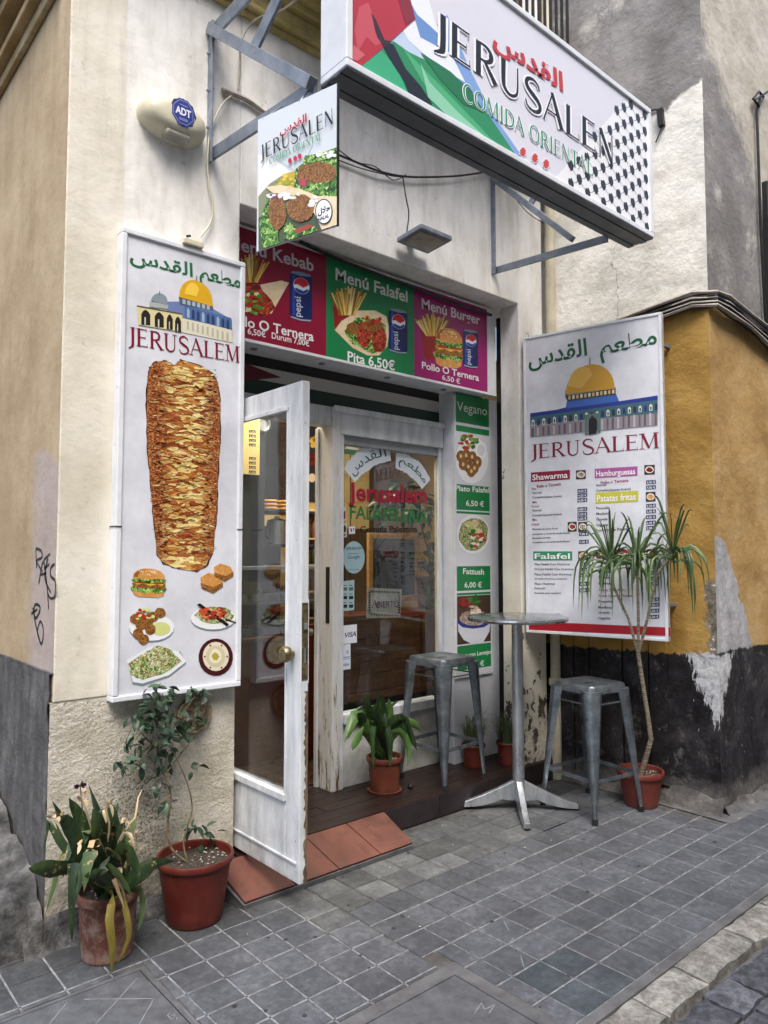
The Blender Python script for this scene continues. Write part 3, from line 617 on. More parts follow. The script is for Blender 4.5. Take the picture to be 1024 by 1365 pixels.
def ground_strip(name, pts, w_, mt):
    q_ = [atz(x_, y_, .0008) for x_, y_ in pts]; m_ = MB()
    for i_ in range(len(q_)-1):
        d_ = (q_[i_+1]-q_[i_]).normalized(); s_ = Vector((-d_.y, d_.x, 0))*w_/2; m_.add([q_[i_]+s_, q_[i_]-s_, q_[i_+1]-s_*.8, q_[i_+1]+s_*.8], [(0, 1, 2, 3)])
    m_.build(name, mt, pv)
for pts in [[(482, 1161), (506, 1172), (512, 1180), (532, 1186)], [(520, 1166), (513, 1178), (528, 1199)], [(500, 1190), (516, 1182), (545, 1172)], [(544, 1196), (560, 1205), (575, 1203)], [(555, 1186), (566, 1200)], [(672, 1228), (684, 1250), (692, 1268), (699, 1290)], [(684, 1250), (676, 1262)], [(692, 1266), (707, 1262)], [(590, 1150), (604, 1160), (622, 1158)]]:
    ground_strip('crack', pts, .004, MT['joint'] if pts[0][1] < 1220 else MT['chalk'])
rs = random.Random(12); m_ = MB()
for i in range(60):
    x_, y_ = rs.uniform(.9, 5.2), rs.uniform(-1.58, -.1); r_ = rs.uniform(.005, .012); m_.add([(x_+r_*math.cos(a)*rs.uniform(.7, 1.1), y_+r_*math.sin(a)*rs.uniform(.7, 1.1), .0014) for a in [k*.785 for k in range(8)]], [tuple(range(8))])
gm = m_.build('gum_spots', simple('trodden_gum', '#262627', '#3f3f40', 30, .9), pv); gm['kind'] = 'stuff'
# cement fillet along the wall of the corner building and along the kerb
struct(MB().box(.6, 14, -1.660, -1.622, -.05, -.0005).add([(4.22, -.2, .001), (4.20, -1.19, .001), (9, -1.25, .001), (9, -.9, .001), (4.5, -.3, .001)], [(0, 1, 2, 3, 4)]).build('cement_fillet', MT['cement']))
def rough_block(x0, x1, y0, y1, z0, z1, amp, n=5, seed=0, round_=.012):
    nx = max(2, int((x1-x0)/.03)); ny = max(2, int((y1-y0)/.03)); vs = []; fs = []
    for i in range(nx+1):
        for k in range(ny+1):
            u, v = i/nx, k/ny; x = x0+(x1-x0)*u; y = y0+(y1-y0)*v; e = min(u*(x1-x0), (1-u)*(x1-x0), v*(y1-y0), (1-v)*(y1-y0))
            p = Vector((x*9+seed, y*9, seed*.7)); z = z1+noise.fractal(p, 1, 2, 4)*amp-round_*max(0, 1-e/.02)**2
            if i in (0, nx): x += noise.noise(Vector((y*22, seed, 3)))*amp*2.2
            if k in (0, ny): y += noise.noise(Vector((x*16, seed+5, k)))*amp*2.6
            vs.append((x, y, z))
    m = nx+1; q = ny+1
    for i in range(nx):
        for k in range(ny): fs.append((i*q+k, (i+1)*q+k, (i+1)*q+k+1, i*q+k+1))
    ring = [i*q for i in range(m)]+[nx*q+k for k in range(1, q)]+[i*q+ny for i in range(nx-1, -1, -1)]+[k for k in range(ny-1, 0, -1)]
    o = len(vs); vs += [(vs[i][0], vs[i][1], z0) for i in ring]; L = len(ring)
    fs += [(ring[i], o+i, o+(i+1) % L, ring[(i+1) % L]) for i in range(L)]
    mb = MB(); mb.add(vs, fs); return mb
kb = struct(MB().box(-6, 14, -1.775, -1.655, -.3, -.03).build('kerb', MT['cement']))
x = 1.15; i = 0
while x < 5.6:
    L = random.uniform(.26, .42)
    o = rough_block(x+.004, x+L-.004, -1.785+random.uniform(-.008, .004), -1.652+random.uniform(-.006, .01), -.12, -.003+random.uniform(-.003, .002), .006, seed=i*3.1, round_=.006).build('kerbstone', MT['kerb'], kb, smooth=True)
    c = random.uniform(.95, 1.12); o.color = (c, c, c*.98, 1); x += L; i += 1
rd = bpy.data.objects['road']; y = -1.80; row = 0
while y > -2.75:
    wd = random.uniform(.11, .15); x = 1.6+random.uniform(-.1, 0)
    while x < 4.9:
        L = random.uniform(.15, .26)
        o = rough_block(x+.006, x+L-.006, y-wd+.005, y-.005, -.14, -.022+random.uniform(-.007, .006), .007, seed=x*7+y*13, round_=.010).build('cobblestone', MT['cobble'], rd, smooth=True)
        c = random.uniform(.8, 1.1); o.color = (c, c, c*1.03, 1); x += L
    y -= wd; row += 1
# inspection covers
def cover(x0, x1, y0, y1, rim, lab):
    t = thing('inspection_cover', ((x0+x1)/2, (y0+y1)/2, 0), lab, 'manhole cover')
    MB().box(x0, x1, y0, y1, -.02, .0005).build('concrete_surround', MT['cement'], t, bevel=.003)
    g = .006
    fr = MB(); a, b, c, d = x0+rim, x1-rim, y0+rim, y1-rim
    fr.box(a, b, c, c+.012, .0006, .003).box(a, b, d-.012, d, .0006, .003).box(a, a+.012, c+.012, d-.012, .0006, .003).box(b-.012, b, c+.012, d-.012, .0006, .003)
    fr.build('metal_frame', MT['cover'], t)
    MB().box(a+.012, b-.012, c+.012, d-.012, .0006, .0008).build('joint', MT['dark'], t)
    MB().box(a+.016, b-.016, c+.016, d-.016, .0009, .0035).build('cover_plate', MT['cover'], t, bevel=.001)
    return t, (a, b, c, d)
t1, r1 = cover(*covers[0], .012, 'dark square manhole cover with scored lines, below the two potted plants')
mb = MB()
for (a, b) in [((250, 1288+24), (190, 1305)), ((163, 1365), (155, 1365))]: pass
for (pa, pb) in [((183, 1304), (128, 1365)), ((205, 1332), (186, 1365)), ((112, 1332), (204, 1331)), ((88, 1338), (66, 1365))]:
    a = atz(*pa, .0036); b = atz(*pb, .0036); mb.bar(a, b, .0035, .0012)
mb.build('scored_line', MT['chalk'], t1)
t2, r2 = cover(*covers[1], .052, 'dark square manhole cover marked M in a concrete surround')
def ground_letters(t, strokes, w=.006):
    mb = MB()
    for a, b in strokes: mb.bar(atz(*a, .0044), atz(*b, .0044), w, .002)
    mb.build('raised_lettering', MT['chalk'], t)
ground_letters(t2, [((632, 1352), (642, 1337)), ((642, 1337), (646, 1346)), ((646, 1346), (660, 1339)), ((660, 1339), (652, 1351))], .004)
ground_letters(t1, [((223, 1353), (229, 1359)), ((223, 1353), (228, 1350)), ((226, 1356), (230, 1353)), ((229, 1359), (233, 1356)), ((232, 1351), (236, 1359)), ((229, 1352), (237, 1358))], .0028)
# small drain grate by the table
g0 = atz(733, 1096); t = thing('drain_grate', (3.43, -.47, 0), 'small square metal drain grate beside the bistro table foot', 'drain grate')
MB().box(3.33, 3.53, -.56, -.39, .001, .004).build('grate_frame', MT['cover'], t, bevel=.001)
m = MB()
for i in range(9): m.box(3.342+.02*i, 3.352+.02*i, -.55, -.40, .0042, .008)
for i in range(4): m.box(3.34, 3.52, -.54+.036*i, -.534+.036*i, .0045, .0075)
m.build('grate_bars', MT['cover'], t)
# ================================================================== SHOP BUILDING
shop = thing('shop_building', (.93, 0, 0), 'cream plastered corner building holding the falafel shop, tan on its side wall', 'building')
XL, XP, XR, XE = .93, 1.735, 3.87, 4.135
ZL = 3.2; ZC = 4.14
fw = MB().box(XL, XP, 0, .34, .918, ZC+1.6).box(XP, XR, 0, .17, ZL, ZC+1.6).box(XR, XE, 0, .16, 0, ZC+1.6)
fw.box(XP, XR+.4, .17, .6, 3.245, 5.7)
fw.build('facade_wall', MT['facade'], shop, bevel=.006)
# rough rendered foot of the left pier: a real relief
def relief(o, u, v, W, H, n, amp, fs=30, cell=.008, taper=True):
    nx, ny = int(W/cell), int(H/cell); vs = []; fc = []; o = Vector(o); u = Vector(u); v = Vector(v); nn = Vector(n)
    for i in range(nx+1):
        for k in range(ny+1):
            p = o+u*(W*i/nx)+v*(H*k/ny); a = noise.fractal(p*fs, 1, 2, 3)*amp+noise.noise(p*5)*amp*1.2
            vs.append(p+nn*a)
    for i in range(nx):
        for k in range(ny): fc.append((i*(ny+1)+k, (i+1)*(ny+1)+k, (i+1)*(ny+1)+k+1, i*(ny+1)+k+1))
    m = MB(); m.add(vs, fc); return m
m = MB().box(XL+.001, XP, .006, .34, 0, .917)
m.build('pier_core', MT['stucco'], shop)
relief((XL-.012, -.004, 0), (1, 0, 0), (0, 0, 1), XP-XL+.012, .915, (0, -1, 0), .0022, 75, .0055).build('rough_render', MT['stucco'], shop, smooth=True)
MB().box(XL-.01, XP, .003, .05, .9145, .9175).build('render_ledge', MT['stucco'], shop)
# side wall, its plinth, moulding and the lumpy cement foot
MB().box(XL, XL+.3, .34, 9, 0, 6.2).box(XL-.0015, XL, .004, 9, .95, 6.2).build('side_wall', MT['side'], shop)
pl = relief((XL-.012, .0, 0), (0, 1, 0), (0, 0, 1), 3.0, 1.035, (-1, 0, 0), .006, 14, .02)
pl.box(XL-.012, XL, .0, 9, 1.03, 1.036); pl.box(XL-.010, XL, 3.0, 9, 0, 1.03)
pl.build('plinth', MT['plinth'], shop, smooth=True)
mo = MB()
for (z0, z1, d) in [(3.93, 3.99, .03), (3.99, 4.03, .07), (4.03, 4.10, .05), (4.10, 4.16, .11), (4.16, 4.24, .15), (4.24, 4.30, .10)]:
    mo.box(XL-d, XL-.002, .10, 9, z0, z1)
mo.build('side_moulding', MT['mould'], shop, bevel=.008)
# cement mound at the foot
vs = []; fs = []; nx, ny = 44, 90
for i in range(nx+1):
    for k in range(ny+1):
        u, v = i/nx, k/ny; y = -.045+1.9*v**1.4; x = XL-.02-.62*u
        f = min(1, max(0, (y+.045)/.05))**.5; hw = .17+.30*min(1, max(0, y)/.75); z = hw*(1-u**1.6*.85)*f
        if u > .9: z *= (1-u)/.1
        p = Vector((x*7, y*7, z*7)); d = noise.fractal(p, 1, 2, 5)*.030; z = max(-.01, z+d*(f if u < .97 else 0)); vs.append((x+d*.3, y+noise.noise(p*2.3)*.012, z))
for i in range(nx):
    for k in range(ny): fs.append((i*(ny+1)+k, (i+1)*(ny+1)+k, (i+1)*(ny+1)+k+1, i*(ny+1)+k+1))
MB().add(vs, fs).build('rubble_foot', MT['rubble'], shop, smooth=True)
vs = []; fs = []; nx, ny = 60, 8
for i in range(nx+1):
    for k in range(ny+1):
        u, v = i/nx, k/ny; x = XL-.10+(XP-XL+.1)*u; z = (.085+.03*math.sin(u*9))*(1-v)**1.3; y = -.012-.075*v
        d = noise.fractal(Vector((x*12, y*12, z*12)), 1, 2, 4)*.012; vs.append((x, y-d, z+(d if 0 < v < 1 else 0)-(.01 if v == 1 else 0)))
for i in range(nx):
    for k in range(ny): fs.append((i*(ny+1)+k, (i+1)*(ny+1)+k, (i+1)*(ny+1)+k+1, i*(ny+1)+k+1))
MB().add(vs, fs).build('pier_foot', MT['rubble'], shop, smooth=True)
# ochre cornice, dark soffit of the balcony above and its bars
co = MB()
for (z0, z1, d) in [(4.14, 4.17, .03), (4.17, 4.20, .06), (4.20, 4.27, .05), (4.27, 4.31, .09), (4.31, 4.36, .13), (4.36, 4.44, .18)]:
    co.box(XL+.0, XE-.02, -d, -.0005, z0, z1)
co.build('cornice', MT['cornice'], shop, bevel=.008)
bal = MB().box(1.75, 3.80, -.55, -.001, 4.441, 4.58).build('balcony', MT['dark'], shop)
for i in range(34):
    x = 1.80+i*.058; o = MB().box(x, x+.014, -.53, -.516, 4.581, 5.6).build('railing_bar', MT['black'], bal)
MB().box(1.78, 3.77, -.54, -.505, 5.60, 5.64).build('handrail', MT['black'], bal)
MB().box(1.9, 3.6, -.04, -.002, 4.6, 5.7).build('balcony_door', MT['cream'], shop)
MB().box(3.78, 3.86, -.05, -.001, 4.45, 5.7).build('brown_strip', simple('brown_wood_strip', '#4d4038', '#6a5a4e', 7), shop)
# recess floor / doorstep
YW = .42
step = MB().box(1.60, 4.19, -.033, .60, 0, ZT-.012).build('doorstep', MT['riser'], shop)
for i, (a, b) in enumerate([(2.635, 3.05), (3.055, 3.47), (3.475, 3.89), (3.895, 4.185)]):
    MB().box(a, b, -.040, -.034, .002, ZT-.004).build('riser_tile', MT['riser'], step, bevel=.002)
xx = [1.745, 2.45, 3.2, 3.9, 4.18]
for r in range(6):
    y0 = -.037+r*.095
    e = [1.745]+[1.95+((r*37) % 5)*.11+.62*k for k in range(4)]+[4.18]
    for a, b in zip(e[:-1], e[1:]):
        if b > 4.18: b = 4.18
        if b-a < .05: continue
        MB().box(a+.0015, b-.0015, y0+.0015, y0+.0935, ZT-.012, ZT+random.uniform(-.001, .001)).build('floor_plank', MT['planks'], step, bevel=.001)
# terracotta ramp of five tiles on a mortar bed
rp = MB(); A = (1.62, -.259, .006); 
rp.add([(1.645, -.262, -.002), (2.625, -.262, -.002), (2.63, -.034, -.002), (1.60, -.034, -.002), (1.60, -.034, .112), (2.63, -.034, .112), (1.642, -.265, .020), (2.627, -.265, .020)],
       [(0, 3, 2, 1), (0, 1, 7, 6), (6, 7, 5, 4), (2, 3, 4, 5), (0, 6, 4, 3), (1, 2, 5, 7)])
rpo = rp.build('ramp', MT['cement'], shop)
bot = [1.635, 1.902, 2.146, 2.408, 2.622]; bot = [1.645, 1.905, 2.150, 2.408, 2.628]; topx = [1.62, 1.86, 2.115, 2.374, 2.632]
bot = [1.440+.205]+bot[1:]
for i in range(4):
    x0, x1, X0, X1 = bot[i]+.003, bot[i+1]-.003, topx[i]+.003, topx[i+1]-.003
    lo = (-.266, .034); hi = (-.036, .126)
    pts = [(x0, lo[0], lo[1]), (x1, lo[0], lo[1]), (X1, hi[0], hi[1]), (X0, hi[0], hi[1])]
    MB().prism(pts, (0, .007, -.014)).build('ramp_tile', MT['terra'], rpo, bevel=.002)
# ---------------- white wooden shop front: door frame, window, opened door
WW = MT['wwood']
df = MB().box(1.70, 1.76, YW-.02, YW+.10, ZT, 2.44).box(1.76, 2.50, YW-.02, YW+.08, 2.27, 2.385).box(2.50, 2.597, YW-.02, YW+.08, 2.27, 2.385).build('door_frame', WW, shop, bevel=.004)
MB().box(2.598, 2.655, YW-.034, YW+.13, ZT, 2.385).build('peeling_post', MT['peel'], df, bevel=.004)
MB().box(2.585, 2.597, YW+.10, YW+.13, ZT, 2.268).build('door_stop', MT['wwood'], df, bevel=.002)
MB().box(2.594, 2.5978, YW-.005, YW+.028, 1.10, 1.43).build('strike_plate', MT['dark'], df)
wf = MB().box(2.656, 2.685, YW-.03, YW+.06, ZT, 2.225).box(2.656, 3.535, YW-.035, YW+.06, 2.225, 2.385).box(3.505, 3.535, YW-.02, YW+.016, .561, 2.225).box(2.685, 3.505, YW-.045, YW+.06, .505, .56).box(2.60, 3.54, YW-.05, YW-.034, 2.355, 2.392).build('window', WW, shop, bevel=.004)
MB().box(2.685, 3.505, YW-.012, YW+.05, 2.17, 2.2245).build('grey_rail', simple('grey_painted_rail', '#8b8f94', '#a3a7ab', 8, .5), wf, bevel=.003)
MB().box(2.6855, 3.5045, YW+.012, YW+.016, .5605, 2.1695).build('window_pane', MT['glass'], wf)
MB().box(2.686, 2.694, YW+.0, YW+.02, .561, 2.169).box(3.499, 3.5045, YW+.004, YW+.018, .561, 2.169).build('glazing_bead', MT['cream'], wf)
MB().box(2.60, 3.56, YW-.012, YW+.14, ZT, .505).build('sill_wall', simple('scuffed_white_render', '#9d9c96', '#c6c7c4', 6, .85, 0, .5, 30, .01), shop, bevel=.004)
# boxed-in white pier that carries the vegan menu
MB().box(3.54, XE+.1, .305, .478, ZT, 2.60).build('white_pier', MT['whiteboard'], shop, bevel=.003)
MB().box(4.0, XE, .27, .304, ZT, 3.2).build('shade_strip', MT['dark'], shop)  # dark strip standing in for the shade in the gap behind the pillar
# painted shutter box with the flag stripes
fl = MB().box(1.74, 3.54, YW+.01, YW+.09, 2.386, 2.66).build('shutter_box', MT['dark'], shop)
pr = Print((0, YW+.009, 0), (1, 0, 0), (0, -1, 0))
def xz(x0, x1, z0, z1): return [(x0, z0), (x1, z0), (x1, z1), (x0, z1)]
pr.poly(xz(1.75, 3.538, 2.55, 2.62), '#121517', 0); pr.poly(xz(1.75, 3.538, 2.475, 2.549), '#b9b7b4', 0); pr.poly(xz(1.75, 3.538, 2.39, 2.4745), '#16352c', 0)
pr.poly([(1.75, 2.39), (2.26, 2.512), (1.75, 2.60)], '#5b1626', 1)
pr.build('flag_stripes', fl)
# opened door leaf: plane x = 1.755 .. 1.795, from the hinge at y = .36 to the lock edge at y = -.50
X0, X1, Y0, Y1, Z0, Z1 = 1.757, 1.797, -.505, .36, .150, 2.245
door = MB()
door.box(X0, X1, Y0, Y0+.105, Z0, Z1).box(X0, X1, Y1-.09, Y1, Z0, Z1).box(X0, X1, Y0+.105, Y1-.09, 2.14, Z1).box(X0, X1, Y0+.105, Y1-.09, Z0, .49)
dr = door.build('door', WW, shop, bevel=.004)
dm = MB()
for (a, b, c, d) in [(Y0+.100, Y0+.112, .485, 2.145), (Y1-.10, Y1-.085, .485, 2.145)]: dm.box(X0-.006, X0+.010, a, b, c, d)
dm.box(X0-.013, X0+.006, Y0+.10, Y1-.085, .462, .492).box(X0-.013, X0+.006, Y0+.10, Y1-.085, 2.128, 2.150).box(X0-.007, X0, Y0+.02, Y1-.02, .225, .237)
dm.build('door_moulding', WW, dr, bevel=.003)
MB().box(X0+.016, X0+.020, Y0+.106, Y1-.091, .492, 2.139).build('door_pane', MT['glass'], dr)
MB().box(X0+.004, X1-.004, Y0-.0025, Y0-.0003, .98, 1.30).build('lock_plate', MT['brass'], dr)
MB().box(X0+.001, X0+.004, Y0-.002, Y0-.0002, .965, 1.315).box(X1-.0035, X1-.0005, Y0-.002, Y0-.0002, .965, 1.315).build('plate_rebate', MT['alu'], dr)
MB().box(X0+.014, X1-.014, Y0-.012, Y0-.0027, 1.19, 1.215).build('latch', MT['chrome'], dr)
MB().box(X0+.016, X1-.016, Y0-.004, Y0-.0027, 1.05, 1.11).build('dead_bolt', MT['chrome'], dr)
kn = MB().lathe([(.012, 0), (.012, -.02), (.030, -.024), (.034, -.036), (.034, -.046), (.028, -.056), (.014, -.060), (.0, -.061)], (X0, -.452, 1.085), 24, 0, 'x')
kn.build('door_knob', MT['brass'], dr, smooth=True)
MB().lathe([(.010, 0), (.010, .03), (.016, .034), (.016, .05), (.004, .054)], (X1, -.455, 1.17), 16, 0, 'x').build('thumb_turn', MT['brass'], dr, smooth=True)
pe = MB(); rs = random.Random(4); z = .16
edge = []; zz = .152
while zz < .94: edge.append((X0+.016+rs.uniform(0, .015), zz)); zz += .012
pts = [(x, Y0-.0016, z) for x, z in edge]+[(X1-.001, Y0-.0016, edge[-1][1]), (X1-.001, Y0-.0016, .152)]
pe.add(pts, [tuple(range(len(pts)))]); pe.build('bare_wood_edge', simple('bare_split_wood', '#4b3d30', '#86735c', 30, .8, 0, .6, 80, .004, sc=(3, 3, .4)), dr)
# pipes in the corner between the buildings
dp = thing('drainpipe', (4.165, -.05, 0), 'cream painted downpipe in the corner between shop and menu sign', 'drainpipe')
MB().tube([(4.165, -.05, .0), (4.165, -.05, 6)], .034, 16).build('pipe', MT['cream'], dp, smooth=True)
MB().lathe([(.044, .62), (.047, .63), (.047, .66), (.044, .67)], (4.165, -.05, 0), 18).build('collar', MT['cream'], dp, smooth=True)
# small graffiti in black marker on the tan wall
gr = Print((XL-.002, 0, 0), (0, 1, 0), (-1, 0, 0))
def scrawl(pts, w):
    pts = [gr.P(*p) for p in pts]; L, Q = ribbon(pts, w, w, w*.7, 4)
    for i in range(len(L)-1): gr.poly([L[i], Q[i], Q[i+1], L[i+1]], '#17161a', 0)
for s_ in [[(49, 757), (48, 731)], [(48, 731), (55, 734), (56, 743), (49, 748), (57, 762)], [(52, 778), (58, 748), (63, 782), (65, 812)], [(55, 766), (62, 764)], [(64, 744), (60, 770), (68, 790)], [(59, 758), (66, 752)], [(59, 746), (67, 738)],
           [(73, 752), (68, 757), (68, 768), (74, 775), (73, 795), (67, 797), (64, 790)]]:
    scrawl(s_, .012)
SC2 = [[(44, 810), (48, 824), (54, 810), (47, 806), (46, 822), (52, 850), (56, 858), (58, 840), (54, 828), (50, 842), (53, 852)], [(42, 818), (50, 812)]]
gr.build('graffiti', shop, 'black marker scrawl reading RAES on the tan side wall')
gr = Print((XL-.002, 0, 0), (0, 1, 0), (-1, 0, 0))
for s_ in SC2: scrawl(s_, .012)
gr.build('graffiti', shop, 'smaller looped scrawl below the word')
# ---------------- interior of the shop
room = MB().box(1.0, 1.02, .50, 3.4, .12, 3.2).box(5.4, 5.42, .61, 3.4, .12, 3.2).box(1.02, 5.4, 3.38, 3.4, .12, 3.2).box(1.0, 5.42, .61, 3.4, 3.0, 3.02).box(1.02, 1.69, .50, .52, .12, 3).box(4.2, 5.4, .60, .61, .12, 3.0)
room.build('interior_walls', MT['intwall'], shop)
MB().box(1.0, 5.42, .601, 3.4, .10, .128).build('interior_floor', MT['intfloor'], shop)
# tiled back wall strip
tw = MB().box(2.4, 4.2, 2.30, 2.34, .13, 3.0).build('tiled_partition', MT['intdark'], shop)
for r in range(5):
    for c_ in range(5):
        MB().box(2.98+c_*.30+.003, 3.28+c_*.30-.003, 2.292, 2.2995, 1.75+r*.25, 2.0+r*.25-.005).build('wall_tile', MT['tilewall'], tw)
# ================================================================== CORNER BUILDING on the right
CO = Vector((4.32, -1.082, 0)); DW = Vector((-.12, 1.082, 0)).normalized(); NW = Vector((-1.082, -.12, 0)).normalized()
def ws(s, off=0, z=0): p = CO+DW*s+NW*off; return (p.x, p.y, z)
def wallhit(px, py, off=0): return hit(px, py, CO+NW*off, NW)
corner = thing('corner_building', (4.32, -1.082, 0), 'tall grey building with ochre and black painted foot, beside the menu sign', 'building')
mb = MB()
def wallgrid(o, u, W, H, n, amp, mi, cell=.05, fs=2.2, thick=.12):
    nx, ny = int(W/cell), int(H/cell); vs = []; fc = []; o = Vector(o); u = Vector(u); n = Vector(n)
    for i in range(nx+1):
        for k in range(ny+1):
            p = o+u*(W*i/nx)+Vector((0, 0, H*k/ny)); a = (noise.fractal(p*fs, 1, 2, 4))*amp
            if i in (0,): a = 0
            vs.append(p+n*a)
    for i in range(nx):
        for k in range(ny): fc.append((i*(ny+1)+k, (i+1)*(ny+1)+k, (i+1)*(ny+1)+k+1, i*(ny+1)+k+1))
    mb.add(vs, fc, mi)
wallgrid(CO, DW, 1.35, 7.5, NW, .007, 0)
wallgrid(CO, (1, -.004, 0), 1.6, 7.5, (0, -1, 0), .007, 1)
mb.box(5.915, 12, -1.09, -1.0, 0, 7.5, 1)
mb.build('painted_wall', [MT['corner0'], MT['corner1']], corner, smooth=True)
# vertical boards painted over in black
cuts = [wallhit(px, 960).dot(DW)-CO.dot(DW) for px in (750, 768, 789, 833, 868, 893)]
for i in range(len(cuts)-1):
    a, b = cuts[i]-.004, cuts[i+1]+.004; z1 = .97+random.uniform(-.01, .01)
    p = [ws(a, .0, .02+.02*i), ws(b, .0, .02+.02*i), ws(b, .0, z1), ws(a, .0, z1)]
    o = MB().prism([Vector(q)+NW*.0 for q in p], NW*(.020+.004*(i % 3))).build('board', MT['corner0'], corner, bevel=.003)
# lumpy cement at the foot
def foot(o, u, W, n, h, d, name):
    vs = []; fs = []; nx, ny = int(W/.02), 8; o = Vector(o); u = Vector(u); n = Vector(n)
    for i in range(nx+1):
        for k in range(ny+1):
            v = k/ny; p = o+u*(W*i/nx); hh = h*(.75+.5*noise.noise(Vector((i*.12, W, 1)))); q = p+n*(.004+d*v)+Vector((0, 0, hh*(1-v)**1.4))
            q += (n+Vector((0, 0, .6)))*noise.fractal(q*13, 1, 2, 4)*.014*(1 if v < 1 else 0); q.z = max(q.z, -.005); vs.append(q)
    for i in range(nx):
        for k in range(ny): fs.append((i*(ny+1)+k, (i+1)*(ny+1)+k, (i+1)*(ny+1)+k+1, i*(ny+1)+k+1))
    MB().add(vs, fs).build(name, MT['corner0'], corner, smooth=True)
foot(ws(-.02), DW, 1.1, NW, .13, .05, 'cement_foot'); foot(ws(-.0), (1, -.004, 0), 4, (0, -1, 0), .06, .045, 'cement_foot')
# black cable bundle round the corner
cb = thing('cable_bundle', ws(.1, .03, 3.05), 'bundle of black cables wrapped round the corner above the ochre paint', 'cables')
rs = random.Random(3)
for i in range(15):
    dz = rs.uniform(-.075, .06); do = rs.uniform(.022, .055); w = rs.uniform(-.015, .015); r = rs.choice([.008, .011, .013, .009])
    pts = [ws(1.05, do, 2.97+dz*.3), ws(.6, do, 2.99+dz*.5+w), ws(.3, do, 3.02+dz), ws(.08, do, 3.045+dz+w)]
    c = CO+Vector((.01, -.035-do*.3, 3.04+dz)); pts += [tuple(c)]
    for t, zz in ((.15, 3.035), (.45, 3.00), (.8, 2.95), (1.3, 2.90), (2.2, 2.85)): pts.append((CO.x+t, CO.y-do-.01, zz+dz*(1+t*.3)+w*math.sin(t*9+i)))
    MB().tube(pts, r, 6).build('cable', MT['black'] if i < 10 else MT['cable'], cb, smooth=True)
vc = thing('vertical_cable', (5.25, -1.04, 3), 'black cable running up the grey wall at the right edge', 'cable')
m = MB(); m.tube([tuple(aty(px, py, -1.11)) for px, py in [(1014, 128), (1009, 150), (1014, 300), (1020, 420), (1026, 460)]], .010, 6)
m.tube([tuple(aty(px, py, -1.12)) for px, py in [(1004, 132), (1012, 122), (1018, 130), (1012, 142), (1006, 134), (1024, 122), (1040, 135)]], .008, 6); m.build('cable_run', MT['black'], vc, smooth=True)
cbx = thing('cable_clamp', tuple(wallhit(880, 160, .05)), 'small cable clamp with hanging wire on the white wall beside the large sign', 'cable clamp')
p = wallhit(880, 158, .02); m = MB(); m.bar(wallhit(880, 146, .02), wallhit(882, 168, .02), .035, .035).tube([tuple(wallhit(*q, .03)) for q in [(862, 150), (872, 146), (884, 146)]], .006, 6).tube([tuple(wallhit(*q, .02)) for q in [(883, 165), (880, 176), (874, 190)]], .004, 6).build('clamp', MT['black'], cbx)
win = MB().box(5.17, 6.0, -1.13, -1.06, 3.0, 4.07).build('dark_shutter', MT['black'], corner, bevel=.01)

# ================================================================== SIGNS
def frame_box(name, parent, x0, x1, y0, y1, z0, z1, fr, mat=None):
    m = MB(); e = .006
    m.box(x0, x1, y0, y1, z0, z0+fr).box(x0, x1, y0, y1, z1-fr, z1).box(x0, x0+fr, y0, y1, z0+fr, z1-fr).box(x1-fr, x1, y0, y1, z0+fr, z1-fr)
    return m.build(name, mat or MT['alu'], parent, bevel=.004)
G1, G2, RD = '#1e6a42', '#2b7a50', '#7c1230'
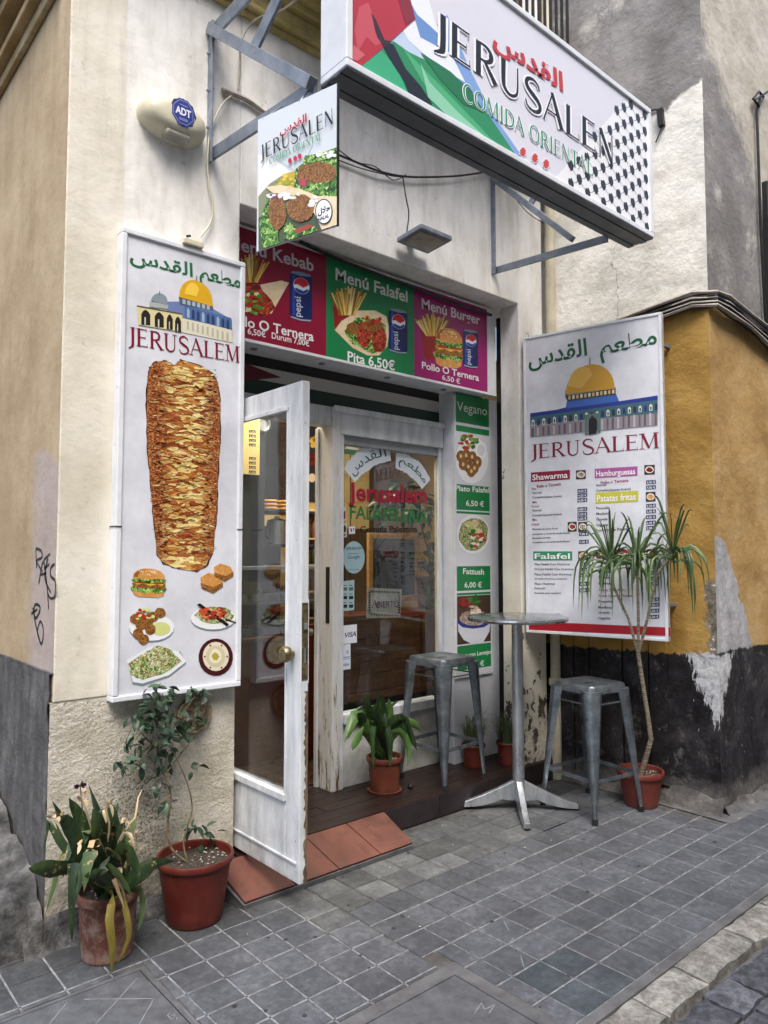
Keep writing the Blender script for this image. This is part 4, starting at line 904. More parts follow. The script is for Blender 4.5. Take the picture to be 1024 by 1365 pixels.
# --- tall sign on the left pier
ls = thing('vertical_sign', (1.435, -.03, .9), 'tall white framed sign with big kebab picture on the left pier', 'sign')
frame_box('frame', ls, 1.141, 1.734, -.062, 0, .90, 2.887, .024)
MB().box(1.165, 1.710, -.052, -.004, .924, 2.863).build('panel', MT['whiteboard'], ls)
MB().box(1.138, 1.166, -.0645, -.0, 1.617, 1.621).box(1.709, 1.737, -.0645, -.0, 1.617, 1.621).build('frame_joint', MT['dark'], ls)
P = Print((0, -.052, 0), (1, 0, 0), (0, -1, 0))
P.text("\uFEB1\uFEAA\uFED8\uFEDF\uFE8D", (173, 348), (257, 369), 26, G1, 1, off=.02, cap=1.0)
P.text("\uFEE2\uFECC\uFEC4\uFEE3", (266, 371), (321, 384), 26, G1, 1, off=.02, cap=1.0)
def dome_old(P):
    # side building of the shrine, small arcade in front
    P.pp([(252, 402), (270, 404), (309, 426), (310, 456), (242, 443), (222, 430), (222, 402)], '#6d7fb0', 1)
    P.pp([(242, 424), (309, 439), (310, 457), (242, 443)], '#dcd8c4', 2)
    P.pp([(246, 407), (308, 424), (309, 440), (246, 424)], '#4d6da0', 2)
    for i in range(9):
        x = 249+i*6.6; y = 410+i*1.9; P.pp([(x, y+3), (x+1.7, y), (x+3.6, y+4), (x+3.6, y+14), (x, y+13)], ['#2b3f66', '#9fb2c6'][i % 3 == 0], 3)
        P.pp([(x, y+18), (x+2.6, y+18.5), (x+2.6, y+30), (x, y+29)], '#b7b39c', 3)
    P.pp([(238, 396), (241, 396), (283, 405), (284, 414), (240, 406)], '#525f77', 3)
    for i in range(6): P.pp([(243+i*6.5, 399+i*1.5), (247+i*6.5, 400+i*1.5), (247+i*6.5, 406+i*1.5), (243+i*6.5, 405+i*1.5)], '#a9b4be', 4)
    P.pp([(238, 396)]+[(261+22*math.cos(R(a)), 398+5*math.cos(R(a))*1.0-24*math.sin(R(a))) for a in range(180, -1, -12)]+[(284, 409), (260, 402)], '#d9a821', 4)
    P.pp([(246, 392)]+[(256+10*math.cos(R(a)), 392-15*math.sin(R(a))) for a in range(170, 10, -16)]+[(262, 396)], '#efc94a', 5)
    P.pp([(261.4, 368), (262.4, 368), (262.4, 375), (261.4, 375)], '#4a4a40', 4)
    P.pp([(202, 401)]+[(212+11*math.cos(R(a)), 402-11*math.sin(R(a))) for a in range(180, -1, -15)]+[(223, 407)], '#8794a0', 4)
    P.pp([(212, 388), (213, 388), (213, 393), (212, 393)], '#4a4a40', 5)
    P.pp([(199, 402), (224, 406), (224, 412), (199, 409)], '#a9b2ae', 3)
    P.pp([(182, 408), (243, 419), (243, 443), (184, 433)], '#d9cfa0', 4)
    P.pp([(182, 407), (243, 418), (243, 420), (182, 409)], '#5b5844', 5)
    for (x, y) in [(188, 415), (206, 418), (222, 421), (233, 424)]:
        w_ = 12 if x < 210 else 8
        P.pp([(x, y+17+1), (x, y+4), (x+w_*.2, y), (x+w_*.5, y-2), (x+w_*.8, y+1), (x+w_, y+5), (x+w_, y+19)], '#26231e', 5)
        P.pp([(x+w_*.35, y+8), (x+w_*.5, y+8), (x+w_*.5, y+18), (x+w_*.35, y+18)], '#cfd0c6', 6)
dome_old(P)
P.serif('JERUSALEM', (170, 459), (320, 484), 24, RD, 2, fat=.95)
# kebab outline
kl = [(199, 490), (205, 482), (222, 480), (232, 487), (240, 479), (256, 484), (270, 488), (284, 497), (291, 510), (294, 540), (294, 590), (291, 640), (289, 690), (284, 738), (276, 754), (262, 762), (238, 759), (218, 752), (208, 738), (205, 700), (200, 650), (196, 600), (194, 540), (196, 505)]
def fuzz(pts, n, a):
    out = []
    for i in range(len(pts)):
        p, q = pts[i], pts[(i+1) % len(pts)]
        for k in range(n): t = k/n; out.append((p[0]+(q[0]-p[0])*t+random.uniform(-a, a), p[1]+(q[1]-p[1])*t+random.uniform(-a, a)))
    return out
P.pp(fuzz(kl, 5, 1.0), '#3a1710', 2); P.pp(fuzz([(244+(x-244)*.985, 620+(y-620)*.993) for x, y in kl], 4, .8), L=3, mat='f_kebab')
for i in range(300):
    y = 486+random.random()*268; e = random.random(); side = random.choice([-1, 1, 0]); cx = 245-(y-480)*.0+side*random.uniform(28, 44)*(1-.0009*(y-480)) if side else 245+random.uniform(-40, 40)
    wd = random.uniform(1.2, 4) if side else random.uniform(2, 7); h = random.uniform(.3, 1.2); a = random.uniform(-.35, .45)
    if not 198+max(0, y-640)*.09 < cx < 292-max(0, y-600)*.06 or y > 745 or y < 492: continue
    c = random.choice(['#5a1d12', '#3f130d', '#7c2f16', '#8d4420', '#2e0f0a']) if side or random.random() < .35 else random.choice(['#dcc67c', '#cda860', '#e6d898', '#b9803f', '#9a4a26', '#8a5a2a'])
    pts = [(cx+wd*math.cos(t)*math.cos(a)-h*math.sin(t)*math.sin(a), y+wd*math.cos(t)*math.sin(a)+h*math.sin(t)*math.cos(a)) for t in [k*math.pi/4 for k in range(8)]]
    P.pp([(x+random.uniform(-.4, .4), yy+random.uniform(-.2, .2)) for x, yy in pts], c, 4, k=i % 40)
for i in range(34):   # dark folds across the meat
    y = 492+i*7.8+random.uniform(-2, 2); x0 = 200+random.uniform(0, 30); x1 = 290-random.uniform(0, 30)-(y-480)*.02; n = 9; top = []; bt = []
    for k in range(n+1):
        x = x0+(x1-x0)*k/n; yy = y+2.5*math.sin(k*1.3+i)+random.uniform(-1.5, 1.5)+(x-245)*.05; t = random.uniform(.1, .45); top.append((x, yy-t)); bt.append((x, yy+t))
    if 500 < y < 736: P.pp(top+bt[::-1], '#4b1a10', 5, k=i % 12)
P.burger(198, 777, 50, 38, 2, .05)
for (cx, cy, s_) in [(282, 776, 15), (298, 762, 13)]:
    P.pp([(cx-s_, cy-6), (cx-4, cy-s_*.85), (cx+s_*.7, cy-s_*.5), (cx+s_, cy+2), (cx+3, cy+s_), (cx-s_*.9, cy+s_*.5)], L=2+.3*s_/15, mat='f_bun'); P.pp([(cx-s_, cy+1), (cx+2, cy+s_*.45), (cx+s_, cy), (cx+s_, cy+6), (cx+2, cy+s_), (cx-s_*.9, cy+s_*.55)], '#40260f', 3, mat='f_brown')
P.ell(202, 838, 30, 18, '#7a8a90', 1.5, a0=0); P.ell(202, 836, 30, 18, '#f0f2f4', 2); P.ell(214, 838, 13, 9, '#d3d98a', 3, k=1)
for i, (x, y) in enumerate([(184, 845), (191, 852), (188, 833), (196, 829), (204, 822), (200, 839), (213, 817), (180, 825)]): P.ell(x, y, 7.5, 7, L=4, mat='f_brown', k=i*2, n=12, jit=.08)
P.blobs(192, 820, 12, 8, ['#4b8a2c', '#b52c20', '#d8e08a'], 26, 3, 5)
P.ell(284, 826, 30, 15, '#7a8a90', 1.5); P.ell(284, 824, 30, 15, '#eef0f2', 2); P.ell(286, 820, 25, 12, L=3, mat='f_salad', jit=.12)
P.pp([(262, 806), (266, 804), (305, 832), (302, 835)], '#1c130f', 6); P.blobs(284, 817, 17, 7, ['#a83a20', '#c9522f', '#7c2414', '#d88a5a'], 30, 4, 5)
P.pp([(300, 824), (316, 830), (316, 831.4), (300, 827)], '#2a2420', 4)
P.pp([(170, 884), (240, 868), (248, 884), (226, 902), (190, 914), (177, 912)], '#7c8a92', 1.5); P.pp([(169, 880), (200, 862), (238, 868), (248, 882), (225, 900), (190, 911), (177, 909)], '#e9edf0', 2)
P.pp(fuzz([(171, 884), (190, 870), (212, 860), (230, 868), (242, 882), (222, 896), (190, 907), (175, 900)], 4, 1.5), L=3, mat='f_salad')
P.ell(287.5, 876, 23, 25, '#421012', 2, a0=.1); P.ell(287.5, 875, 17.5, 19.5, '#e6dfc8', 3); P.ell(287, 875, 13, 14.5, '#d4cba8', 4); P.ell(287, 875, 8, 9.5, '#efe8d0', 5, jit=.12); P.ell(287, 875, 4.5, 5, '#b7a83c', 6, jit=.2)
for a in range(0, 360, 60): P.ell(287.5+15*math.cos(R(a)), 875+17*math.sin(R(a)), 1.4, 1.4, '#9b3524', 6, n=6)
P.build('printed_vinyl', ls)
# --- round plate stuck on the rough render
pl_ = thing('wall_plaque', (1.532, -.02, .79), 'round carved clay plaque on the rough wall below the kebab sign', 'plaque')
MB().lathe([(.083, 0), (.085, -.012), (.078, -.022), (.066, -.016), (.062, -.02), (.03, -.022), (0.001, -.026)], (1.530, -.003, .792), 28, 0, 'y').build('dish', simple('carved_clay', '#5d5142', '#9a8a70', 45, .85, 0, 1.0, 60, .01), pl_, smooth=True)
m = MB()
for i in range(8):
    a = i*math.pi/4; m.tube([(1.53+.028*math.cos(a), -.026, .792+.028*math.sin(a)), (1.53+.055*math.cos(a+.3), -.028, .792+.055*math.sin(a+.3))], .005, 6)
m.build('carving', MT['twig'], pl_)
# --- large box sign
bs = thing('large_box_sign', (2.72, -.92, 3.32), 'big projecting light box sign with flag design reading JERUSALEN above the shop', 'sign')
BX0, BX1, BY0, BY1, BZ0, BZ1 = 1.602, 3.842, -1.0, -.835, 3.312, 4.075
m = MB(); f = .03
m.box(BX0, BX1, BY0, BY1, BZ0+.001, BZ0+f).box(BX0, BX1, BY0, BY1, BZ1-f, BZ1).box(BX0, BX0+f, BY0, BY1, BZ0+f, BZ1-f).box(BX1-f, BX1, BY0, BY1, BZ0+f, BZ1-f)
m.build('frame', MT['alu'], bs, bevel=.004)
MB().box(BX0+f, BX1-f, BY0+.012, BY1-.005, BZ0+f, BZ1-f).build('panel', MT['whiteboard'], bs)
m = MB(); 
for i in range(4): m.box(BX0+.002, BX1-.002, BY0+.004+i*.0405, BY0+.042+i*.0405, BZ0-.006-(i % 2)*.004, BZ0)
m.build('soffit_strip', MT['dkalu'], bs, bevel=.002)
P = Print((0, BY0+.012, 0), (1, 0, 0), (0, -1, 0))
u0, u1, v0, v1 = BX0+f, BX1-f, BZ0+f, BZ1-f
P.poly(xz(u0, u1, v0, v1), '#dcdde8', 0)
def clipx(pts): return [(min(max(x, u0), u1), min(max(y, v0), v1)) for x, y in pts]
q = lambda pts: clipx([P.P(*p) for p in pts])
P.poly(q([(462, -40), (545, -40), (560, 20), (590, 60), (630, 118), (640, 170), (560, 150), (480, 60), (462, 20)]), '#c4d8f0', 1)
P.poly(q([(575, 40), (596, 20), (625, 90), (655, 150), (700, 215), (655, 190), (625, 140), (600, 100)]), '#7fa5dc', 1.5)
P.poly(q([(500, -20), (560, -40), (580, 30), (620, 110), (585, 90), (545, 55)]), '#eef3fa', 2)
P.poly(q([(545, 0), (556, 20), (572, 34), (600, 60), (598, 70), (560, 50)]), '#6d94cf', 2.5)
gr_ = [(522, 55), (540, 65), (560, 70), (590, 95), (625, 118), (660, 165), (690, 212), (462, 83), (480, 88), (505, 75)]
P.poly(q([(482, 88), (510, 66), (524, 55), (545, 70), (566, 80), (590, 100), (622, 122), (650, 152), (688, 214), (560, 141), (500, 107)]), '#2f8f5e', 3)
P.poly(q([(482, 88), (508, 68), (530, 92), (543, 126), (510, 112)]), '#3fae80', 4)
P.poly(q([(535, 62), (560, 88), (590, 118), (640, 170), (660, 196), (625, 178), (590, 150), (560, 105)]), '#4fb07a', 4)
P.poly(q([(560, 84), (572, 110), (610, 150), (650, 190), (640, 186), (598, 158), (570, 130)]), '#8fd0b0', 5)
P.poly(q([(560, 70), (600, 96), (626, 120), (646, 150), (618, 140), (584, 104)]), '#23754c', 5)
P.poly(q([(495, 20), (502, 30), (512, 56), (524, 60), (540, 92), (560, 115), (575, 138), (575, 145), (545, 128), (538, 108), (522, 84), (510, 62), (500, 44)]), '#20242e', 6)
P.poly(q([(462, -60), (538, -60), (545, -5), (553, 26), (524, 52), (508, 66), (482, 88), (462, 79)]), '#b8323f', 5)
P.poly(q([(478, 10), (490, 4), (500, 30), (512, 56), (500, 62), (488, 50), (476, 70), (472, 40)]), '#c95560', 6)
P.poly(q([(494, 18), (500, 26), (512, 54), (522, 56), (512, 64), (502, 50)]), '#3b2834', 7)
P.poly(q([(470, 60), (486, 74), (476, 82), (468, 80)]), '#d06a70', 7)
P.poly(q([(530, 0), (545, -5), (553, 26), (540, 34)]), '#8c2633', 7)
# chequered scarf pattern in the lower right corner
area = [(742, 236), (834, 136), (872, 160), (872, 318)]
tri = [P.P(*p) for p in [(740, 237), (833, 134), (871, 158), (871, 319)]]
P.poly([(max(u0, min(u1, a)), max(v0, min(v1, b))) for a, b in tri], '#eef0f4', 1)
def inside(a, b, poly):
    c = False; j = len(poly)-1
    for i in range(len(poly)):
        if (poly[i][1] > b) != (poly[j][1] > b) and a < (poly[j][0]-poly[i][0])*(b-poly[i][1])/(poly[j][1]-poly[i][1])+poly[i][0]: c = not c
        j = i
    return c
DX, DZ = .074, .094
for i in range(-2, 30):
    for k in range(-2, 14):
        a = u1-.03-i*DX+.0*k; b = v0+.02+k*DZ+(DZ/2 if i % 2 else 0)
        if inside(a, b, tri) and a < u1-.01 and v0+.012 < b < v1-.012:
            P.poly([(a-.020, b-.015), (a-.009, b-.020), (a-.002, b-.031), (a+.014, b-.022), (a+.024, b-.004), (a+.018, b+.016), (a+.004, b+.030), (a-.006, b+.020), (a-.019, b+.022), (a-.026, b+.002)], '#2c2d33', 3)
            for sx in (-1, 1):
                c, d = a+sx*DX, b+DZ/2
                if inside(c, d, tri) and c < u1 and d < v1: P.poly([(a-.002, b), (a+.003, b), (a+sx*DX*.62+.003, b+DZ*.22), (c+.003, d), (c-.002, d), (a+sx*DX*.62-.002, b+DZ*.22)], '#44464c', 2, k=(1+sx))
P.serif('JERUSALEN', (576, 58), (820, 222), 47, '#16171c', 8, serif=False, fat=1.05, halo='#f4f5fa')
P.serif('COMIDA ORIENTAL', (616, 133), (790, 236), 23, '#2f9068', 8, serif=False, fat=.9, halo='#f4f5fa')
P.text("\uFEB1\uFEAA\uFED8\uFEDF\uFE8D", (656, 60), (750, 122), 36, '#c23434', 8, off=.03, cap=1.0)
for (cx, cy) in [(696, 203), (712, 211), (727, 219)]:
    P.pp([(cx+(8 if i % 2 else 5.6)*.72*math.cos(i*math.pi/8), cy+(9.5 if i % 2 else 7)*.9*math.sin(i*math.pi/8)) for i in range(16)], '#f4f5fa', 8); P.pp([(cx+(6.5 if i % 2 else 4.5)*.72*math.cos(i*math.pi/8), cy+(8 if i % 2 else 5.8)*.9*math.sin(i*math.pi/8)) for i in range(16)], '#c8453f', 9)
P.build('printed_vinyl', bs)
# --- steel brackets that carry it
def bracket(label, x, paths, bolts):
    t = thing('steel_bracket', (x, -.02, 3.6), label, 'bracket', 'steel brackets holding the large sign')
    for name, a, b, w_, h_ in paths: MB().bar(a, b, w_, h_).build(name, MT['steel'], t, bevel=.002)
    for (bx, bz) in bolts: MB().lathe([(.008, 0), (.008, -.006), (.0, -.008)], (bx, -.0125, bz), 6, 0, 'y').build('bolt', MT['steel'], t)
X_ = 1.56
bracket('grey steel bracket with bolts left of the large sign, beside the alarm box', X_,
  [('wall_plate', (X_, -.006, 3.33), (X_, -.006, 4.02), .065, .012), ('lower_arm', (X_+.02, 0, 3.385), (X_+.02, -.84, 3.30), .014, .06),
   ('diagonal_brace', (X_, -.01, 3.99), (X_, -.84, 3.30), .04, .05), ('upper_arm', (X_+.02, 0, 3.99), (X_+.02, -.84, 3.97), .014, .075), ('strut', (X_+.02, -.36, 3.69), (X_+.02, -.80, 3.97), .014, .075)],
  [(X_-.012, 3.86), (X_-.012, 3.68), (X_+.012, 3.94), (X_+.012, 3.70), (X_-.012, 3.50), (X_+.012, 3.47)])
X_ = 3.60
bracket('grey steel bracket under the right end of the large sign', X_,
  [('wall_plate', (X_, -.006, 3.33), (X_, -.006, 4.0), .05, .012), ('lower_arm', (X_+.02, 0, 3.36), (X_+.02, -.84, 3.30), .012, .045),
   ('diagonal_brace', (X_, -.01, 3.98), (X_, -.62, 3.36), .03, .034), ('upper_arm', (X_+.02, 0, 3.98), (X_+.02, -.84, 3.98), .012, .045), ('strut', (X_+.02, -.30, 3.70), (X_+.02, -.60, 3.98), .012, .045)],
  [(X_, 3.9), (X_, 3.75), (X_, 3.6), (X_, 3.46), (X_, 3.38)])
# --- small double sided board under its left end
so_ = Vector((1.478, -.585, 0)); sdv = Vector((.25, -.97, 0)).normalized(); snn = Vector((-.97, -.25, 0)).normalized()
ss = thing('small_hanging_sign', (1.53, -.78, 2.70), 'small square board with falafel picture hanging under the large sign', 'sign')
a = so_; b = so_+sdv*.407; SZ0, SZ1 = 2.702, 3.243
MB().prism([a+Vector((0, 0, SZ0)), b+Vector((0, 0, SZ0)), b+Vector((0, 0, SZ1)), a+Vector((0, 0, SZ1))], -snn*.006).build('panel', MT['whiteboard'], ss)
m = MB(); m.bar(b+Vector((0, 0, SZ0-.002)), b+Vector((0, 0, SZ1+.002)), .004, .010).build('edge_strip', MT['dark'], ss)
m = MB(); m.tube([tuple(so_+sdv*.22+Vector((0, 0, SZ1-.004))), (1.575, -.80, 3.305)], .003, 6).tube([tuple(so_+sdv*.03+Vector((0, 0, SZ1-.008))), (1.575, -.61, 3.33)], .003, 6).build('hanging_wire', MT['steel'], ss)
P = Print(so_, sdv, snn)
def W(pts): 
    return [(min(max(a_, 0), .4065), min(max(b_, SZ0+.001), SZ1-.001)) for a_, b_ in [P.P(*p) for p in pts]]
P.poly([(0, SZ0), (.4065, SZ0), (.4065, SZ1), (0, SZ1)], '#d3dade', 0)
P.poly(W([(345, 205), (370, 215), (400, 240), (452, 218), (452, 300), (345, 336)]), '#e8e8e4', 1)
P.poly(W([(345, 262), (360, 245), (380, 232), (395, 230), (452, 196), (452, 305), (345, 338)]), '#8a8f6a', 1.5)
P.poly(W([(345, 290), (452, 255), (452, 305), (345, 338)]), '#4f5a3c', 2)
P.poly(W([(395, 225), (404, 218), (430, 208), (452, 200), (452, 255), (400, 268), (388, 250)]), L=2.5, mat='f_green')
P.poly(W([(368, 247), (380, 232), (394, 228), (392, 250), (372, 258)]), '#c8a92c', 3)
P.blobs(380, 243, 10, 9, ['#e0c94a', '#b3951f', '#8fae3a'], 30, 3, 4)
P.poly(W([(400, 224), (412, 217), (418, 226), (412, 246), (402, 250), (396, 238)]), L=5, mat='f_brown')
P.ell(429, 231, 20, 15, L=6, mat='f_brown', jit=.05)
P.poly(W([(408, 208), (428, 205), (452, 196), (452, 210), (430, 214), (416, 218), (404, 216)]), L=6.5, mat='f_green'); P.blobs(436, 206, 14, 4, ['#eef0e8', '#cfe0b0', '#e8d9c0'], 16, 3, 7)
P.poly(W([(404, 248), (452, 240), (452, 262), (425, 262), (408, 258)]), L=6.5, mat='f_green'); P.poly(W([(402, 238), (410, 240), (408, 250), (401, 248)]), '#b0475a', 8)
P.poly(W([(355, 250), (375, 247), (400, 252), (425, 262), (452, 262), (452, 300), (430, 310), (420, 285), (395, 262), (365, 258)]), L=8, mat='f_tan')
P.poly(W([(347, 300), (352, 280), (362, 262), (372, 258), (378, 275), (372, 300), (372, 330), (352, 336)]), L=8.5, mat='f_green')
P.ell(371, 283, 12, 24, L=9, mat='f_brown', jit=.05, a0=.2); P.ell(402, 278, 18, 19, L=9.5, mat='f_brown', jit=.05)
P.blobs(388, 262, 14, 4, ['#f0f0ea', '#e4e6e0'], 12, 4, 10); P.blobs(364, 262, 6, 4, ['#7d3a68', '#efeaf0'], 8, 3, 10); P.blobs(419, 270, 5, 7, ['#eef0ee', '#e4e6e0'], 8, 3.4, 10.5)
P.poly(W([(380, 300), (388, 296), (396, 306), (420, 302), (425, 312), (405, 322), (388, 330), (380, 318)]), L=11, mat='f_green'); P.poly(W([(392, 308), (412, 300), (421, 302), (400, 312)]), '#a5472c', 12)
P.poly(W([(348, 303), (358, 300), (368, 318), (375, 332), (352, 338)]), L=11, mat='f_green')
P.ell(433.5, 283, 11.5, 17, '#15161a', 13); P.ell(433.5, 283, 10.3, 15.5, '#f2f3f4', 14)
P.text("\uFEDD\uFEFC\uFEA3", (425.5, 288), (442.5, 280), 10, '#111111', 15, off=.03, cap=1.0); P.text('HALAL', (426.5, 296), (440.5, 290.5), 4.6, '#111111', 15, off=.03)
P.poly(W([(352, 200), (368, 212), (400, 232), (418, 192)]), '#cfd6da', 2)
P.serif('JERUSALEN', (349, 215), (448, 165), 19.5, '#131418', 15, serif=False, fat=.95)
P.serif('COMIDA ORIENTAL', (361, 220), (431, 187), 8.5, '#2f8a5c', 15, serif=False, fat=1.0)
P.text("\uFEB1\uFEAA\uFED8\uFEDF\uFE8D", (375, 181), (411, 163), 15, '#b32a38', 15, off=.03, cap=1.0)
for (cx, cy) in [(388.5, 215.5), (395.5, 212.5), (401.5, 209.5)]: P.ell(cx, cy, 2.7, 3.8, '#b32a4a', 15, n=8)
P.build('printed_vinyl', ss)
# --- menu sign on the wall of the corner building
off = .05
MO = Vector((4.085, -.875, 0)); MD = Vector((-.20, .845, 0)).normalized(); MN = Vector((-.845, -.20, 0)).normalized()
def wm(s, o=0, z=0): q_ = MO+MD*s+MN*(o-.05); return (q_.x, q_.y, z)
rsn = thing('menu_sign', wm(.45, .03, .99), 'large white menu sign with golden dome on the right, behind the palm-like plant', 'sign')
e0 = (hit(881, 414, MO, MN)-MO).dot(MD); e1 = (hit(697, 450, MO, MN)-MO).dot(MD); S0, S1, ZA, ZB = e0, e1, hit(703, 843, MO, MN).z, hit(697, 450, MO, MN).z
m = MB(); u = lambda s, z, o=0: Vector(wm(s, o, z))
m.prism([u(S0, ZA), u(S1, ZA), u(S1, ZB), u(S0, ZB)], MN*(off-.006)).build('panel', MT['whiteboard'], rsn)
f = .017
for (a, b, c, d) in [(S0, S1, ZA, ZA+f), (S0, S1, ZB-f, ZB), (S0, S0+f, ZA+f, ZB-f), (S1-f, S1, ZA+f, ZB-f)]:
    MB().prism([u(a, c), u(b, c), u(b, d), u(a, d)], MN*off).build('frame_bar', MT['alu'], rsn, bevel=.002)
P = Print(MO-MN*.006, -MD, MN)
for s_, z_ in ((S0+.05, 1.2), (S0+.05, 2.8)): MB().bar(Vector(wm(s_, 0, z_)), Vector(wm(s_, 0, z_))+Vector((.24, 0, 0)), .02, .02).build('mounting_bar', MT['steel'], rsn)
L_ = lambda a, b, t: a+(b-a)*t
pA, pB, pC, pD = (700, 452), (879, 417), (893, 849), (707, 840)
def Q(px, py): return (px, py)
P.text("\uFEB1\uFEAA\uFED8\uFEDF\uFE8D", (705, 489), (783, 473), 30, '#1c5a38', 1, off=.02, cap=1.0)
P.text("\uFEE2\uFECC\uFEC4\uFEE3", (800, 473), (876, 458), 30, '#1c5a38', 1, off=.02, cap=1.0)
P.pp([(707, 556), (754, 543), (825, 535), (877, 527), (877, 545), (707, 572)], '#2f4fa8', 1)
P.pp([(754, 545), (757, 530), (820, 522), (826, 536)], '#3d67b8', 2)
P.pp([(707, 551), (877, 528), (877, 533), (707, 556)], '#27348c', 3)
P.pp([(707, 556), (877, 533), (877, 551), (707, 566)], '#3e6370', 4)
P.pp([(707, 566), (877, 551), (877, 567), (707, 583)], '#8f8790', 4)
for i in range(24):
    t = i/23; x = 709+t*164; y0 = L_(559, 537.5, t); y1 = L_(582, 566.5, t); c = ['#c9d6cc', '#203a7c', '#d8dcd0', '#2a2f38'][i % 4]
    P.pp([(x, y0+2), (x+2, y0), (x+4, y0+2), (x+4, y0+9), (x, y0+9)], c, 5); P.pp([(x+1.2, y0+3.5), (x+3, y0+3.5), (x+3, y0+8), (x+1.2, y0+8)], '#1e2a3c', 6)
    P.pp([(x, y0+12), (x+2.6, y0+12), (x+2.6, y1), (x, y1)], ['#5a5458', '#b9b4ba', '#6a5f60'][i % 3], 5)
P.pp([(785, 580), (785, 560), (790, 556), (796, 559), (796, 578)], '#16161a', 7); P.pp([(780, 553), (800, 550), (801, 577), (797, 577.5), (797, 558), (790, 554), (784, 560), (784, 580), (780, 580)], '#5a7a70', 6)
P.pp([(754, 530), (754, 519), (757, 527), (820, 518), (821, 515), (821, 526), (757, 535)], '#4a3a2a', 4)
for i in range(12): P.pp([(758+i*5.3, 528-i*.75), (761+i*5.3, 527.5-i*.75), (761+i*5.3, 532.5-i*.75), (758+i*5.3, 533-i*.75)], ['#c7b27a', '#d8d2c0'][i % 2], 5)
P.pp([(753, 526)]+[(787+32.5*math.cos(R(a)), 521-4.5*math.cos(R(a))-35*math.sin(R(a))) for a in range(180, -1, -10)]+[(821, 518)], '#c9982f', 6)
P.pp([(757, 515)]+[(778+20*math.cos(R(a)), 516-27*math.sin(R(a))) for a in range(175, 60, -12)]+[(790, 500), (775, 518)], '#d9ae4a', 7)
P.pp([(786, 477), (787.4, 477), (787.4, 487), (786, 487)], '#7a6a3a', 6)
P.serif('JERUSALEM', (707, 612), (880, 597), 19, RD, 2, fat=.9)
def header(px0, py0, px1, py1, h, col, word, tcol='#f4f4f4', sub=None, subcol='#a02060', slope=-.06):
    P.pp([(px0, py0), (px1, py0+slope*(px1-px0)), (px1, py0+h+slope*(px1-px0)), (px0, py0+h)], col, 1)
    P.text(word, (px0+2, py0+h*.82), (px1-3, py0+h*.82+slope*(px1-px0)), h*.62, tcol, 3, off=.015)
    if sub: P.text(sub, (px0+8, py0+h+8), (px1-12, py0+h+8+slope*(px1-px0)), 4, subcol, 2, off=.02)
header(708, 630, 760, 0, 12.5, '#8c1d3c', 'Shawarma', sub='Pollo o Ternera', subcol='#8c1d3c', slope=-.07)
header(793, 625, 850, 0, 12.5, '#a8559a', 'Hamburguesas', sub='Pollo o Ternera', slope=-.06)
header(794, 657, 851, 0, 14.5, '#c3c23c', 'Patatas fritas', slope=-.05)
header(711, 735, 763, 0, 12, '#2f8f68', 'Falafel', slope=0)
header(795, 733, 851, 0, 11.5, '#a82c2c', 'Tarrinas', sub='Para Llevar', subcol='#a03060', slope=-.01)
def pic(x, y, w_, h_, mt, c='#8a6a3a'):
    P.pp([(x, y), (x+w_, y-.6), (x+w_, y+h_-.6), (x, y+h_)], '#3a2f28', 1); P.ell(x+w_/2, y+h_/2-.3, w_*.42, h_*.36, '#e9e4da', 2, n=12); P.ell(x+w_/2, y+h_/2-.3, w_*.32, h_*.25, L=3, mat=mt, n=10, jit=.2)
pic(768, 627, 13, 12, 'f_lentil'); pic(859, 620, 14, 13, 'f_red'); pic(861, 656, 13, 13, 'f_bun'); pic(757, 696, 12, 13, 'f_red'); pic(771, 696, 12, 13, 'f_lentil'); pic(771, 735, 13, 12, 'f_bun'); pic(862, 732, 14, 13, 'f_brown')
def price(x, y, t='6,00 €'):
    P.pp([(x, y), (x+13, y-.8), (x+13, y+4.4), (x, y+5.2)], '#232c55', 1); P.text(t, (x+1, y+4.3), (x+12, y+3.6), 3.2, '#eef0f8', 2, off=.01)
def row(x, y, w_, t, col='#26262a', h=3.0, s=-.05): P.text(t, (x, y), (x+w_, y+s*w_), h, col, 1, off=.012)
row(709, 653, 6, 'Pita', '#9c2040'); 
for y, t, w_, p in [(658.5, 'Normal', 12, '4,00 €'), (664.5, 'Completo(queso-huevo)', 39, '4,50 €'), (671, 'Mix', 6, '4,50 €')]: row(710, y, w_, t); price(770, y-6.5, p)
row(709, 676.5, 10, 'Durum', '#9c2040')
for y, t, w_, p in [(682, 'Normal', 12, '4,80 €'), (688.5, 'Completo(queso-huevo)', 39, '5,50 €'), (694.5, 'Mix', 6, '5,00 €')]: row(710, y, w_, t); price(770, y-5.5, p)
row(709, 700.5, 10, 'Kebab', '#9c2040')
for y, t, w_ in [(706.5, 'Montañita de Carne Picada', 34), (713, 'Completo y arroz-Ensalada-Patata', 50), (718.5, 'Montañita de Pollo', 24), (724, 'Completo y arroz-Ensalada-Patata', 50)]: row(710, y, w_, t, h=2.3, s=-.03)
price(772, 709.5, '7,00 €'); price(772, 720, '9,00 €')
for y, t, w_ in [(753.5, 'Pita Falafel Con Hummus', 47), (760, 'Durum Falafel Con Hummus', 52), (767, 'Plato Falafel Con Hummus', 49), (772.5, '(8 bolas-Hummus-ensalada)', 43), (779.5, 'Plato Hummus', 27), (785.5, 'Fattush', 14), (791.5, 'Ensalada (por tamaño)', 35)]: row(713, y, w_, t, h=3.0 if 'bolas' not in t and '(por' not in t else 2.2, s=0)
for y, p in [(750, '4,50 €'), (757, '5,00 €'), (764, '6,50 €'), (776, '4,00 €'), (784.5, '5,00 €')]: price(773, y, p)
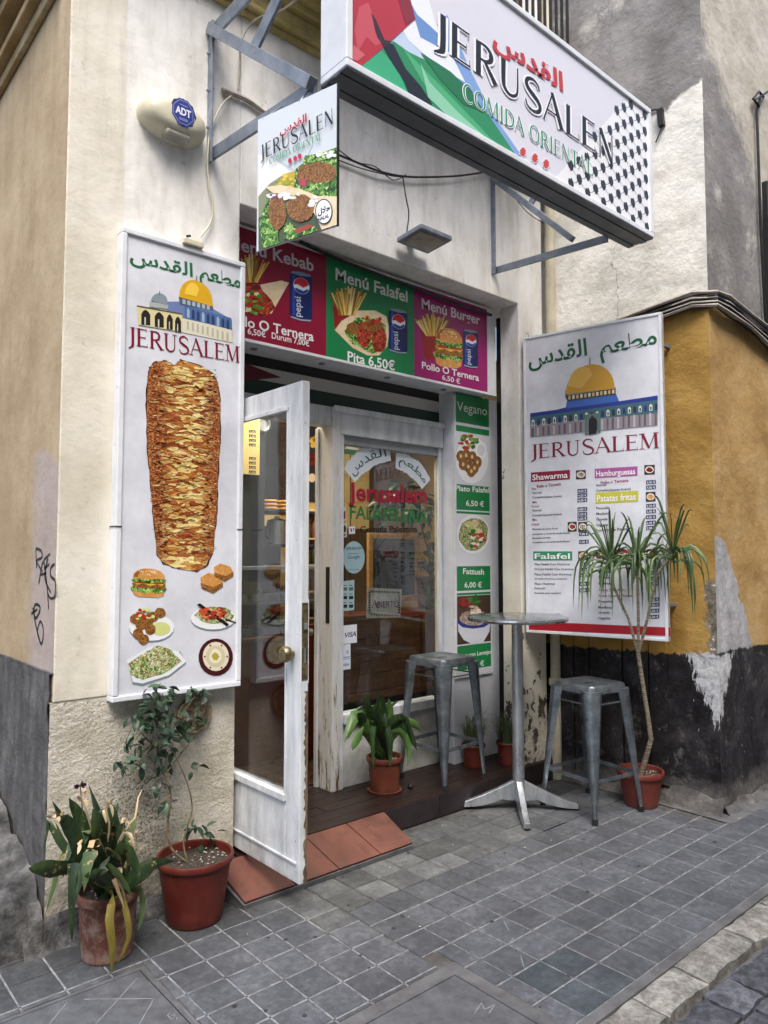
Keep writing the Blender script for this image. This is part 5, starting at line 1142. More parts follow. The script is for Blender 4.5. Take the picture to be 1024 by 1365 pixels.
for y, t, w_, p in [(648.5, 'Normal', 13, '4,00 €'), (655.5, 'Completo(queso-huevo)', 46, '4,50 €'), (679, 'Pequeña', 18, '2,50 €'), (686.5, 'Mediana', 18, '3,00 €'), (694, 'Grande', 15, '4,00 €'), (701.5, 'Gigante', 16, '6,00 €'), (708.5, 'Espirales de Patata', 42, '3,00 €')]: row(795, y, w_, t, h=3.4); price(861.5, y-7 if y > 660 else y-8, p)
for y, t, w_, c in [(757, 'Pequeña', 18, '#26262a'), (764, 'Mediana', 18, '#26262a'), (771, 'Grande', 15, '#26262a'), (779, 'Gigante', 16, '#26262a'), (788, 'Arroz Con Pollo', 36, '#a03030'), (795.5, 'Arroz Amarillo Picante', 45, '#a03030'), (803, 'Pequeña', 18, '#26262a'), (811, 'Mediana', 18, '#26262a'), (818, 'Grande', 15, '#26262a'), (825.5, 'Gigante', 16, '#26262a')]: row(798, y, w_, t, c, 3.4, .0)
for y in (757, 765, 773, 780, 801, 808, 816, 824): price(866, y-4)
row(713, 820, 34, 'Impuestos incluidos', '#55565a', 1.8, -.03)
P.pp([(704.5, 828), (893.5, 836.5), (894, 848), (705, 839.5)], '#a81d2b', 1)
P.build('printed_vinyl', rsn)
# --- illuminated menu banner above the door: three printed panels
bn = thing('menu_banner', (2.82, .2, 2.6), 'long light box banner over the door showing three menu offers with drinks', 'sign')
YB = .18
MB().box(1.742, 3.845, YB+.012, YW-.012, 2.602, 3.19).build('light_box', MT['alu'], bn)
m = MB(); m.box(1.742, 3.845, YB-.004, YB+.011, 2.590, 2.606).box(1.742, 3.845, YB-.004, YB+.011, 3.180, 3.192).box(3.757, 3.845, YB-.003, YB+.011, 2.606, 3.18).box(1.742, 1.75, YB-.003, YB+.011, 2.606, 3.18)
m.build('frame', MT['alu'], bn, bevel=.002)
for x in (2.0, 2.45, 2.95, 3.45): MB().lathe([(.02, 0), (.02, -.006), (.012, -.009)], (x, .30, 2.6015), 12).build('spot_lamp', MT['steel'], bn)
P = Print((0, YB+.002, 0), (1, 0, 0), (0, -1, 0))
def seg(a, b): return xz(P.P(*a)[0], P.P(*b)[0], 2.606, 3.18)
for (a, b, col, nm) in [((300, 400), (435, 400), '#8c1336', 'kebab'), ((435, 400), (552, 400), '#19804c', 'falafel'), ((552, 400), (649.5, 460), '#9c1a6c', 'burger')]:
    P.poly(xz(max(1.75, P.P(*a)[0]), min(3.757, P.P(*b)[0]), 2.606, 3.18), col, 0)
sl = .22
P.text('Menú Kebab', (303, 329), (418, 362), 18, '#c9c4cc', 3, off=.02)
P.fries(333, 358, 46, 42, 1); P.pp([(320, 385), (375, 374), (385, 377), (362, 418), (340, 420), (328, 412)], L=2, mat='f_tan'); P.pp(fuzz([(325, 380), (345, 380), (362, 400), (367, 412), (352, 422), (335, 415), (325, 405)], 3, 1.5), L=3, mat='f_red'); P.blobs(340, 402, 16, 16, ['#4f8a2c', '#b52c20', '#dfe6b0', '#7aa83a'], 26, 3.4, 4)
P.can(386, 361, 30, 64, 3, .2)
P.text('Pollo O Ternera', (303, 430), (418, 455), 14, '#f0eef0', 3, off=.02); P.text('6,50€', (330, 445), (354, 450), 8.5, '#f0eef0', 3, off=.015); P.text('Durum 7,00€', (362, 451), (412, 462), 8.5, '#f0eef0', 3, off=.015)
P.text('Menú Falafel', (447, 373), (543, 403), 17, '#dfe4e0', 3, off=.02)
P.fries(462, 400, 46, 46, 2); P.pp([(443, 404), (455, 418), (480, 412), (460, 450), (446, 440)], '#8e1c1e', 1)
P.pp([(446, 440), (455, 428), (478, 414), (500, 414), (515, 422), (519, 440), (516, 462), (505, 474), (490, 474), (470, 464), (458, 452)], L=3, mat='f_tan'); P.pp(fuzz([(458, 440), (476, 424), (500, 422), (514, 434), (513, 466), (495, 472), (470, 458)], 3, 1.5), L=4, mat='f_green')
for i, (x, y, a, b) in enumerate([(485, 446, 10, 17), (505, 452, 10, 18), (496, 434, 14, 8), (470, 438, 9, 8)]): P.ell(x, y, a, b, L=5, mat='f_red' if i < 2 else 'f_brown', jit=.08, n=12, k=i)
P.blobs(495, 428, 14, 6, ['#c23a24', '#8e2a18', '#d8e0a0'], 12, 4, 6)
P.can(518, 411, 25, 58, 4, .18)
P.text('Pita 6,50€', (463, 481), (526, 494), 13.5, '#f0f2f0', 5, off=.02)
P.text('Menú Burger', (562, 411), (640, 433), 14, '#e0d6de', 3, off=.02)
P.fries(577, 432, 38, 36, 1); P.pp([(560, 438), (568, 446), (586, 448), (578, 482), (566, 478)], '#8e1c1e', 1); P.burger(598, 464, 42, 52, 2, .14)
P.can(617, 439, 20, 50, 6, .16)
P.text('Pollo O Ternera', (562, 491), (638, 508), 9.5, '#f0eef0', 5, off=.02); P.text('6,50 €', (589, 506), (613, 512), 7, '#f0eef0', 5, off=.015)
P.build('printed_vinyl', bn)
# --- narrow vegan menu on the white pier
vg = thing('vegan_menu_board', (3.66, .29, .7), 'narrow green and white vegan menu board on the pier beside the window', 'sign')
YV = .29
MB().box(3.542, 3.915, YV, .303, .688, 2.575).build('board', MT['alu'], vg, bevel=.002)
P = Print((0, YV, 0), (1, 0, 0), (0, -1, 0))
def band(y0, y1, col): # photo rows measured at the left edge (x = 607); right edge follows the perspective
    z0 = P.P(607, y1)[1]; z1 = P.P(607, y0)[1]; P.poly(xz(3.557, 3.895, z0, z1), col, 1)
P.poly(xz(3.550, 3.905, .70, 2.565), '#d9dbe3', 0)
for y0, y1, c in [(523, 562, '#1f8047'), (566, 574, '#1f8047'), (645, 679, '#1f8047'), (681, 684, '#1f8047'), (755, 788, '#1f8047'), (791, 794, '#1f8047'), (862, 895, '#1f8047')]: band(y0, y1, c)
P.text('Vegano', (609, 547), (649, 554), 13, '#e8eee8', 3)
P.ell(629, 613, 22, 32, '#eef0f4', 2); P.ell(629, 613, 22.5, 32.5, '#c6cad4', 1.5); P.ell(641, 600, 7.5, 11, '#f8f8fa', 3); P.ell(641, 600, 5, 8, '#dfe2e8', 4)
P.blobs(624, 589, 12, 9, ['#2f6a24', '#c9a83a', '#b23a20', '#6aa03a'], 30, 3.2, 3)
for i, (x, y) in enumerate([(614, 608), (621, 607), (629, 609), (617, 619), (624, 622), (632, 624), (636, 616), (628, 628)]): P.ell(x, y, 6, 8, L=4, mat='f_brown', k=i*2, n=10, jit=.06); P.ell(x, y, 1.8, 2.8, '#e0c8a0', 5, n=8, k=i)
P.text('Plato Falafel', (607, 654), (652, 657), 7.5, '#f0f2f0', 3, off=.015); P.text('6,50 €', (621, 674), (645, 675.5), 7.5, '#f0f2f0', 3, off=.015)
P.ell(631, 712, 22, 26, '#eef0f4', 2); P.ell(631, 712, 19.5, 22.5, L=3, mat='f_salad', jit=.1, n=18); P.blobs(631, 702, 12, 8, ['#e6d2ae', '#d9c39a', '#b5cf6a'], 18, 4, 4); P.blobs(632, 718, 14, 12, ['#c23a24', '#2f6a24', '#eef0e0'], 20, 3.4, 4.5)
P.text('Fattush', (617, 765), (645, 766), 8, '#f0f2f0', 3, off=.015); P.text('6,00 €', (619, 783), (642, 783), 7.5, '#f0f2f0', 3, off=.015)
z1 = P.P(607, 795)[1]; z0 = P.P(607, 860)[1]; P.poly(xz(3.557, 3.895, z0, z1), '#4a3a30', 1)
P.blobs(619, 804, 5, 5, ['#7a1f1c', '#8e2a22', '#5d1414'], 10, 6, 2); P.blobs(632, 802, 8, 6, ['#2f5a24', '#4b7a34'], 10, 4, 2.5)
P.pp([(610, 828), (654, 826), (652, 842), (644, 856), (630, 859), (618, 853), (611, 842)], '#d9dce6', 3); P.pp([(610, 826), (654, 824), (654, 830), (645, 836), (630, 838), (616, 836), (610, 831)], '#2b3a8a', 4); P.ell(632, 824, 20, 10, L=5, mat='f_lentil', jit=.05); P.blobs(632, 812, 9, 6, ['#d8c0a8', '#b89a84', '#efe6da'], 16, 3, 6)
P.text('Arroz con Lentejas', (607.5, 878), (655, 871), 6, '#f0f2f0', 3, off=.012); P.text('5,00 €', (622, 890), (645, 887), 7, '#f0f2f0', 3, off=.015)
P.build('printed_vinyl', vg)
# --- lettering and stickers on the window glass
P = Print((0, YW+.011, 0), (1, 0, 0), (0, -1, 0))
def arcword(body, pts, h, col, back):
    L, Q_ = ribbon([P.P(*p) for p in pts], back*.9, back*1.15, back*.9, 6)
    jag = lambda q_, s_: [(x+random.uniform(-.004, .004), y+random.uniform(-.004, .004)) for x, y in q_]
    P.poly(jag(L, 1)+jag(Q_[::-1], 1), '#dfe9f2', 1)
    v, f = text_tris(body); x0 = min(p[0] for p in v); x1 = max(p[0] for p in v); y0 = min(p[1] for p in v); y1 = max(p[1] for p in v); cl = [P.P(*p) for p in pts]; n = len(cl)-1; out = []
    for (x, y) in v:
        t = .07+.86*((x-x0)/(x1-x0)); k = min(int(t*n), n-1); s_ = t*n-k; a, b = cl[k], cl[k+1]; dx, dy = b[0]-a[0], b[1]-a[1]; m_ = math.hypot(dx, dy); w_ = ((y-y0)/(y1-y0)-.5)*h
        out.append((a[0]+dx*s_-dy/m_*w_, a[1]+dy*s_+dx/m_*w_))
    P.raw(out, f, col, 3)
arcword("\uFEE2\uFECC\uFEC4\uFEE3", [(528, 614), (540, 617), (553, 626), (562, 636), (568, 646)], .075, '#1d4a44', .115)
arcword("\uFEB1\uFEAA\uFED8\uFEDF\uFE8D", [(466, 634), (474, 623), (486, 613), (500, 606), (520, 603)], .085, '#1d4a44', .125)
P.text('Jerusalem', (464, 667), (569, 671), 25, '#a51d3c', 4, off=.03)
P.text('FALAFELERIA', (466, 691), (570, 697), 18, '#1f7a48', 4, off=.02)
P.text('Comida Palestina', (480, 710), (556, 709), 9, '#15171c', 4, off=.015)
P.ell(471.5, 743, 14.5, 21.5, '#a3c3cc', 4, n=30); P.text('JERUSALEN', (461, 733), (482, 732), 3.6, '#28404a', 5, off=.01); P.text('Valóranos en', (464, 738.5), (478, 738.5), 1.8, '#28404a', 5); P.text('Google', (463, 745), (479, 744), 5, '#2c4f8a', 5); P.text('★★★★★', (463, 760), (479, 760), 1.5, '#28404a', 5)
P.pp([(455.5, 775), (472, 773), (472, 813), (455.5, 815)], '#a9c6c6', 4)
for i in range(2):
    for k in range(3): x, y = 456.5+i*8, 780+k*11.5; P.pp([(x+.5, y+3), (x+6, y+2.6), (x+6, y+7), (x+.5, y+7.4)], '#22303a' if k else '#55707a', 5); P.pp([(x+.8, y), (x+5, y-.3), (x+5, y+.7), (x+.8, y+1)], '#3c5560', 5)
P.pp([(457, 834), (475.5, 832), (475.5, 856.5), (457, 858.5)], '#e9edf5', 4); P.text('VISA', (459.5, 850), (474.5, 847.5), 6.5, '#1a2c6c', 5, off=.02, shear=.25)
P.pp([(455.2, 859.5), (467, 858), (467, 891.5), (455.2, 893.5)], '#dfe8f4', 4); P.text('VISA', (457.5, 888), (465, 887), 3.2, '#1a2c6c', 5, off=.02, shear=.25); P.pp([(457, 876), (466, 875), (466, 876), (457, 877)], '#3a6ab0', 5); P.pp([(457, 878.5), (466, 877.5), (466, 878.2), (457, 879.2)], '#3a6ab0', 5)
for r_ in (1.2, 2.2, 3.2): P.pp([(461+r_*math.cos(R(a)), 869-r_*1.4*math.sin(R(a))) for a in range(-45, 46, 15)]+[(461+(r_-.5)*math.cos(R(a)), 869-(r_-.5)*1.4*math.sin(R(a))) for a in range(45, -46, -15)], '#3a5a90', 5)
P.pp([(455.5, 676), (461, 675.5), (461, 694), (455.5, 694)], '#e3d9dc', 4); P.pp([(456.5, 682), (460, 681), (460, 692), (456.5, 692)], '#7a2438', 5)
P.pp([(455.5, 698), (462, 697), (462, 716), (455.5, 717)], '#c9d3cc', 4); P.ell(458.8, 705, 2.4, 5, '#2a3a30', 5, n=8); P.pp([(456, 712), (461, 711.6), (458.5, 716)], '#a52030', 5)
P.pp([(465, 702), (473, 701.5), (473, 711.5), (465, 712)], '#e6e8ee', 4); P.pp([(466.5, 704.5), (468.6, 704.5), (469, 709), (467.6, 709)], '#8a2434', 5); P.pp([(470, 704), (471.8, 704), (471, 708)], '#23252c', 5)
P.build('window_lettering', wf)
ab = thing('open_sign', (2.93, .5, 1.2), 'cloth sign reading ABIERTO with patterned border hanging inside the window', 'sign')
P = Print((0, YW+.05, 0), (1, 0, 0), (0, -1, 0))
pa = [P.P(*p) for p in [(490.5, 783.5), (536, 785.5), (534, 823), (489, 824)]]
MB().prism([(a, YW+.051, b) for a, b in pa], (0, .004, 0)).build('cloth', simple('woven_cloth', '#a9a599', '#c0bcb0', 20, .9, 0, .4, 200, .002), ab)
for i in range(11):
    for (ya, yb) in [(787, 788.5), (817.5, 819.5)]: x = 494+i*3.5; y = ya+(yb-ya)*i/10; P.pp([(x, y), (x+2.2, y+.1), (x+2.2, y+2.6), (x, y+2.6)], '#1d1f20', 1)
for i in range(9):
    for x in (491.5, 531): y = 789+i*3.3; P.pp([(x, y), (x+2.2, y), (x+2.2, y+2), (x, y+2)], '#1d1f20', 1, k=1)
P.serif('A', (496, 810), (503.5, 809.5), 10, '#5a1d3c', 2, fat=1.1); P.text('BIERTO', (503, 810), (531.5, 809), 9, '#5a1d3c', 2, off=.01)
P.build('cross_stitch', ab)
m = MB().tube([(pa[0][0]+.02, YW+.05, pa[0][1]), (pa[0][0]+.09, YW+.03, pa[0][1]+.09), (pa[1][0]-.02, YW+.05, pa[1][1])], .0015, 5).build('string', MT['twig'], ab)
# --- alarm box
al = thing('alarm_box', (1.355, -.03, 3.42), 'oval cream alarm siren box with blue octagon badge high on the wall', 'alarm box')
cA = Vector((1.372, -.0, 3.448)); m = MB(); prof = []
vs = []; fs = []; nu, nv = 32, 10
for i in range(nv+1):
    t = i/nv; k = math.cos(t*math.pi/2)**.45 if t < 1 else 0; yy = -.105*math.sin(t*math.pi/2)**.9
    for j in range(nu):
        a = j*2*math.pi/nu; ex = abs(math.cos(a))**.85*math.copysign(1, math.cos(a)); ez = abs(math.sin(a))**.9*math.copysign(1, math.sin(a))
        vs.append(cA+Vector((.158*k*ex, yy, .088*k*ez)))
for i in range(nv):
    for j in range(nu): fs.append((i*nu+j, i*nu+(j+1) % nu, (i+1)*nu+(j+1) % nu, (i+1)*nu+j))
m.add(vs, fs).build('housing', MT['cream_plastic'], al, smooth=True)
MB().box(1.315, 1.435, -.088, -.02, 3.352, 3.385).build('strobe_lens', MT['clearplastic'], al, bevel=.012)
P = Print((0, -.1045, 0), (1, 0, 0), (0, -1, 0)); cx, cz = 1.385, 3.462
for i, (r_, c) in enumerate([(.062, '#2b3a86'), (.055, '#8e9ac8'), (.052, '#2b3a86')]): P.poly([(cx+r_*.92*math.cos(R(22.5+45*k)), cz+r_*1.05*math.sin(R(22.5+45*k))) for k in range(8)], c, i)
v, f = text_tris('ADT', .035); x1 = max(p[0] for p in v); P.raw([(cx-.036+.072*x/x1, cz-.014+y*.046) for x, y in v], f, '#e8eaf4', 4)
for dz in (.030, -.032, -.038): P.poly(xz(cx-.02, cx+.02, cz+dz, cz+dz+.0025), '#aab4dc', 4)
P.build('badge', al)
MB().lathe([(.064, 0), (.0645, -.0022), (.0, -.0024)], (cx, -.1015, cz), 8, 0, 'y').build('badge_plate', MT['intdark'], al)
# --- floodlight
fl_ = thing('floodlight', (2.95, -.1, 3.33), 'flat grey floodlight on the wall under the large sign', 'floodlight')
pts = [aty(530, 320, -.12), aty(570, 309, -.03), aty(602, 321, -.12), aty(562, 333, -.2)]
q0 = [Vector((2.70, -.17, 3.272)), Vector((2.90, -.17, 3.272)), Vector((2.90, -.03, 3.33)), Vector((2.70, -.03, 3.33))]
cx_ = 2.80
c0 = aty(566, 322, -.13); ax = Vector((1, 0, 0))*.125; ay = Vector((0, .10, -.008))
pl4 = [c0-ax-ay, c0+ax-ay, c0+ax+ay, c0-ax+ay]
MB().prism(pl4, (0, 0, .028)).build('housing', MT['steel'], fl_, bevel=.005)
pl5 = [c0-ax*.8-ay*.75, c0+ax*.8-ay*.75, c0+ax*.8+ay*.75, c0-ax*.8+ay*.75]
MB().prism([p+Vector((0, 0, -.004)) for p in pl5], (0, 0, .0035)).build('glass', MT['clearplastic'], fl_)
MB().bar(c0+Vector((0, .09, .03)), c0+Vector((0, .13, .03)), .05, .02).build('mounting_arm', MT['steel'], fl_)
# --- cables over the facade
def cable(label, px, y, r, mat, yend=None):
    t = thing('cable', tuple(aty(px[0][0], px[0][1], y)), label, 'cable'); pts = []
    for i, p in enumerate(px): pts.append(aty(p[0], p[1], y if len(p) < 3 else p[2]))
    sm = []
    for i in range(len(pts)-1):
        p0, p1, p2, p3 = pts[max(i-1, 0)], pts[i], pts[i+1], pts[min(i+2, len(pts)-1)]
        for k in range(5):
            tt = k/5; sm.append(.5*((2*p1)+(p2-p0)*tt+(2*p0-5*p1+4*p2-p3)*tt*tt+(3*p1-p0-3*p2+p3)*tt**3))
    sm.append(pts[-1]); MB().tube(sm, r, 6).build('cable_run', mat, t, smooth=True); return t
cable('thin black cable strung along the wall under the large sign', [(448, 205), (470, 214), (505, 228), (537, 235), (575, 236), (615, 234), (655, 228)], -.03, .006, MT['black'])
cable('second thin black cable sagging beside the small board', [(448, 212), (480, 224), (520, 234), (540, 236)], -.02, .003, MT['black'])
cable('short black cord from the strung cable down to the floodlight', [(537, 235), (541, 262), (545, 285), (542, 312)], -.05, .004, MT['black'])
cable('white cable hanging from the bracket to the kebab sign', [(308, 128), (296, 140), (282, 170), (277, 205), (278, 240), (284, 275), (280, 298), (267, 316)], -.02, .0045, MT['cream_plastic'])
cable('grey cable looping over the left bracket', [(395, 0, -.3), (372, 16, -.2), (345, 24, -.12), (330, 38, -.06), (321, 58, -.04), (320, 90, -.02), (318, 120, -.02)], -.03, .005, MT['cable'])
cable('dark conduit running right from the bracket', [(296, 120), (312, 126), (330, 134), (352, 150), (372, 166)], -.015, .012, MT['cable'])
cable('tangled black wire hanging in a loop behind the small board', [(452, 200, -.03), (475, 216, -.06), (500, 222, -.05), (524, 240, -.03), (541, 233, -.02)], -.03, .003, MT['black'])
cable('thin black wire crossing behind the right bracket', [(680, 255), (690, 268), (712, 290), (760, 315)], -.02, .003, MT['black'])
jb = thing('junction_box', tuple(aty(253, 318, -.05)), 'small white power box on top of the kebab sign', 'junction box')
c = Vector((1.46, -.045, 2.905)); MB().box(c.x-.05, c.x+.05, -.075, -.012, 2.888, 2.918).build('housing', MT['cream_plastic'], jb, bevel=.006); MB().tube([(c.x-.02, -.05, 2.92), (c.x-.02, -.05, 2.935), (c.x-.005, -.05, 2.94)], .006, 6).build('gland', MT['black'], jb)
# black cable drooping along the soffit of the opening
cable('frayed black cable along the top of the menu banner', [(400, 322, .15), (450, 345, .15), (520, 372, .15), (600, 402, .15), (655, 420, .15)], .15, .010, MT['black'])
# ================================================================== THINGS INSIDE THE SHOP
def boxthing(name, label, cat, x0, x1, y0, y1, z0, z1, mat, part, bevel=.004, group=None):
    t = thing(name, ((x0+x1)/2, (y0+y1)/2, z0), label, cat, group); MB().box(x0, x1, y0, y1, z0, z1).build(part, mat, t, bevel=bevel); return t
t = boxthing('price_board', 'cream price board with dark badges seen through the top of the door glass', 'menu board', 2.30, 2.655, 1.30, 1.32, 2.05, 2.60, MT['tilewall'], 'board')
P = Print((0, 1.30, 0), (1, 0, 0), (0, -1, 0))
for y in (573, 579, 585, 591, 609, 615, 621, 627):
    P.pp([(332, y), (341, y+.6), (341, y+4.2), (332, y+3.6)], '#241f1c', 0); P.text('5,00', (333, y+3.2), (340, y+3.7), 2.2, '#efe6cc', 2)
P.build('price_badges', t)
MB().box(2.2, 2.735, 1.36, 1.40, 1.2, 3.0).build('dark_panel', MT['intdark'], shop)
t = thing('wall_clock', (2.66, 1.2, 2.37), 'round chrome clock on the dark panel inside the door', 'clock')
MB().lathe([(.001, .0), (.062, .0), (.064, -.02), (.05, -.03), (.048, -.012), (.0, -.012)], (2.70, 1.355, 2.42), 24, 0, 'y').build('case', MT['chrome'], t, smooth=True)
def shelf(z, lab):
    t = thing('wall_shelf', (2.95, 1.6, z), lab, 'shelf', 'dark shelves on the shop wall')
    MB().box(2.55, 3.3, 1.42, 1.75, z-.02, z).build('board', MT['intdark'], t, bevel=.003)
    for x in (2.62, 3.2): MB().prism([(x, 1.45, z-.021), (x, 1.75, z-.021), (x, 1.75, z-.2)], (.02, 0, 0)).build('bracket', MT['redwood'], t)
    return t
shelf(1.83, 'dark shelf carrying bread, upper one seen through the door glass'); shelf(1.58, 'dark shelf carrying a steel urn, lower one seen through the door glass')
for i, (x, y) in enumerate([(2.78, 1.55), (2.90, 1.56), (3.03, 1.55)]):
    t = thing('flatbread_stack', (x, y, 1.832), ['left', 'middle', 'right'][i]+' stack of golden flatbreads on the upper dark shelf', 'bread', 'bread stacks on the upper shelf')
    for k in range(3): MB().lathe([(.002, 0), (.056, .0), (.064, .012), (.058, .024), (.002, .028)], (x, y, 1.831+k*.027), 18).build('flatbread', MT['bread'], t, smooth=True)
t = thing('steel_urn', (2.98, 1.58, 1.58), 'round steel urn with lid on the lower dark shelf', 'urn')
MB().lathe([(.002, 0), (.075, 0), (.078, .02), (.078, .16), (.07, .18), (.02, .195), (.018, .21), (.002, .212)], (2.98, 1.58, 1.5805), 24).build('body', MT['chrome'], t, smooth=True)
MB().tube([(2.895, 1.56, 1.62), (2.87, 1.56, 1.64), (2.87, 1.56, 1.70), (2.895, 1.56, 1.72)], .007, 8).build('handle', MT['dark'], t)
boxthing('white_canister', 'small white canister beside the urn on the shelf', 'canister', 2.70, 2.78, 1.5, 1.58, 1.5805, 1.70, MT['cream_plastic'], 'body')
# counter with a glass display
t = thing('display_counter', (3.0, 1.2, ZT), 'shop counter with glass display and trays of food', 'counter')
MB().box(2.30, 3.3, 1.2, 1.8, ZT, .92).build('base', MT['redwood'], t, bevel=.006)
MB().box(2.28, 3.32, 1.18, 1.82, .921, .95).build('worktop', MT['wood'], t, bevel=.004)
MB().box(2.32, 3.28, 1.22, 1.75, 1.40, 1.425).build('display_top', MT['steel'], t, bevel=.003)
MB().box(2.33, 3.27, 1.225, 1.229, .951, 1.399).build('display_glass', MT['glass'], t)
for x in (2.322, 3.262): MB().box(x, x+.016, 1.226, 1.242, .951, 1.399).build('upright', MT['steel'], t)
MB().box(2.34, 3.26, 1.25, 1.7, 1.17, 1.18).build('glass_shelf', MT['steel'], t)
for i, (x, z, mt) in enumerate([(2.46, 1.181, 'f_salad'), (2.72, 1.181, 'f_green'), (2.98, 1.181, 'f_red'), (2.5, .951, 'f_red'), (2.8, .951, 'f_salad'), (3.08, .951, 'f_brown')]):
    q = thing('food_tray', (x, 1.42, z), ['salad tray, left on the upper display shelf', 'lettuce tray, middle of the upper display shelf', 'sauced meat tray, right on the upper display shelf', 'sauced meat tray, left at the bottom of the display', 'salad tray, middle of the display bottom', 'falafel tray, right at the bottom of the display'][i], 'food tray', 'trays in the display counter')
    MB().box(x-.11, x+.11, 1.30, 1.54, z, z+.05).build('tray', MT['chrome'], q, bevel=.004)
    vs = []; fs = []
    for a in range(11):
        for b in range(11):
            u_, v_ = a/10, b/10; vs.append((x-.10+.2*u_, 1.31+.22*v_, z+.052+.05*math.sin(u_*math.pi)*math.sin(v_*math.pi)+noise.noise(Vector((a*2.1+x*9, b*2.1, z)))*.015))
    for a in range(10):
        for b in range(10): fs.append((a*11+b, (a+1)*11+b, (a+1)*11+b+1, a*11+b+1))
    MB().add(vs, fs).build('food', MT[mt], q, smooth=True)
# things right of the door gap
t = boxthing('food_poster', 'dark poster with food pictures glimpsed through the door gap', 'poster', 3.30, 3.95, 2.27, 2.29, 1.98, 2.75, MT['intdark'], 'board')
P = Print((0, 2.27, 0), (1, 0, 0), (0, -1, 0))
P.blobs(420, 588, 5, 9, ['#e0c25a', '#c9a03a'], 18, 3, 1); P.blobs(420, 612, 6, 9, ['#7a2414', '#a03a20', '#5a1810'], 18, 4, 1); P.ell(416, 637, 5, 6, '#d8c9b0', 1, n=12); P.ell(426, 633, 6, 7, '#e8e4dc', 2, n=16); P.ell(426, 633, 5, 6, '#15130f', 3, n=16)
P.build('pictures', t)
t = thing('bottle_shelf', (3.7, 2.0, .6), 'pale wooden shelf unit of bottles seen through the door gap', 'shelf')
MB().box(3.42, 3.44, 1.9, 2.2, .6, 1.86).box(3.72, 3.75, 1.9, 2.2, .6, 1.86).box(3.42, 3.75, 1.9, 2.2, 1.861, 1.885).box(3.441, 3.719, 2.18, 2.2, .6, 1.86).build('case', MT['tilewall'], t)
for k in range(5):
    z = .75+.22*k; MB().box(3.441, 3.719, 1.91, 2.17, z, z+.012).build('shelf_board', MT['tilewall'], t)
    for j in range(4):
        x = 3.475+.066*j; q = thing('bottle', (x, 1.98, z+.012), ['dark red', 'green', 'orange', 'near black'][(j+k) % 4]+' bottle, '+['first', 'second', 'third', 'last'][j]+' from left on the '+['lowest', 'second lowest', 'middle', 'second highest', 'highest'][k]+' board of the pale shelf', 'bottle', 'bottles on the shelf unit')
        MB().lathe([(.001, 0), (.024, 0), (.026, .01), (.026, .1), (.012, .13), (.011, .165), (.001, .166)], (x, 1.98, z+.0125), 12).build('body', [MT['redwood'], MT['leafA'], MT['potC'], MT['intdark']][(j+k) % 4], q, smooth=True)
MB().box(2.86, 2.95, 1.02, 1.08, ZT, 1.03).build('wooden_partition', MT['redwood'], shop, bevel=.004)
# wooden bench back / cabinet behind the window
t = thing('wooden_cabinet', (3.4, .75, ZT), 'varnished pine cabinet with wide boards behind the shop window', 'cabinet')
for i in range(4):
    z = .60+i*.118; MB().box(2.95, 3.62, .70, .718, z, z+.116).build('board', MT['wood'], t, bevel=.003)
MB().box(2.95, 4.0, .685, .72, 1.075, 1.105).build('top_rail', MT['wood'], t, bevel=.004)
MB().box(2.95, 4.0, .68, .72, .545, .598).build('bottom_rail', MT['wood'], t, bevel=.004)
MB().box(3.625, 3.66, .69, .72, .60, 1.073).build('post', MT['wood'], t, bevel=.003)
MB().box(3.665, 4.0, .71, .73, .60, 1.073).build('side_board', MT['redwood'], t)
MB().box(2.95, 4.0, .74, 1.05, ZT, .53).build('base', MT['intdark'], t)
MB().box(2.95, 4.0, .722, 1.05, 1.076, 1.10).build('top', MT['redwood'], t)
t = thing('framed_mirror', (3.35, .95, 1.12), 'pine framed mirror leaning inside the window, behind the open sign', 'mirror')
x0, x1, z0, z1, yy = 3.36, 3.86, 1.16, 1.66, .96
for a in [(x0, x1, z0, z0+.04), (x0, x1, z1-.04, z1), (x0, x0+.04, z0+.04, z1-.04), (x1-.04, x1, z0+.04, z1-.04)]: MB().box(a[0], a[1], yy, yy+.03, a[2], a[3]).build('frame_bar', MT['bread'], t, bevel=.004)
mm = NT('dim_mirror', .08, 1.0); mm.color('#4a4a4c'); MB().box(x0+.04, x1-.04, yy+.012, yy+.02, z0+.04, z1-.04).build('mirror_glass', mm.m, t)
t = thing('hanging_flag', (3.27, .75, 2.0), 'small four colour flag hanging at the top left of the window', 'flag')
P = Print((0, .72, 0), (1, 0, 0), (0, -1, 0))
a0 = P.P(454, 584); a1 = P.P(477, 588); x0, x1 = a0[0], a1[0]; z1 = a0[1]; h = .10
MB().box(x0, x1, .7215, .7225, z1-h, z1).build('cloth', MT['dark'], t)
P.poly(xz(x0, x1, z1-h/3, z1), '#15171a', 1); P.poly(xz(x0, x1, z1-2*h/3, z1-h/3), '#d9dcdc', 1); P.poly(xz(x0, x1, z1-h, z1-2*h/3), '#1f6a40', 1); P.poly([(x0, z1), (x0+.05, z1-h/2), (x0, z1-h)], '#9c2434', 2); P.build('stripes', t)
MB().box(x1-.06, x1-.054, .723, .727, 1.1, z1).build('pole', MT['wood'], t)
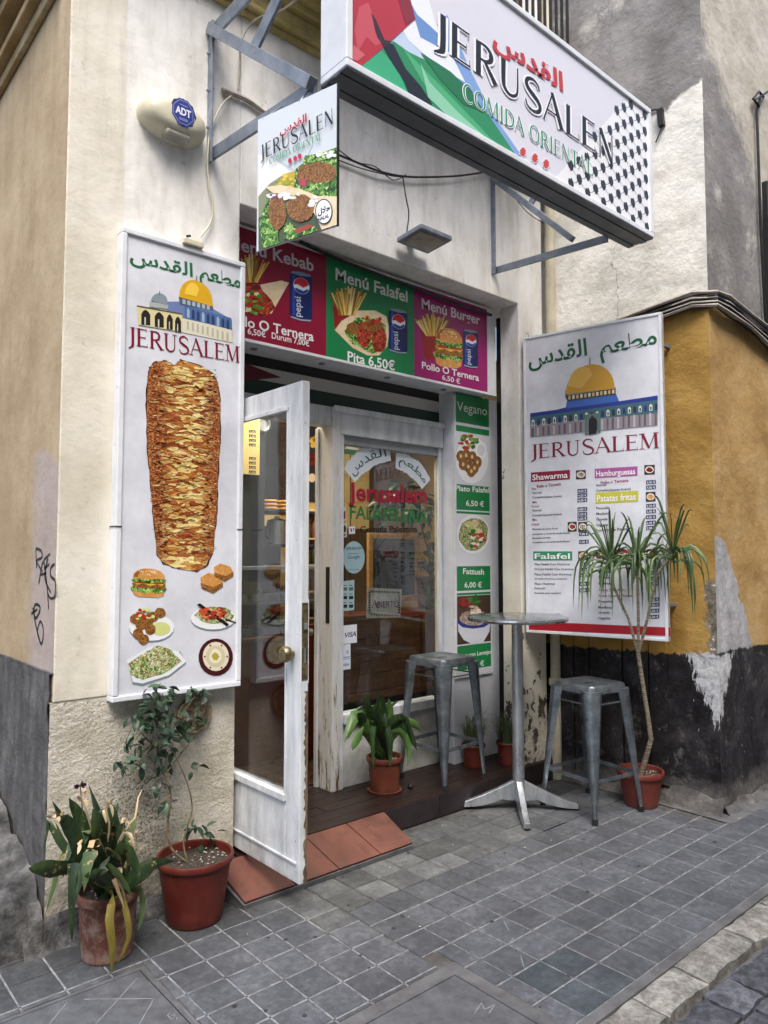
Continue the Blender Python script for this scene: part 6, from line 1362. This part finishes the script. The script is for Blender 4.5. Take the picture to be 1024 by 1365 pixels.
# big house plant hanging inside
def leafmesh(L, w_, n=6, droop=.3, fold=.25, name='leaf', mat='leafB', tipw=0):
    vs = []; fs = []
    for i in range(n+1):
        t_ = i/n; ww = w_*math.sin(math.pi*min(1, t_*.95+.05))**.8*(1-.25*t_); x = L*t_; z = -droop*L*t_*t_
        vs += [(x, -ww/2, z+fold*ww*.5), (x, 0, z), (x, ww/2, z+fold*ww*.5)]
    for i in range(n): fs += [(i*3, i*3+1, i*3+4, i*3+3), (i*3+1, i*3+2, i*3+5, i*3+4)]
    me = bpy.data.meshes.new(name); me.from_pydata(vs, [], fs); me.materials.append(MT[mat]); me.polygons.foreach_set('use_smooth', [True]*len(me.polygons)); return me
def place(me, parent, loc, d, roll=0, s=1, name='leaf'):
    o = bpy.data.objects.new(name, me); COL.objects.link(o); o.parent = parent; d = Vector(d).normalized()
    x = d; y = Vector((0, 0, 1)).cross(x); y = Vector((0, 1, 0)) if y.length < .05 else y.normalized(); z = x.cross(y)
    m = Matrix((x, y, z)).transposed().to_4x4() @ Matrix.Rotation(roll, 4, 'X'); off_ = Vector(loc)-parent.location
    o.matrix_local = Matrix.Translation(off_) @ m @ Matrix.Scale(s, 4); return o
t = thing('hanging_plant', (3.75, .85, 1.85), 'trailing green house plant hanging inside the window', 'plant')
MB().lathe([(.001, 0), (.07, 0), (.1, .12), (.09, .12), (.001, .1)], (3.60, .95, 1.85), 20).build('pot', MT['intdark'], t, smooth=True)
lm = leafmesh(.10, .05, 5, .4, .3, mat='leafC')
for i in range(80):
    a = random.uniform(0, 6.28); r_ = random.uniform(.02, .24); z = 1.97+random.uniform(-.12, .10)-r_*.5
    place(lm, t, (3.60+r_*math.cos(a), .85+r_*.5*math.sin(a), z-.02), (math.cos(a), math.sin(a)*.5, random.uniform(-.8, .4)), random.uniform(-.6, .6), random.uniform(.7, 1.2))
for i in range(60):
    z = random.uniform(1.1, 1.9); place(lm, t, (3.82+random.uniform(-.06, .06), .82+random.uniform(-.05, .05), z), (random.uniform(-1, 1), -.5, random.uniform(-1, .2)), random.uniform(-.6, .6), random.uniform(.6, 1.1))
MB().tube([(3.82, .82, 1.1), (3.83, .82, 1.5), (3.75, .88, 1.85), (3.65, .95, 1.97)], .006, 6).build('vine', MT['twig'], t)
t = thing('indoor_pot', (4.15, .9, 1.105), 'large reddish clay pot inside the right of the window', 'flower pot')
MB().lathe([(.001, 0), (.10, 0), (.13, .2), (.14, .2), (.14, .235), (.12, .235), (.001, .22)], (3.95, .92, 1.105), 28).build('pot', MT['potA'], t, smooth=True)
# ceiling lamp of the shop: the interior is lit in the photograph
t = thing('ceiling_lamp', (2.6, 1.0, 2.98), 'warm ceiling lamp lighting the inside of the shop', 'lamp')
em = NT('lamp_tube', .5); em.b.inputs['Emission Color'].default_value = (1, .80, .52, 1); em.b.inputs['Emission Strength'].default_value = 10
MB().box(2.2, 3.2, 1.75, 1.87, 2.93, 2.98).build('lamp_tube', em.m, t)
al_ = bpy.data.lights.new('shop_light', 'AREA'); al_.shape = 'RECTANGLE'; al_.size = 1.4; al_.size_y = .5; al_.energy = 24; al_.color = (1, .85, .64)
ao = bpy.data.objects.new('shop_light', al_); COL.objects.link(ao); ao.location = (0.3, -.1, -.08); ao.parent = t
# ================================================================== STREET THINGS
def stool(cx, cy, z, rz, hb, label, group):
    t = thing('bar_stool', (cx, cy, z), label, 'bar stool', group, rz); m_ = MT['gun']; H = .745; hs = .152
    # seat: rounded square tray with a skirt and a hand slot
    def rsq(h, r_, n=5):
        out = []
        for q_, (sx, sy) in enumerate([(1, 1), (-1, 1), (-1, -1), (1, -1)]):
            for i in range(n+1): a = R(90*q_+90*i/n); out.append((sx*(h-r_)+r_*math.cos(a), sy*(h-r_)+r_*math.sin(a)))
        return out
    rings = [(hs-.004, H-.050, .03), (hs+.004, H-.048, .034), (hs+.001, H-.008, .034), (hs-.006, H, .03), (hs-.020, H-.002, .025), (hs-.030, H-.006, .02)]
    vs = []; fs = []; N = 24
    for (h, z_, r_) in rings: vs += [(x, y, z_) for x, y in rsq(h, r_)]
    for i in range(len(rings)-1):
        for j in range(N): fs.append((i*N+j, i*N+(j+1) % N, (i+1)*N+(j+1) % N, (i+1)*N+j))
    sl_ = []
    for i in range(N): a = i*2*math.pi/N+math.pi/4/1.0; sl_.append((.048*math.cos(a), .014*math.sin(a), H-.007))
    b = len(vs); vs += sl_
    lastr = (len(rings)-1)*N
    ang = [math.atan2(v[1], v[0]) for v in vs[lastr:lastr+N]]
    for j in range(N):
        vs[b+j] = (.050*math.cos(ang[j]), .015*math.sin(ang[j]), H-.008)
        fs.append((lastr+j, lastr+(j+1) % N, b+(j+1) % N, b+j))
    MB().add(vs, fs).build('seat', m_, t, smooth=True, world=False)
    MB().box(-.045, .045, -.013, .013, H-.03, H-.028).build('slot_plate', MT['dark'], t, world=False)
    for sx, sy in ((1, 1), (-1, 1), (-1, -1), (1, -1)):
        d = Vector((sx, sy, 0)).normalized(); p = Vector((-d.y, d.x, 0)); vs = []; fs = []; n = 8
        top = Vector((sx*(hs-.022), sy*(hs-.022), H-.03)); bot = Vector((sx*(hb-.015), sy*(hb-.015), .012))
        for i in range(n+1):
            u_ = i/n; c = top.lerp(bot, u_); w_ = .046*(1-u_)**1.0+.013; dp = .030*(1-u_)+.010
            vs += [c+p*w_-d*dp*.6, c+p*w_*.8+d*dp*.5, c+p*w_*.35+d*dp, c-p*w_*.35+d*dp, c-p*w_*.8+d*dp*.5, c-p*w_-d*dp*.6, c-p*w_*.7-d*dp*.1, c+d*dp*.55, c+p*w_*.7-d*dp*.1]
        K = 9
        for i in range(n):
            for j in range(K): fs.append((i*K+j, i*K+(j+1) % K, (i+1)*K+(j+1) % K, (i+1)*K+j))
        fs += [tuple(range(K)), tuple(range(n*K, n*K+K))]
        lg = MB().add(vs, fs).build('leg', m_, t, smooth=True, world=False)
        f_ = MB(); c = bot-Vector((0, 0, .012)); f_.bar(c, c+(top-bot).normalized()*.03, .032, .030).build('rubber_foot', MT['black'], lg, world=False)
    for k, (sx, sy, tx, ty) in enumerate([(1, 1, -1, 1), (-1, 1, -1, -1), (-1, -1, 1, -1), (1, -1, 1, 1)]):
        u_ = .70+.0*(k % 2); h = hs+(hb-hs)*u_-.012; z_ = H-.03-(H-.04)*u_
        MB().bar((sx*h, sy*h, z_), (tx*h, ty*h, z_), .006, .022).build('footrest', m_, t, world=False, bevel=.001)
        h = hs+.002; MB().bar((sx*h, sy*h, H-.105), (tx*h, ty*h, H-.105), .006, .008).build('upper_rail', m_, t, world=False)
    return t
stool(3.84, -.525, 0, R(-8), .215, 'grey metal bar stool on the pavement between bistro table and potted tree', 'metal bar stools')
stool(3.285, .165, ZT, R(2), .195, 'grey metal bar stool on the doorstep in front of the vegan menu board', 'metal bar stools')
# high table
t = thing('bistro_table', (3.505, -.25, 0), 'tall round aluminium bistro table with a four toed foot', 'table')
cx, cy = 3.505, -.25
MB().lathe([(.001, 1.108), (.292, 1.108), (.300, 1.111), (.304, 1.120), (.300, 1.131), (.292, 1.134), (.001, 1.134)], (cx, cy, 0), 64).build('table_top', MT['tabletop'], t, smooth=True)
MB().lathe([(.001, 1.095), (.07, 1.095), (.072, 1.107), (.001, 1.1075)], (cx, cy, 0), 24).build('top_plate', MT['steel'], t, smooth=True)
MB().tube([(cx, cy, .10), (cx, cy, .55), (cx, cy, 1.094)], [.036, .034, .033], 24).build('column', MT['chrome'], t, smooth=True)
for a in (226, 316, 46, 136):
    d = Vector((math.cos(R(a)), math.sin(R(a)), 0)); p = Vector((-d.y, d.x, 0)); c = Vector((cx, cy, 0)); vs = []; fs = []; n = 8
    for i in range(n+1):
        u_ = i/n; r_ = .02+.325*u_; zt = .135*(1-u_)**1.25+.038; zb = .095*(1-u_)**2.2+.010 if u_ > .15 else .055; w_ = .026-.004*u_
        q_ = c+d*r_; vs += [q_+p*w_+Vector((0, 0, zb)), q_+p*w_*.7+Vector((0, 0, zt)), q_-p*w_*.7+Vector((0, 0, zt)), q_-p*w_+Vector((0, 0, zb))]
    for i in range(n):
        for j in range(4): fs.append((i*4+j, i*4+(j+1) % 4, (i+1)*4+(j+1) % 4, (i+1)*4+j))
    fs += [(0, 1, 2, 3), tuple(range(n*4, n*4+4))]
    ft = MB().add(vs, fs).build('foot', MT['chrome'], t, bevel=.003)
    q_ = c+d*.335; MB().lathe([(.001, 0), (.016, 0), (.017, .009), (.001, .0095)], (q_.x, q_.y, 0.0005), 12).build('glide', MT['black'], ft)
# ---------------- pots and plants
def pot(t, c, rb, rt, h, mat, rim=.03, ribs=0, soil=True, lip=.012, tilt=None):
    pr_ = [(.001, 0), (rb*.96, 0), (rb, .008)]
    n = 10
    for i in range(n+1):
        u_ = i/n; r_ = rb+(rt-lip-rb)*u_; pr_.append((r_+(.0015 if ribs and i % 2 else 0), .008+(h-rim-.008)*u_))
    pr_ += [(rt-.002, h-rim+.002), (rt, h-rim+.008), (rt+.001, h-.006), (rt-.003, h), (rt-.012, h-.002), (rt-.014, h-.02), (rt-.018, h-.05), (.001, h-.055)]
    o = MB().lathe(pr_, c, 48).build('pot', MT[mat], t, smooth=True)
    if soil:
        vs = [(c[0], c[1], c[2]+h-.03)]; fs = []; k = 0
        rr = rt-.016
        for ring in range(1, 9):
            for j in range(28):
                a = j*2*math.pi/28; r_ = rr*ring/8; p = Vector((c[0]+r_*math.cos(a), c[1]+r_*math.sin(a), 0)); vs.append((p.x, p.y, c[2]+h-.032+noise.fractal(p*38, 1, 2, 3)*.010))
        for j in range(28): fs.append((0, 1+j, 1+(j+1) % 28))
        for ring in range(7):
            for j in range(28): fs.append((1+ring*28+j, 1+(ring+1)*28+j, 1+(ring+1)*28+(j+1) % 28, 1+ring*28+(j+1) % 28))
        MB().add(vs, fs).build('soil', MT['soil'], t, smooth=True)
        m = MB(); rs_ = random.Random(5)
        for i in range(40):
            a = rs_.uniform(0, 6.28); r_ = rr*.92*math.sqrt(rs_.random()); s_ = rs_.uniform(.003, .007); q_ = Vector((c[0]+r_*math.cos(a), c[1]+r_*math.sin(a), c[2]+h-.024)); m.add([q_+Vector((s_, 0, 0)), q_+Vector((-s_, s_*.4, 0)), q_+Vector((0, -s_, .2*s_)), q_+Vector((0, 0, s_*.9))], [(0, 1, 2), (0, 2, 3), (0, 3, 1), (1, 3, 2)])
        g = m.build('gravel', MT['cable'], t); g['kind'] = 'stuff'
    return o
def strap(parent, pts, w_, mat, fold=.18, twist=0, n=10, name='leaf', base=.25, tip=1.0, seedk=0, side=None, label=None):
    # a long leaf through 3 to 5 points
    P_ = [Vector(p) for p in pts]; sm = []
    for i in range(len(P_)-1):
        p0, p1, p2, p3 = P_[max(i-1, 0)], P_[i], P_[i+1], P_[min(i+2, len(P_)-1)]; kk = max(2, n//(len(P_)-1))
        for k in range(kk): tt = k/kk; sm.append(.5*((2*p1)+(p2-p0)*tt+(2*p0-5*p1+4*p2-p3)*tt*tt+(3*p1-p0-3*p2+p3)*tt**3))
    sm.append(P_[-1]); N = len(sm)-1; vs = []; fs = []
    s0 = side or Vector((math.cos(seedk*2.1), math.sin(seedk*2.1), .1))
    view = Vector((math.cos(HEAD), math.sin(HEAD), 0))
    for i, p in enumerate(sm):
        d = (sm[min(i+1, N)]-sm[max(i-1, 0)]).normalized(); s_ = d.cross(view); s_ = s_+s0*.55*s_.length if s_.length > .1 else s0
        s_ = (s_-d*s_.dot(d)).normalized(); s_ = Matrix.Rotation(twist*i/N, 3, d) @ s_; nn = s_.cross(d); u_ = i/N
        ww = w_*(base+(1-base)*math.sin(min(1, u_*1.9)*math.pi/2))*(1 if u_ < .5 else max(.02, math.cos((u_-.5)*2*math.pi/2)**.75*tip)) / 2
        rp_ = .05*w_*math.sin(i*1.7+seedk)
        vs += [p-s_*ww+nn*(fold*ww+rp_), p-s_*ww*.5+nn*fold*ww*.35, p, p+s_*ww*.5+nn*fold*ww*.35, p+s_*ww+nn*(fold*ww-rp_)]
    for i in range(N):
        for j in range(4): fs.append((i*5+j, i*5+j+1, (i+1)*5+j+1, (i+1)*5+j))
    o = MB().add(vs, fs).build(name, MT[mat], parent, smooth=True)
    if label: o['label'] = label
    return o
V = lambda px, py, y: aty(px, py, y)
# A: aspidistra with dry leaf ends, far left
tA = thing('potted_aspidistra', (1.085, -.215, 0), 'broad leaved plant with dried leaf tips in an old pot, leftmost of all', 'potted plant')
pot(tA, (1.085, -.215, 0), .092, .118, .245, 'potA', rim=.035)
base = Vector((1.085, -.215, .22)); random.seed(21)
def LA(path, w_, mat='leafA', **k):
    pts = [base+Vector((random.uniform(-.05, .05), random.uniform(-.05, .05), 0))]+[V(x, y, yy) for x, y, yy in path]
    return strap(tA, pts, w_, mat, seedk=random.uniform(0, 6), **k)
for i, (path, w_) in enumerate([
  ([(120, 1160, -.22), (92, 1110, -.2), (70, 1068, -.2)], .055), ([(130, 1150, -.2), (112, 1100, -.18), (92, 1064, -.16)], .06), ([(150, 1150, -.2), (133, 1095, -.17), (118, 1045, -.14)], .05),
  ([(140, 1150, -.25), (135, 1110, -.26), (137, 1078, -.25)], .068), ([(155, 1150, -.22), (150, 1100, -.22), (148, 1070, -.2)], .062), ([(160, 1150, -.2), (172, 1110, -.16), (182, 1085, -.12)], .05),
  ([(120, 1170, -.3), (100, 1115, -.34), (86, 1092, -.36), (78, 1096, -.38)], .05), ([(110, 1160, -.2), (80, 1120, -.15), (64, 1095, -.12), (58, 1150, -.1)], .032),
  ([(105, 1160, -.25), (75, 1160, -.3), (55, 1157, -.32), (38, 1158, -.33)], .062), ([(115, 1165, -.3), (98, 1150, -.36), (94, 1200, -.38), (96, 1255, -.36)], .05), ([(110, 1160, -.22), (84, 1140, -.2), (72, 1180, -.2), (62, 1215, -.2)], .022),
  ([(165, 1180, -.3), (185, 1165, -.34), (205, 1152, -.36), (232, 1148, -.36)], .062), ([(155, 1160, -.3), (165, 1130, -.36), (178, 1150, -.4), (186, 1175, -.42)], .06),
  ([(140, 1170, -.3), (125, 1130, -.38), (116, 1150, -.42), (112, 1190, -.43)], .055), ([(160, 1180, -.32), (150, 1150, -.4), (140, 1155, -.42), (128, 1170, -.42)], .05), ([(150, 1190, -.3), (140, 1160, -.4), (155, 1165, -.43), (176, 1195, -.44)], .05),
  ([(130, 1160, -.25), (118, 1120, -.27), (108, 1085, -.27)], .055), ([(165, 1170, -.25), (160, 1125, -.24), (166, 1092, -.22)], .05), ([(150, 1180, -.34), (135, 1165, -.42), (112, 1168, -.44)], .045), ([(135, 1180, -.32), (122, 1150, -.38), (108, 1160, -.4), (98, 1215, -.4)], .045),
  ([(170, 1190, -.3), (186, 1185, -.36), (190, 1215, -.38), (184, 1240, -.38)], .03), ([(145, 1160, -.2), (146, 1110, -.16), (158, 1068, -.12)], .05)]):
    LA(path, w_)
for (x_, y_) in [(75, 1092), (112, 1066), (140, 1076), (128, 1140), (178, 1120), (165, 1096), (104, 1128), (152, 1158)]:   # crumpled dry tips
    for k in range(3):
        q_ = V(x_+random.uniform(-5, 5), y_+random.uniform(-4, 4), -.36+random.uniform(-.05, .05)); e_ = q_+Vector((random.uniform(-.02, .02), -.01, random.uniform(-.05, .03)))
        strap(tA, [q_, (q_+e_)/2+Vector((random.uniform(-.012, .012), 0, .012)), e_], random.uniform(.010, .02), 'leafdry', seedk=random.uniform(0, 6), n=6, fold=.5, base=.4)
for i in range(13):
    a = random.uniform(.2, 6.0); x_, y_ = 148+random.uniform(-55, 48), random.uniform(1075, 1165)
    dr_ = random.choice([0, 0, 1]); P3 = [(148+(x_-148)*.5, (y_+1190)/2-15, -.26), (x_, y_, -.24+random.uniform(-.1, .08))]
    if dr_: P3.append((x_+(x_-148)*.35, y_+random.uniform(30, 70), -.28))
    LA(P3, random.uniform(.035, .055))
for path, w_, mt_ in [([(150, 1190, -.36), (146, 1225, -.42), (150, 1262, -.42), (149, 1300, -.41)], .03, 'leafyel'), ([(160, 1190, -.34), (168, 1215, -.4), (172, 1250, -.4), (156, 1285, -.38)], .022, 'leafyel'),
  ([(130, 1120, -.3), (120, 1130, -.36), (114, 1145, -.38), (118, 1175, -.38)], .022, 'leafdry'), ([(145, 1110, -.3), (142, 1085, -.3), (140, 1072, -.3)], .013, 'leafdry'), ([(80, 1090, -.34), (72, 1090, -.38), (60, 1087, -.4)], .016, 'leafdry'),
  ([(160, 1120, -.28), (170, 1112, -.32), (176, 1118, -.34), (180, 1140, -.34)], .018, 'leafdry'), ([(165, 1110, -.2), (180, 1090, -.2), (184, 1065, -.18), (190, 1052, -.16)], .008, 'leafdry'), ([(120, 1100, -.28), (112, 1075, -.28), (108, 1060, -.28)], .016, 'leafdry'),
  ([(165, 1200, -.36), (160, 1180, -.42), (152, 1172, -.44), (168, 1215, -.42)], .02, 'leafdry'), ([(160, 1150, -.34), (150, 1135, -.38), (140, 1130, -.38)], .018, 'leafdry')]: LA(path, w_, mt_)
m = MB(); c = V(107, 1047, -.2); m.tube([base, V(112, 1100, -.2), c], .0022, 5).build('flower_stalk', MT['twig'], tA)
m = MB()
for i in range(16):
    a = i*2.4; d = Vector((math.cos(a), math.sin(a)*.6-.3, math.sin(a*1.3)*.9)).normalized()*.02; s_ = d.cross(Vector((0, 1, 0.2))).normalized()*.006; m.add([c, c+d*.7+s_, c+d*1.2, c+d*.7-s_], [(0, 1, 2, 3)])
m.build('dried_flower', MT['petal'], tA)
# B: shrub with thin stems in the big red pot
tB = thing('potted_shrub', (1.455, -.185, 0), 'thin leggy small leaved shrub in the large glossy red pot', 'potted plant')
pot(tB, (1.455, -.185, 0), .112, .158, .262, 'potB', rim=.028, ribs=1)
stems = []
def stemB(px, r0=.006, r1=.002):
    pts = [Vector((1.43, -.17, .225))]+[V(x, y, yy) for x, y, yy in px]; sm = []
    for i in range(len(pts)-1):
        p0, p1, p2, p3 = pts[max(i-1, 0)], pts[i], pts[i+1], pts[min(i+2, len(pts)-1)]
        for k in range(5): tt = k/5; sm.append(.5*((2*p1)+(p2-p0)*tt+(2*p0-5*p1+4*p2-p3)*tt*tt+(3*p1-p0-3*p2+p3)*tt**3))
    sm.append(pts[-1]); n = len(sm)
    MB().tube(sm, [r0+(r1-r0)*i/(n-1) for i in range(n)], 6).build('stem', MT['twig'], tB, smooth=True); return sm
S = []
S.append(stemB([(228, 1130, -.15), (224, 1095, -.13), (228, 1060, -.12), (218, 1030, -.10), (212, 1000, -.09), (208, 960, -.08), (212, 925, -.07)]))
S.append(stemB([(245, 1120, -.14), (256, 1080, -.12), (250, 1045, -.11), (235, 1010, -.1), (225, 985, -.09), (245, 950, -.08), (262, 925, -.07)], .004))
S.append([V(*q_) for q_ in [(212, 1000, -.09), (195, 985, -.09), (178, 965, -.08), (165, 995, -.08)]]); S.append([V(*q_) for q_ in [(222, 1030, -.1), (245, 1000, -.08), (262, 980, -.06), (272, 960, -.05)]])
S.append([V(*q_) for q_ in [(205, 990, -.1), (190, 1010, -.11), (175, 1020, -.12), (160, 1015, -.12)]]); S.append([V(*q_) for q_ in [(228, 1060, -.12), (215, 1070, -.14), (208, 1075, -.15)]])
for s_ in S[2:]: MB().tube(s_, [.003, .0025, .002, .0015][:len(s_)], 5).build('twig', MT['twig'], tB, smooth=True)
lb = [leafmesh(.032, .020, 4, .25, .3, mat='leafB'), leafmesh(.026, .017, 4, .5, .2, mat='leafB'), leafmesh(.038, .021, 4, .35, .35, mat='leafB')]
cl = [(215, 922, 22, 14, 24), (190, 962, 22, 14, 26), (175, 990, 16, 14, 18), (210, 955, 20, 22, 30), (225, 990, 24, 22, 36), (205, 1010, 26, 16, 26), (168, 1018, 16, 10, 12), (262, 925, 16, 10, 16), (262, 960, 14, 18, 14), (238, 965, 16, 20, 18), (212, 1045, 12, 14, 8), (258, 1020, 8, 14, 6), (262, 1100, 10, 10, 7), (200, 935, 14, 12, 14), (218, 1075, 10, 6, 5)]
for (cx, cy, rx, ry, n) in cl:
    for i in range(n):
        a = random.uniform(0, 6.28); r_ = math.sqrt(random.random()); p = V(cx+rx*r_*math.cos(a), cy+ry*r_*math.sin(a), -.09+random.uniform(-.06, .05))
        place(random.choice(lb), tB, p, (random.uniform(-1, 1), random.uniform(-1, .3), random.uniform(-.9, .35)), random.uniform(-.8, .8), random.uniform(.95, 1.6))
lb2 = leafmesh(.05, .036, 5, .3, .3, mat='leafB')
for (x, y, dx, dz) in [(250, 1098, -1, .1), (262, 1103, .4, -.5), (272, 1112, .9, -.2), (276, 1102, .5, .6), (284, 1122, .6, -.7), (268, 1126, -.2, -.9), (290, 1108, .9, .2), (278, 1134, .1, -1)]:
    place(lb2, tB, V(x, y, -.12), (dx, -.5, dz), random.uniform(-.5, .5), random.uniform(.8, 1.1))
MB().tube([Vector((1.52, -.16, .22)), V(285, 1140, -.13), V(280, 1115, -.12), V(270, 1100, -.12)], .004, 6).build('stem', MT['leafB'], tB)
# C: peace lily on the doorstep
tC = thing('potted_peace_lily', (2.845, .225, ZT), 'glossy broad leaved lily in a clay coloured pot on the doorstep', 'potted plant')
pot(tC, (2.845, .205, ZT), .082, .106, .205, 'potC', rim=.03, ribs=1)
MB().lathe([(.001, 0), (.095, 0), (.102, .016), (.094, .014), (.001, .008)], (2.845, .205, ZT+.0002), 32).build('saucer', MT['potC'], tC, smooth=True)
baseC = Vector((2.845, .205, ZT+.18))
for path, w_ in [([(498, 985, .2), (492, 950, .18), (488, 925, .18)], .06), ([(505, 985, .22), (508, 950, .22), (506, 925, .22)], .065), ([(512, 985, .2), (520, 955, .2), (518, 930, .2)], .05), ([(495, 985, .16), (480, 955, .12), (470, 960, .1), (459, 990, .08)], .055),
  ([(492, 980, .2), (478, 945, .18), (472, 960, .16), (464, 985, .15)], .04), ([(515, 985, .16), (530, 960, .12), (543, 972, .08), (556, 1000, .06)], .055), ([(520, 985, .2), (538, 965, .18), (552, 965, .16), (562, 975, .16)], .045), ([(500, 985, .12), (498, 960, .06), (496, 985, .03), (498, 1032, .02)], .03),
  ([(510, 985, .12), (516, 970, .06), (520, 995, .03), (520, 1022, .02)], .032), ([(505, 985, .2), (498, 955, .16), (500, 940, .14)], .06), ([(515, 985, .14), (532, 975, .08), (545, 995, .04), (543, 1022, .03)], .035), ([(500, 980, .18), (484, 960, .12), (478, 950, .1)], .05), ([(512, 980, .14), (526, 962, .1), (540, 960, .08), (548, 985, .06)], .05),
  ([(508, 985, .12), (510, 965, .08), (514, 950, .08)], .055), ([(503, 985, .24), (515, 950, .26), (530, 935, .28)], .04), ([(496, 990, .12), (484, 975, .06), (474, 990, .04), (470, 1000, .04)], .04)]:
    strap(tC, [baseC+Vector((random.uniform(-.04, .04), random.uniform(-.04, .03), 0))]+[V(*q_) for q_ in path], w_*1.35, 'leafC', seedk=random.uniform(0, 6), fold=.3, base=.08)
for dx in (-.02, .01, .03): MB().tube([baseC+Vector((dx, 0, -.02)), baseC+Vector((dx*2, -.01, .1)), baseC+Vector((dx*3, -.02, .17))], .003, 5).build('stalk', MT['leafC'], tC)
# small brass knob lying beside the pot
t = thing('glass_marble', (2.98, .135, ZT+.018), 'small dark ball lying at the right foot of the lily pot', 'ball')
MB().lathe([(.001, -.018), (.012, -.0135), (.018, 0), (.012, .0135), (.001, .018)], (2.985, .135, ZT+.019), 16).build('ball', MT['black'], t, smooth=True)
# grass pots
for (cx, cy, r_, lab) in [(3.615, .205, .078, 'small red pot of wiry grass behind the stool legs on the doorstep'), (3.83, .10, .075, 'small red pot of wiry grass at the pillar end of the doorstep')]:
    t = thing('potted_grass', (cx, cy, ZT), lab, 'potted plant', 'pots of wiry grass on the doorstep')
    pot(t, (cx, cy, ZT), r_*.78, r_, .145, 'pots', rim=.022); m = MB()
    for i in range(230):
        a = random.uniform(0, 6.28); rr = random.uniform(0, r_*.75); b = Vector((cx+rr*math.cos(a), cy+rr*math.sin(a), ZT+.11)); h = random.uniform(.12, .30); sp = random.uniform(.02, .16)*(h/.2); a2 = a+random.uniform(-.8, .8)
        p1 = b+Vector((math.cos(a2)*sp*.3, math.sin(a2)*sp*.3, h*.7)); p2 = b+Vector((math.cos(a2)*sp, math.sin(a2)*sp, h*random.uniform(.5, 1.0))); p2.y = min(p2.y, .295); p1.y = min(p1.y, .295)
        s_ = Vector((-math.sin(a2), math.cos(a2), 0))*.0016
        m.add([b-s_, b+s_, p1+s_, p1-s_, p2], [(0, 1, 2, 3), (3, 2, 4)])
    g = m.build('grass', MT['grass'], t); g['kind'] = 'stuff'
# D: dracaena
tD = thing('potted_dracaena', (4.115, -.69, 0), 'tall thin trunked dracaena with three drooping leaf heads in front of menu sign', 'potted plant')
cD = (4.115, -.69, 0); pot(tD, cD, .095, .137, .21, 'potD', rim=.035)
XD = 4.17
vx = lambda px, py, x=XD: atx(px, py, x)
b0 = Vector((4.12, -.69, .17))
tr = [b0, vx(868, 985, 4.09), vx(863, 950, 4.06), vx(856, 905, 4.02), vx(851, 872, 3.99)]
MB().tube(tr, [.017, .0145, .013, .012, .012], 10).build('trunk', MT['bark'], tD, smooth=True)
fk = tr[-1]; heads = [(vx(818, 782, 3.89), 0), (vx(850, 770, 3.92), 1), (vx(876, 765, 3.98), 2)]
mids = [vx(838, 825, 3.93), vx(851, 820, 3.94), vx(863, 825, 3.97)]
crowns = [vx(815, 752, 3.85), vx(850, 748, 3.88), vx(897, 738, 3.99)]
for i, (h_, k_) in enumerate(heads): MB().tube([fk, mids[i], h_, crowns[i]], [.009, .008, .008, .007], 8).build('branch', MT['bark'], tD, smooth=True)
for ci, c in enumerate(crowns):
    for i in range(40):
        a = random.uniform(0, 6.28); up = random.uniform(-.25, 1.15) if i > 8 else random.uniform(1.0, 1.6); Lf = random.uniform(.20, .33); d = Vector((math.cos(a), math.sin(a), 0))
        b = c+Vector((0, 0, random.uniform(-.05, .03))); rr = math.cos(min(1.35, max(0, up)))
        p1 = b+(d*rr+Vector((0, 0, math.sin(max(0, up))*.9+.1)))*Lf*.42
        if up > 1.0: p2 = b+(d*rr*1.1+Vector((0, 0, math.sin(up))))*Lf*.9; p3 = p2+d*.03+Vector((0, 0, -.01 if up < 1.25 else .04))
        else: p2 = b+d*Lf*(.46+.2*rr)+Vector((0, 0, Lf*(.28*up-.18))); p3 = b+d*Lf*(.50+.22*rr)+Vector((0, 0, -Lf*random.uniform(.5, 1.25)+up*.10))
        def clampw(p):
            s_ = (p-MO).dot(MN); return p if s_ > .02 or (p-MO).dot(MD) < -.03 else p+MN*(.02-s_)
        strap(tD, [b, clampw(p1), clampw(p2), clampw(p3)], random.uniform(.009, .015), 'leafD', fold=.35, seedk=random.uniform(0, 6), n=9, base=.7)
# litter: white scraps and butts on the paving
sc_t = thing('paper_scraps', (2.5, -.5, .004), 'tiny white paper scraps scattered over the paving', 'litter'); m = MB()
for (px, py) in [(545, 1222), (403, 1183), (520, 1156), (632, 1110), (604, 1126), (330, 1245), (735, 1120), (760, 1119), (858, 1177), (975, 1180), (472, 1212), (455, 1152), (640, 1090), (590, 1100), (700, 1130), (560, 1235), (986, 1091)]:
    p = atz(px, py, .004); s_ = random.uniform(.003, .008)
    m.add([p+Vector((s_, 0, 0)), p+Vector((0, s_*.8, .001)), p+Vector((-s_, 0, 0)), p+Vector((0, -s_*.6, .001))], [(0, 1, 2, 3)])
g = m.build('scraps', MT['cream_plastic'], sc_t); g['kind'] = 'stuff'
# ---------------- the other side of the alley (behind the photographer; added and sized to cut sky light, seen only mirrored in the glass)
op = thing('added_opposite_building', (1.5, -6.4, 0), 'plain ochre building across the alley, added to block sky light, mirrored in the glass', 'building')
MB().box(-9, 13, -7.4, -6.4, 0, 8.5).build('wall', wallmat('opposite_plaster', '#a8987a', '#8f8064', '#b8aa8c')[0].m, op)
for i in range(6):
    for k in range(2):
        x = -6.5+i*3.1; z = 1.0+k*2.9; wnd = MB().box(x, x+1.1, -6.4, -6.34, z, z+1.9).build('window', MT['wwood'], op); MB().box(x+.09, x+1.01, -6.338, -6.33, z+.09, z+1.81).build('pane', MT['intdark'], wnd)
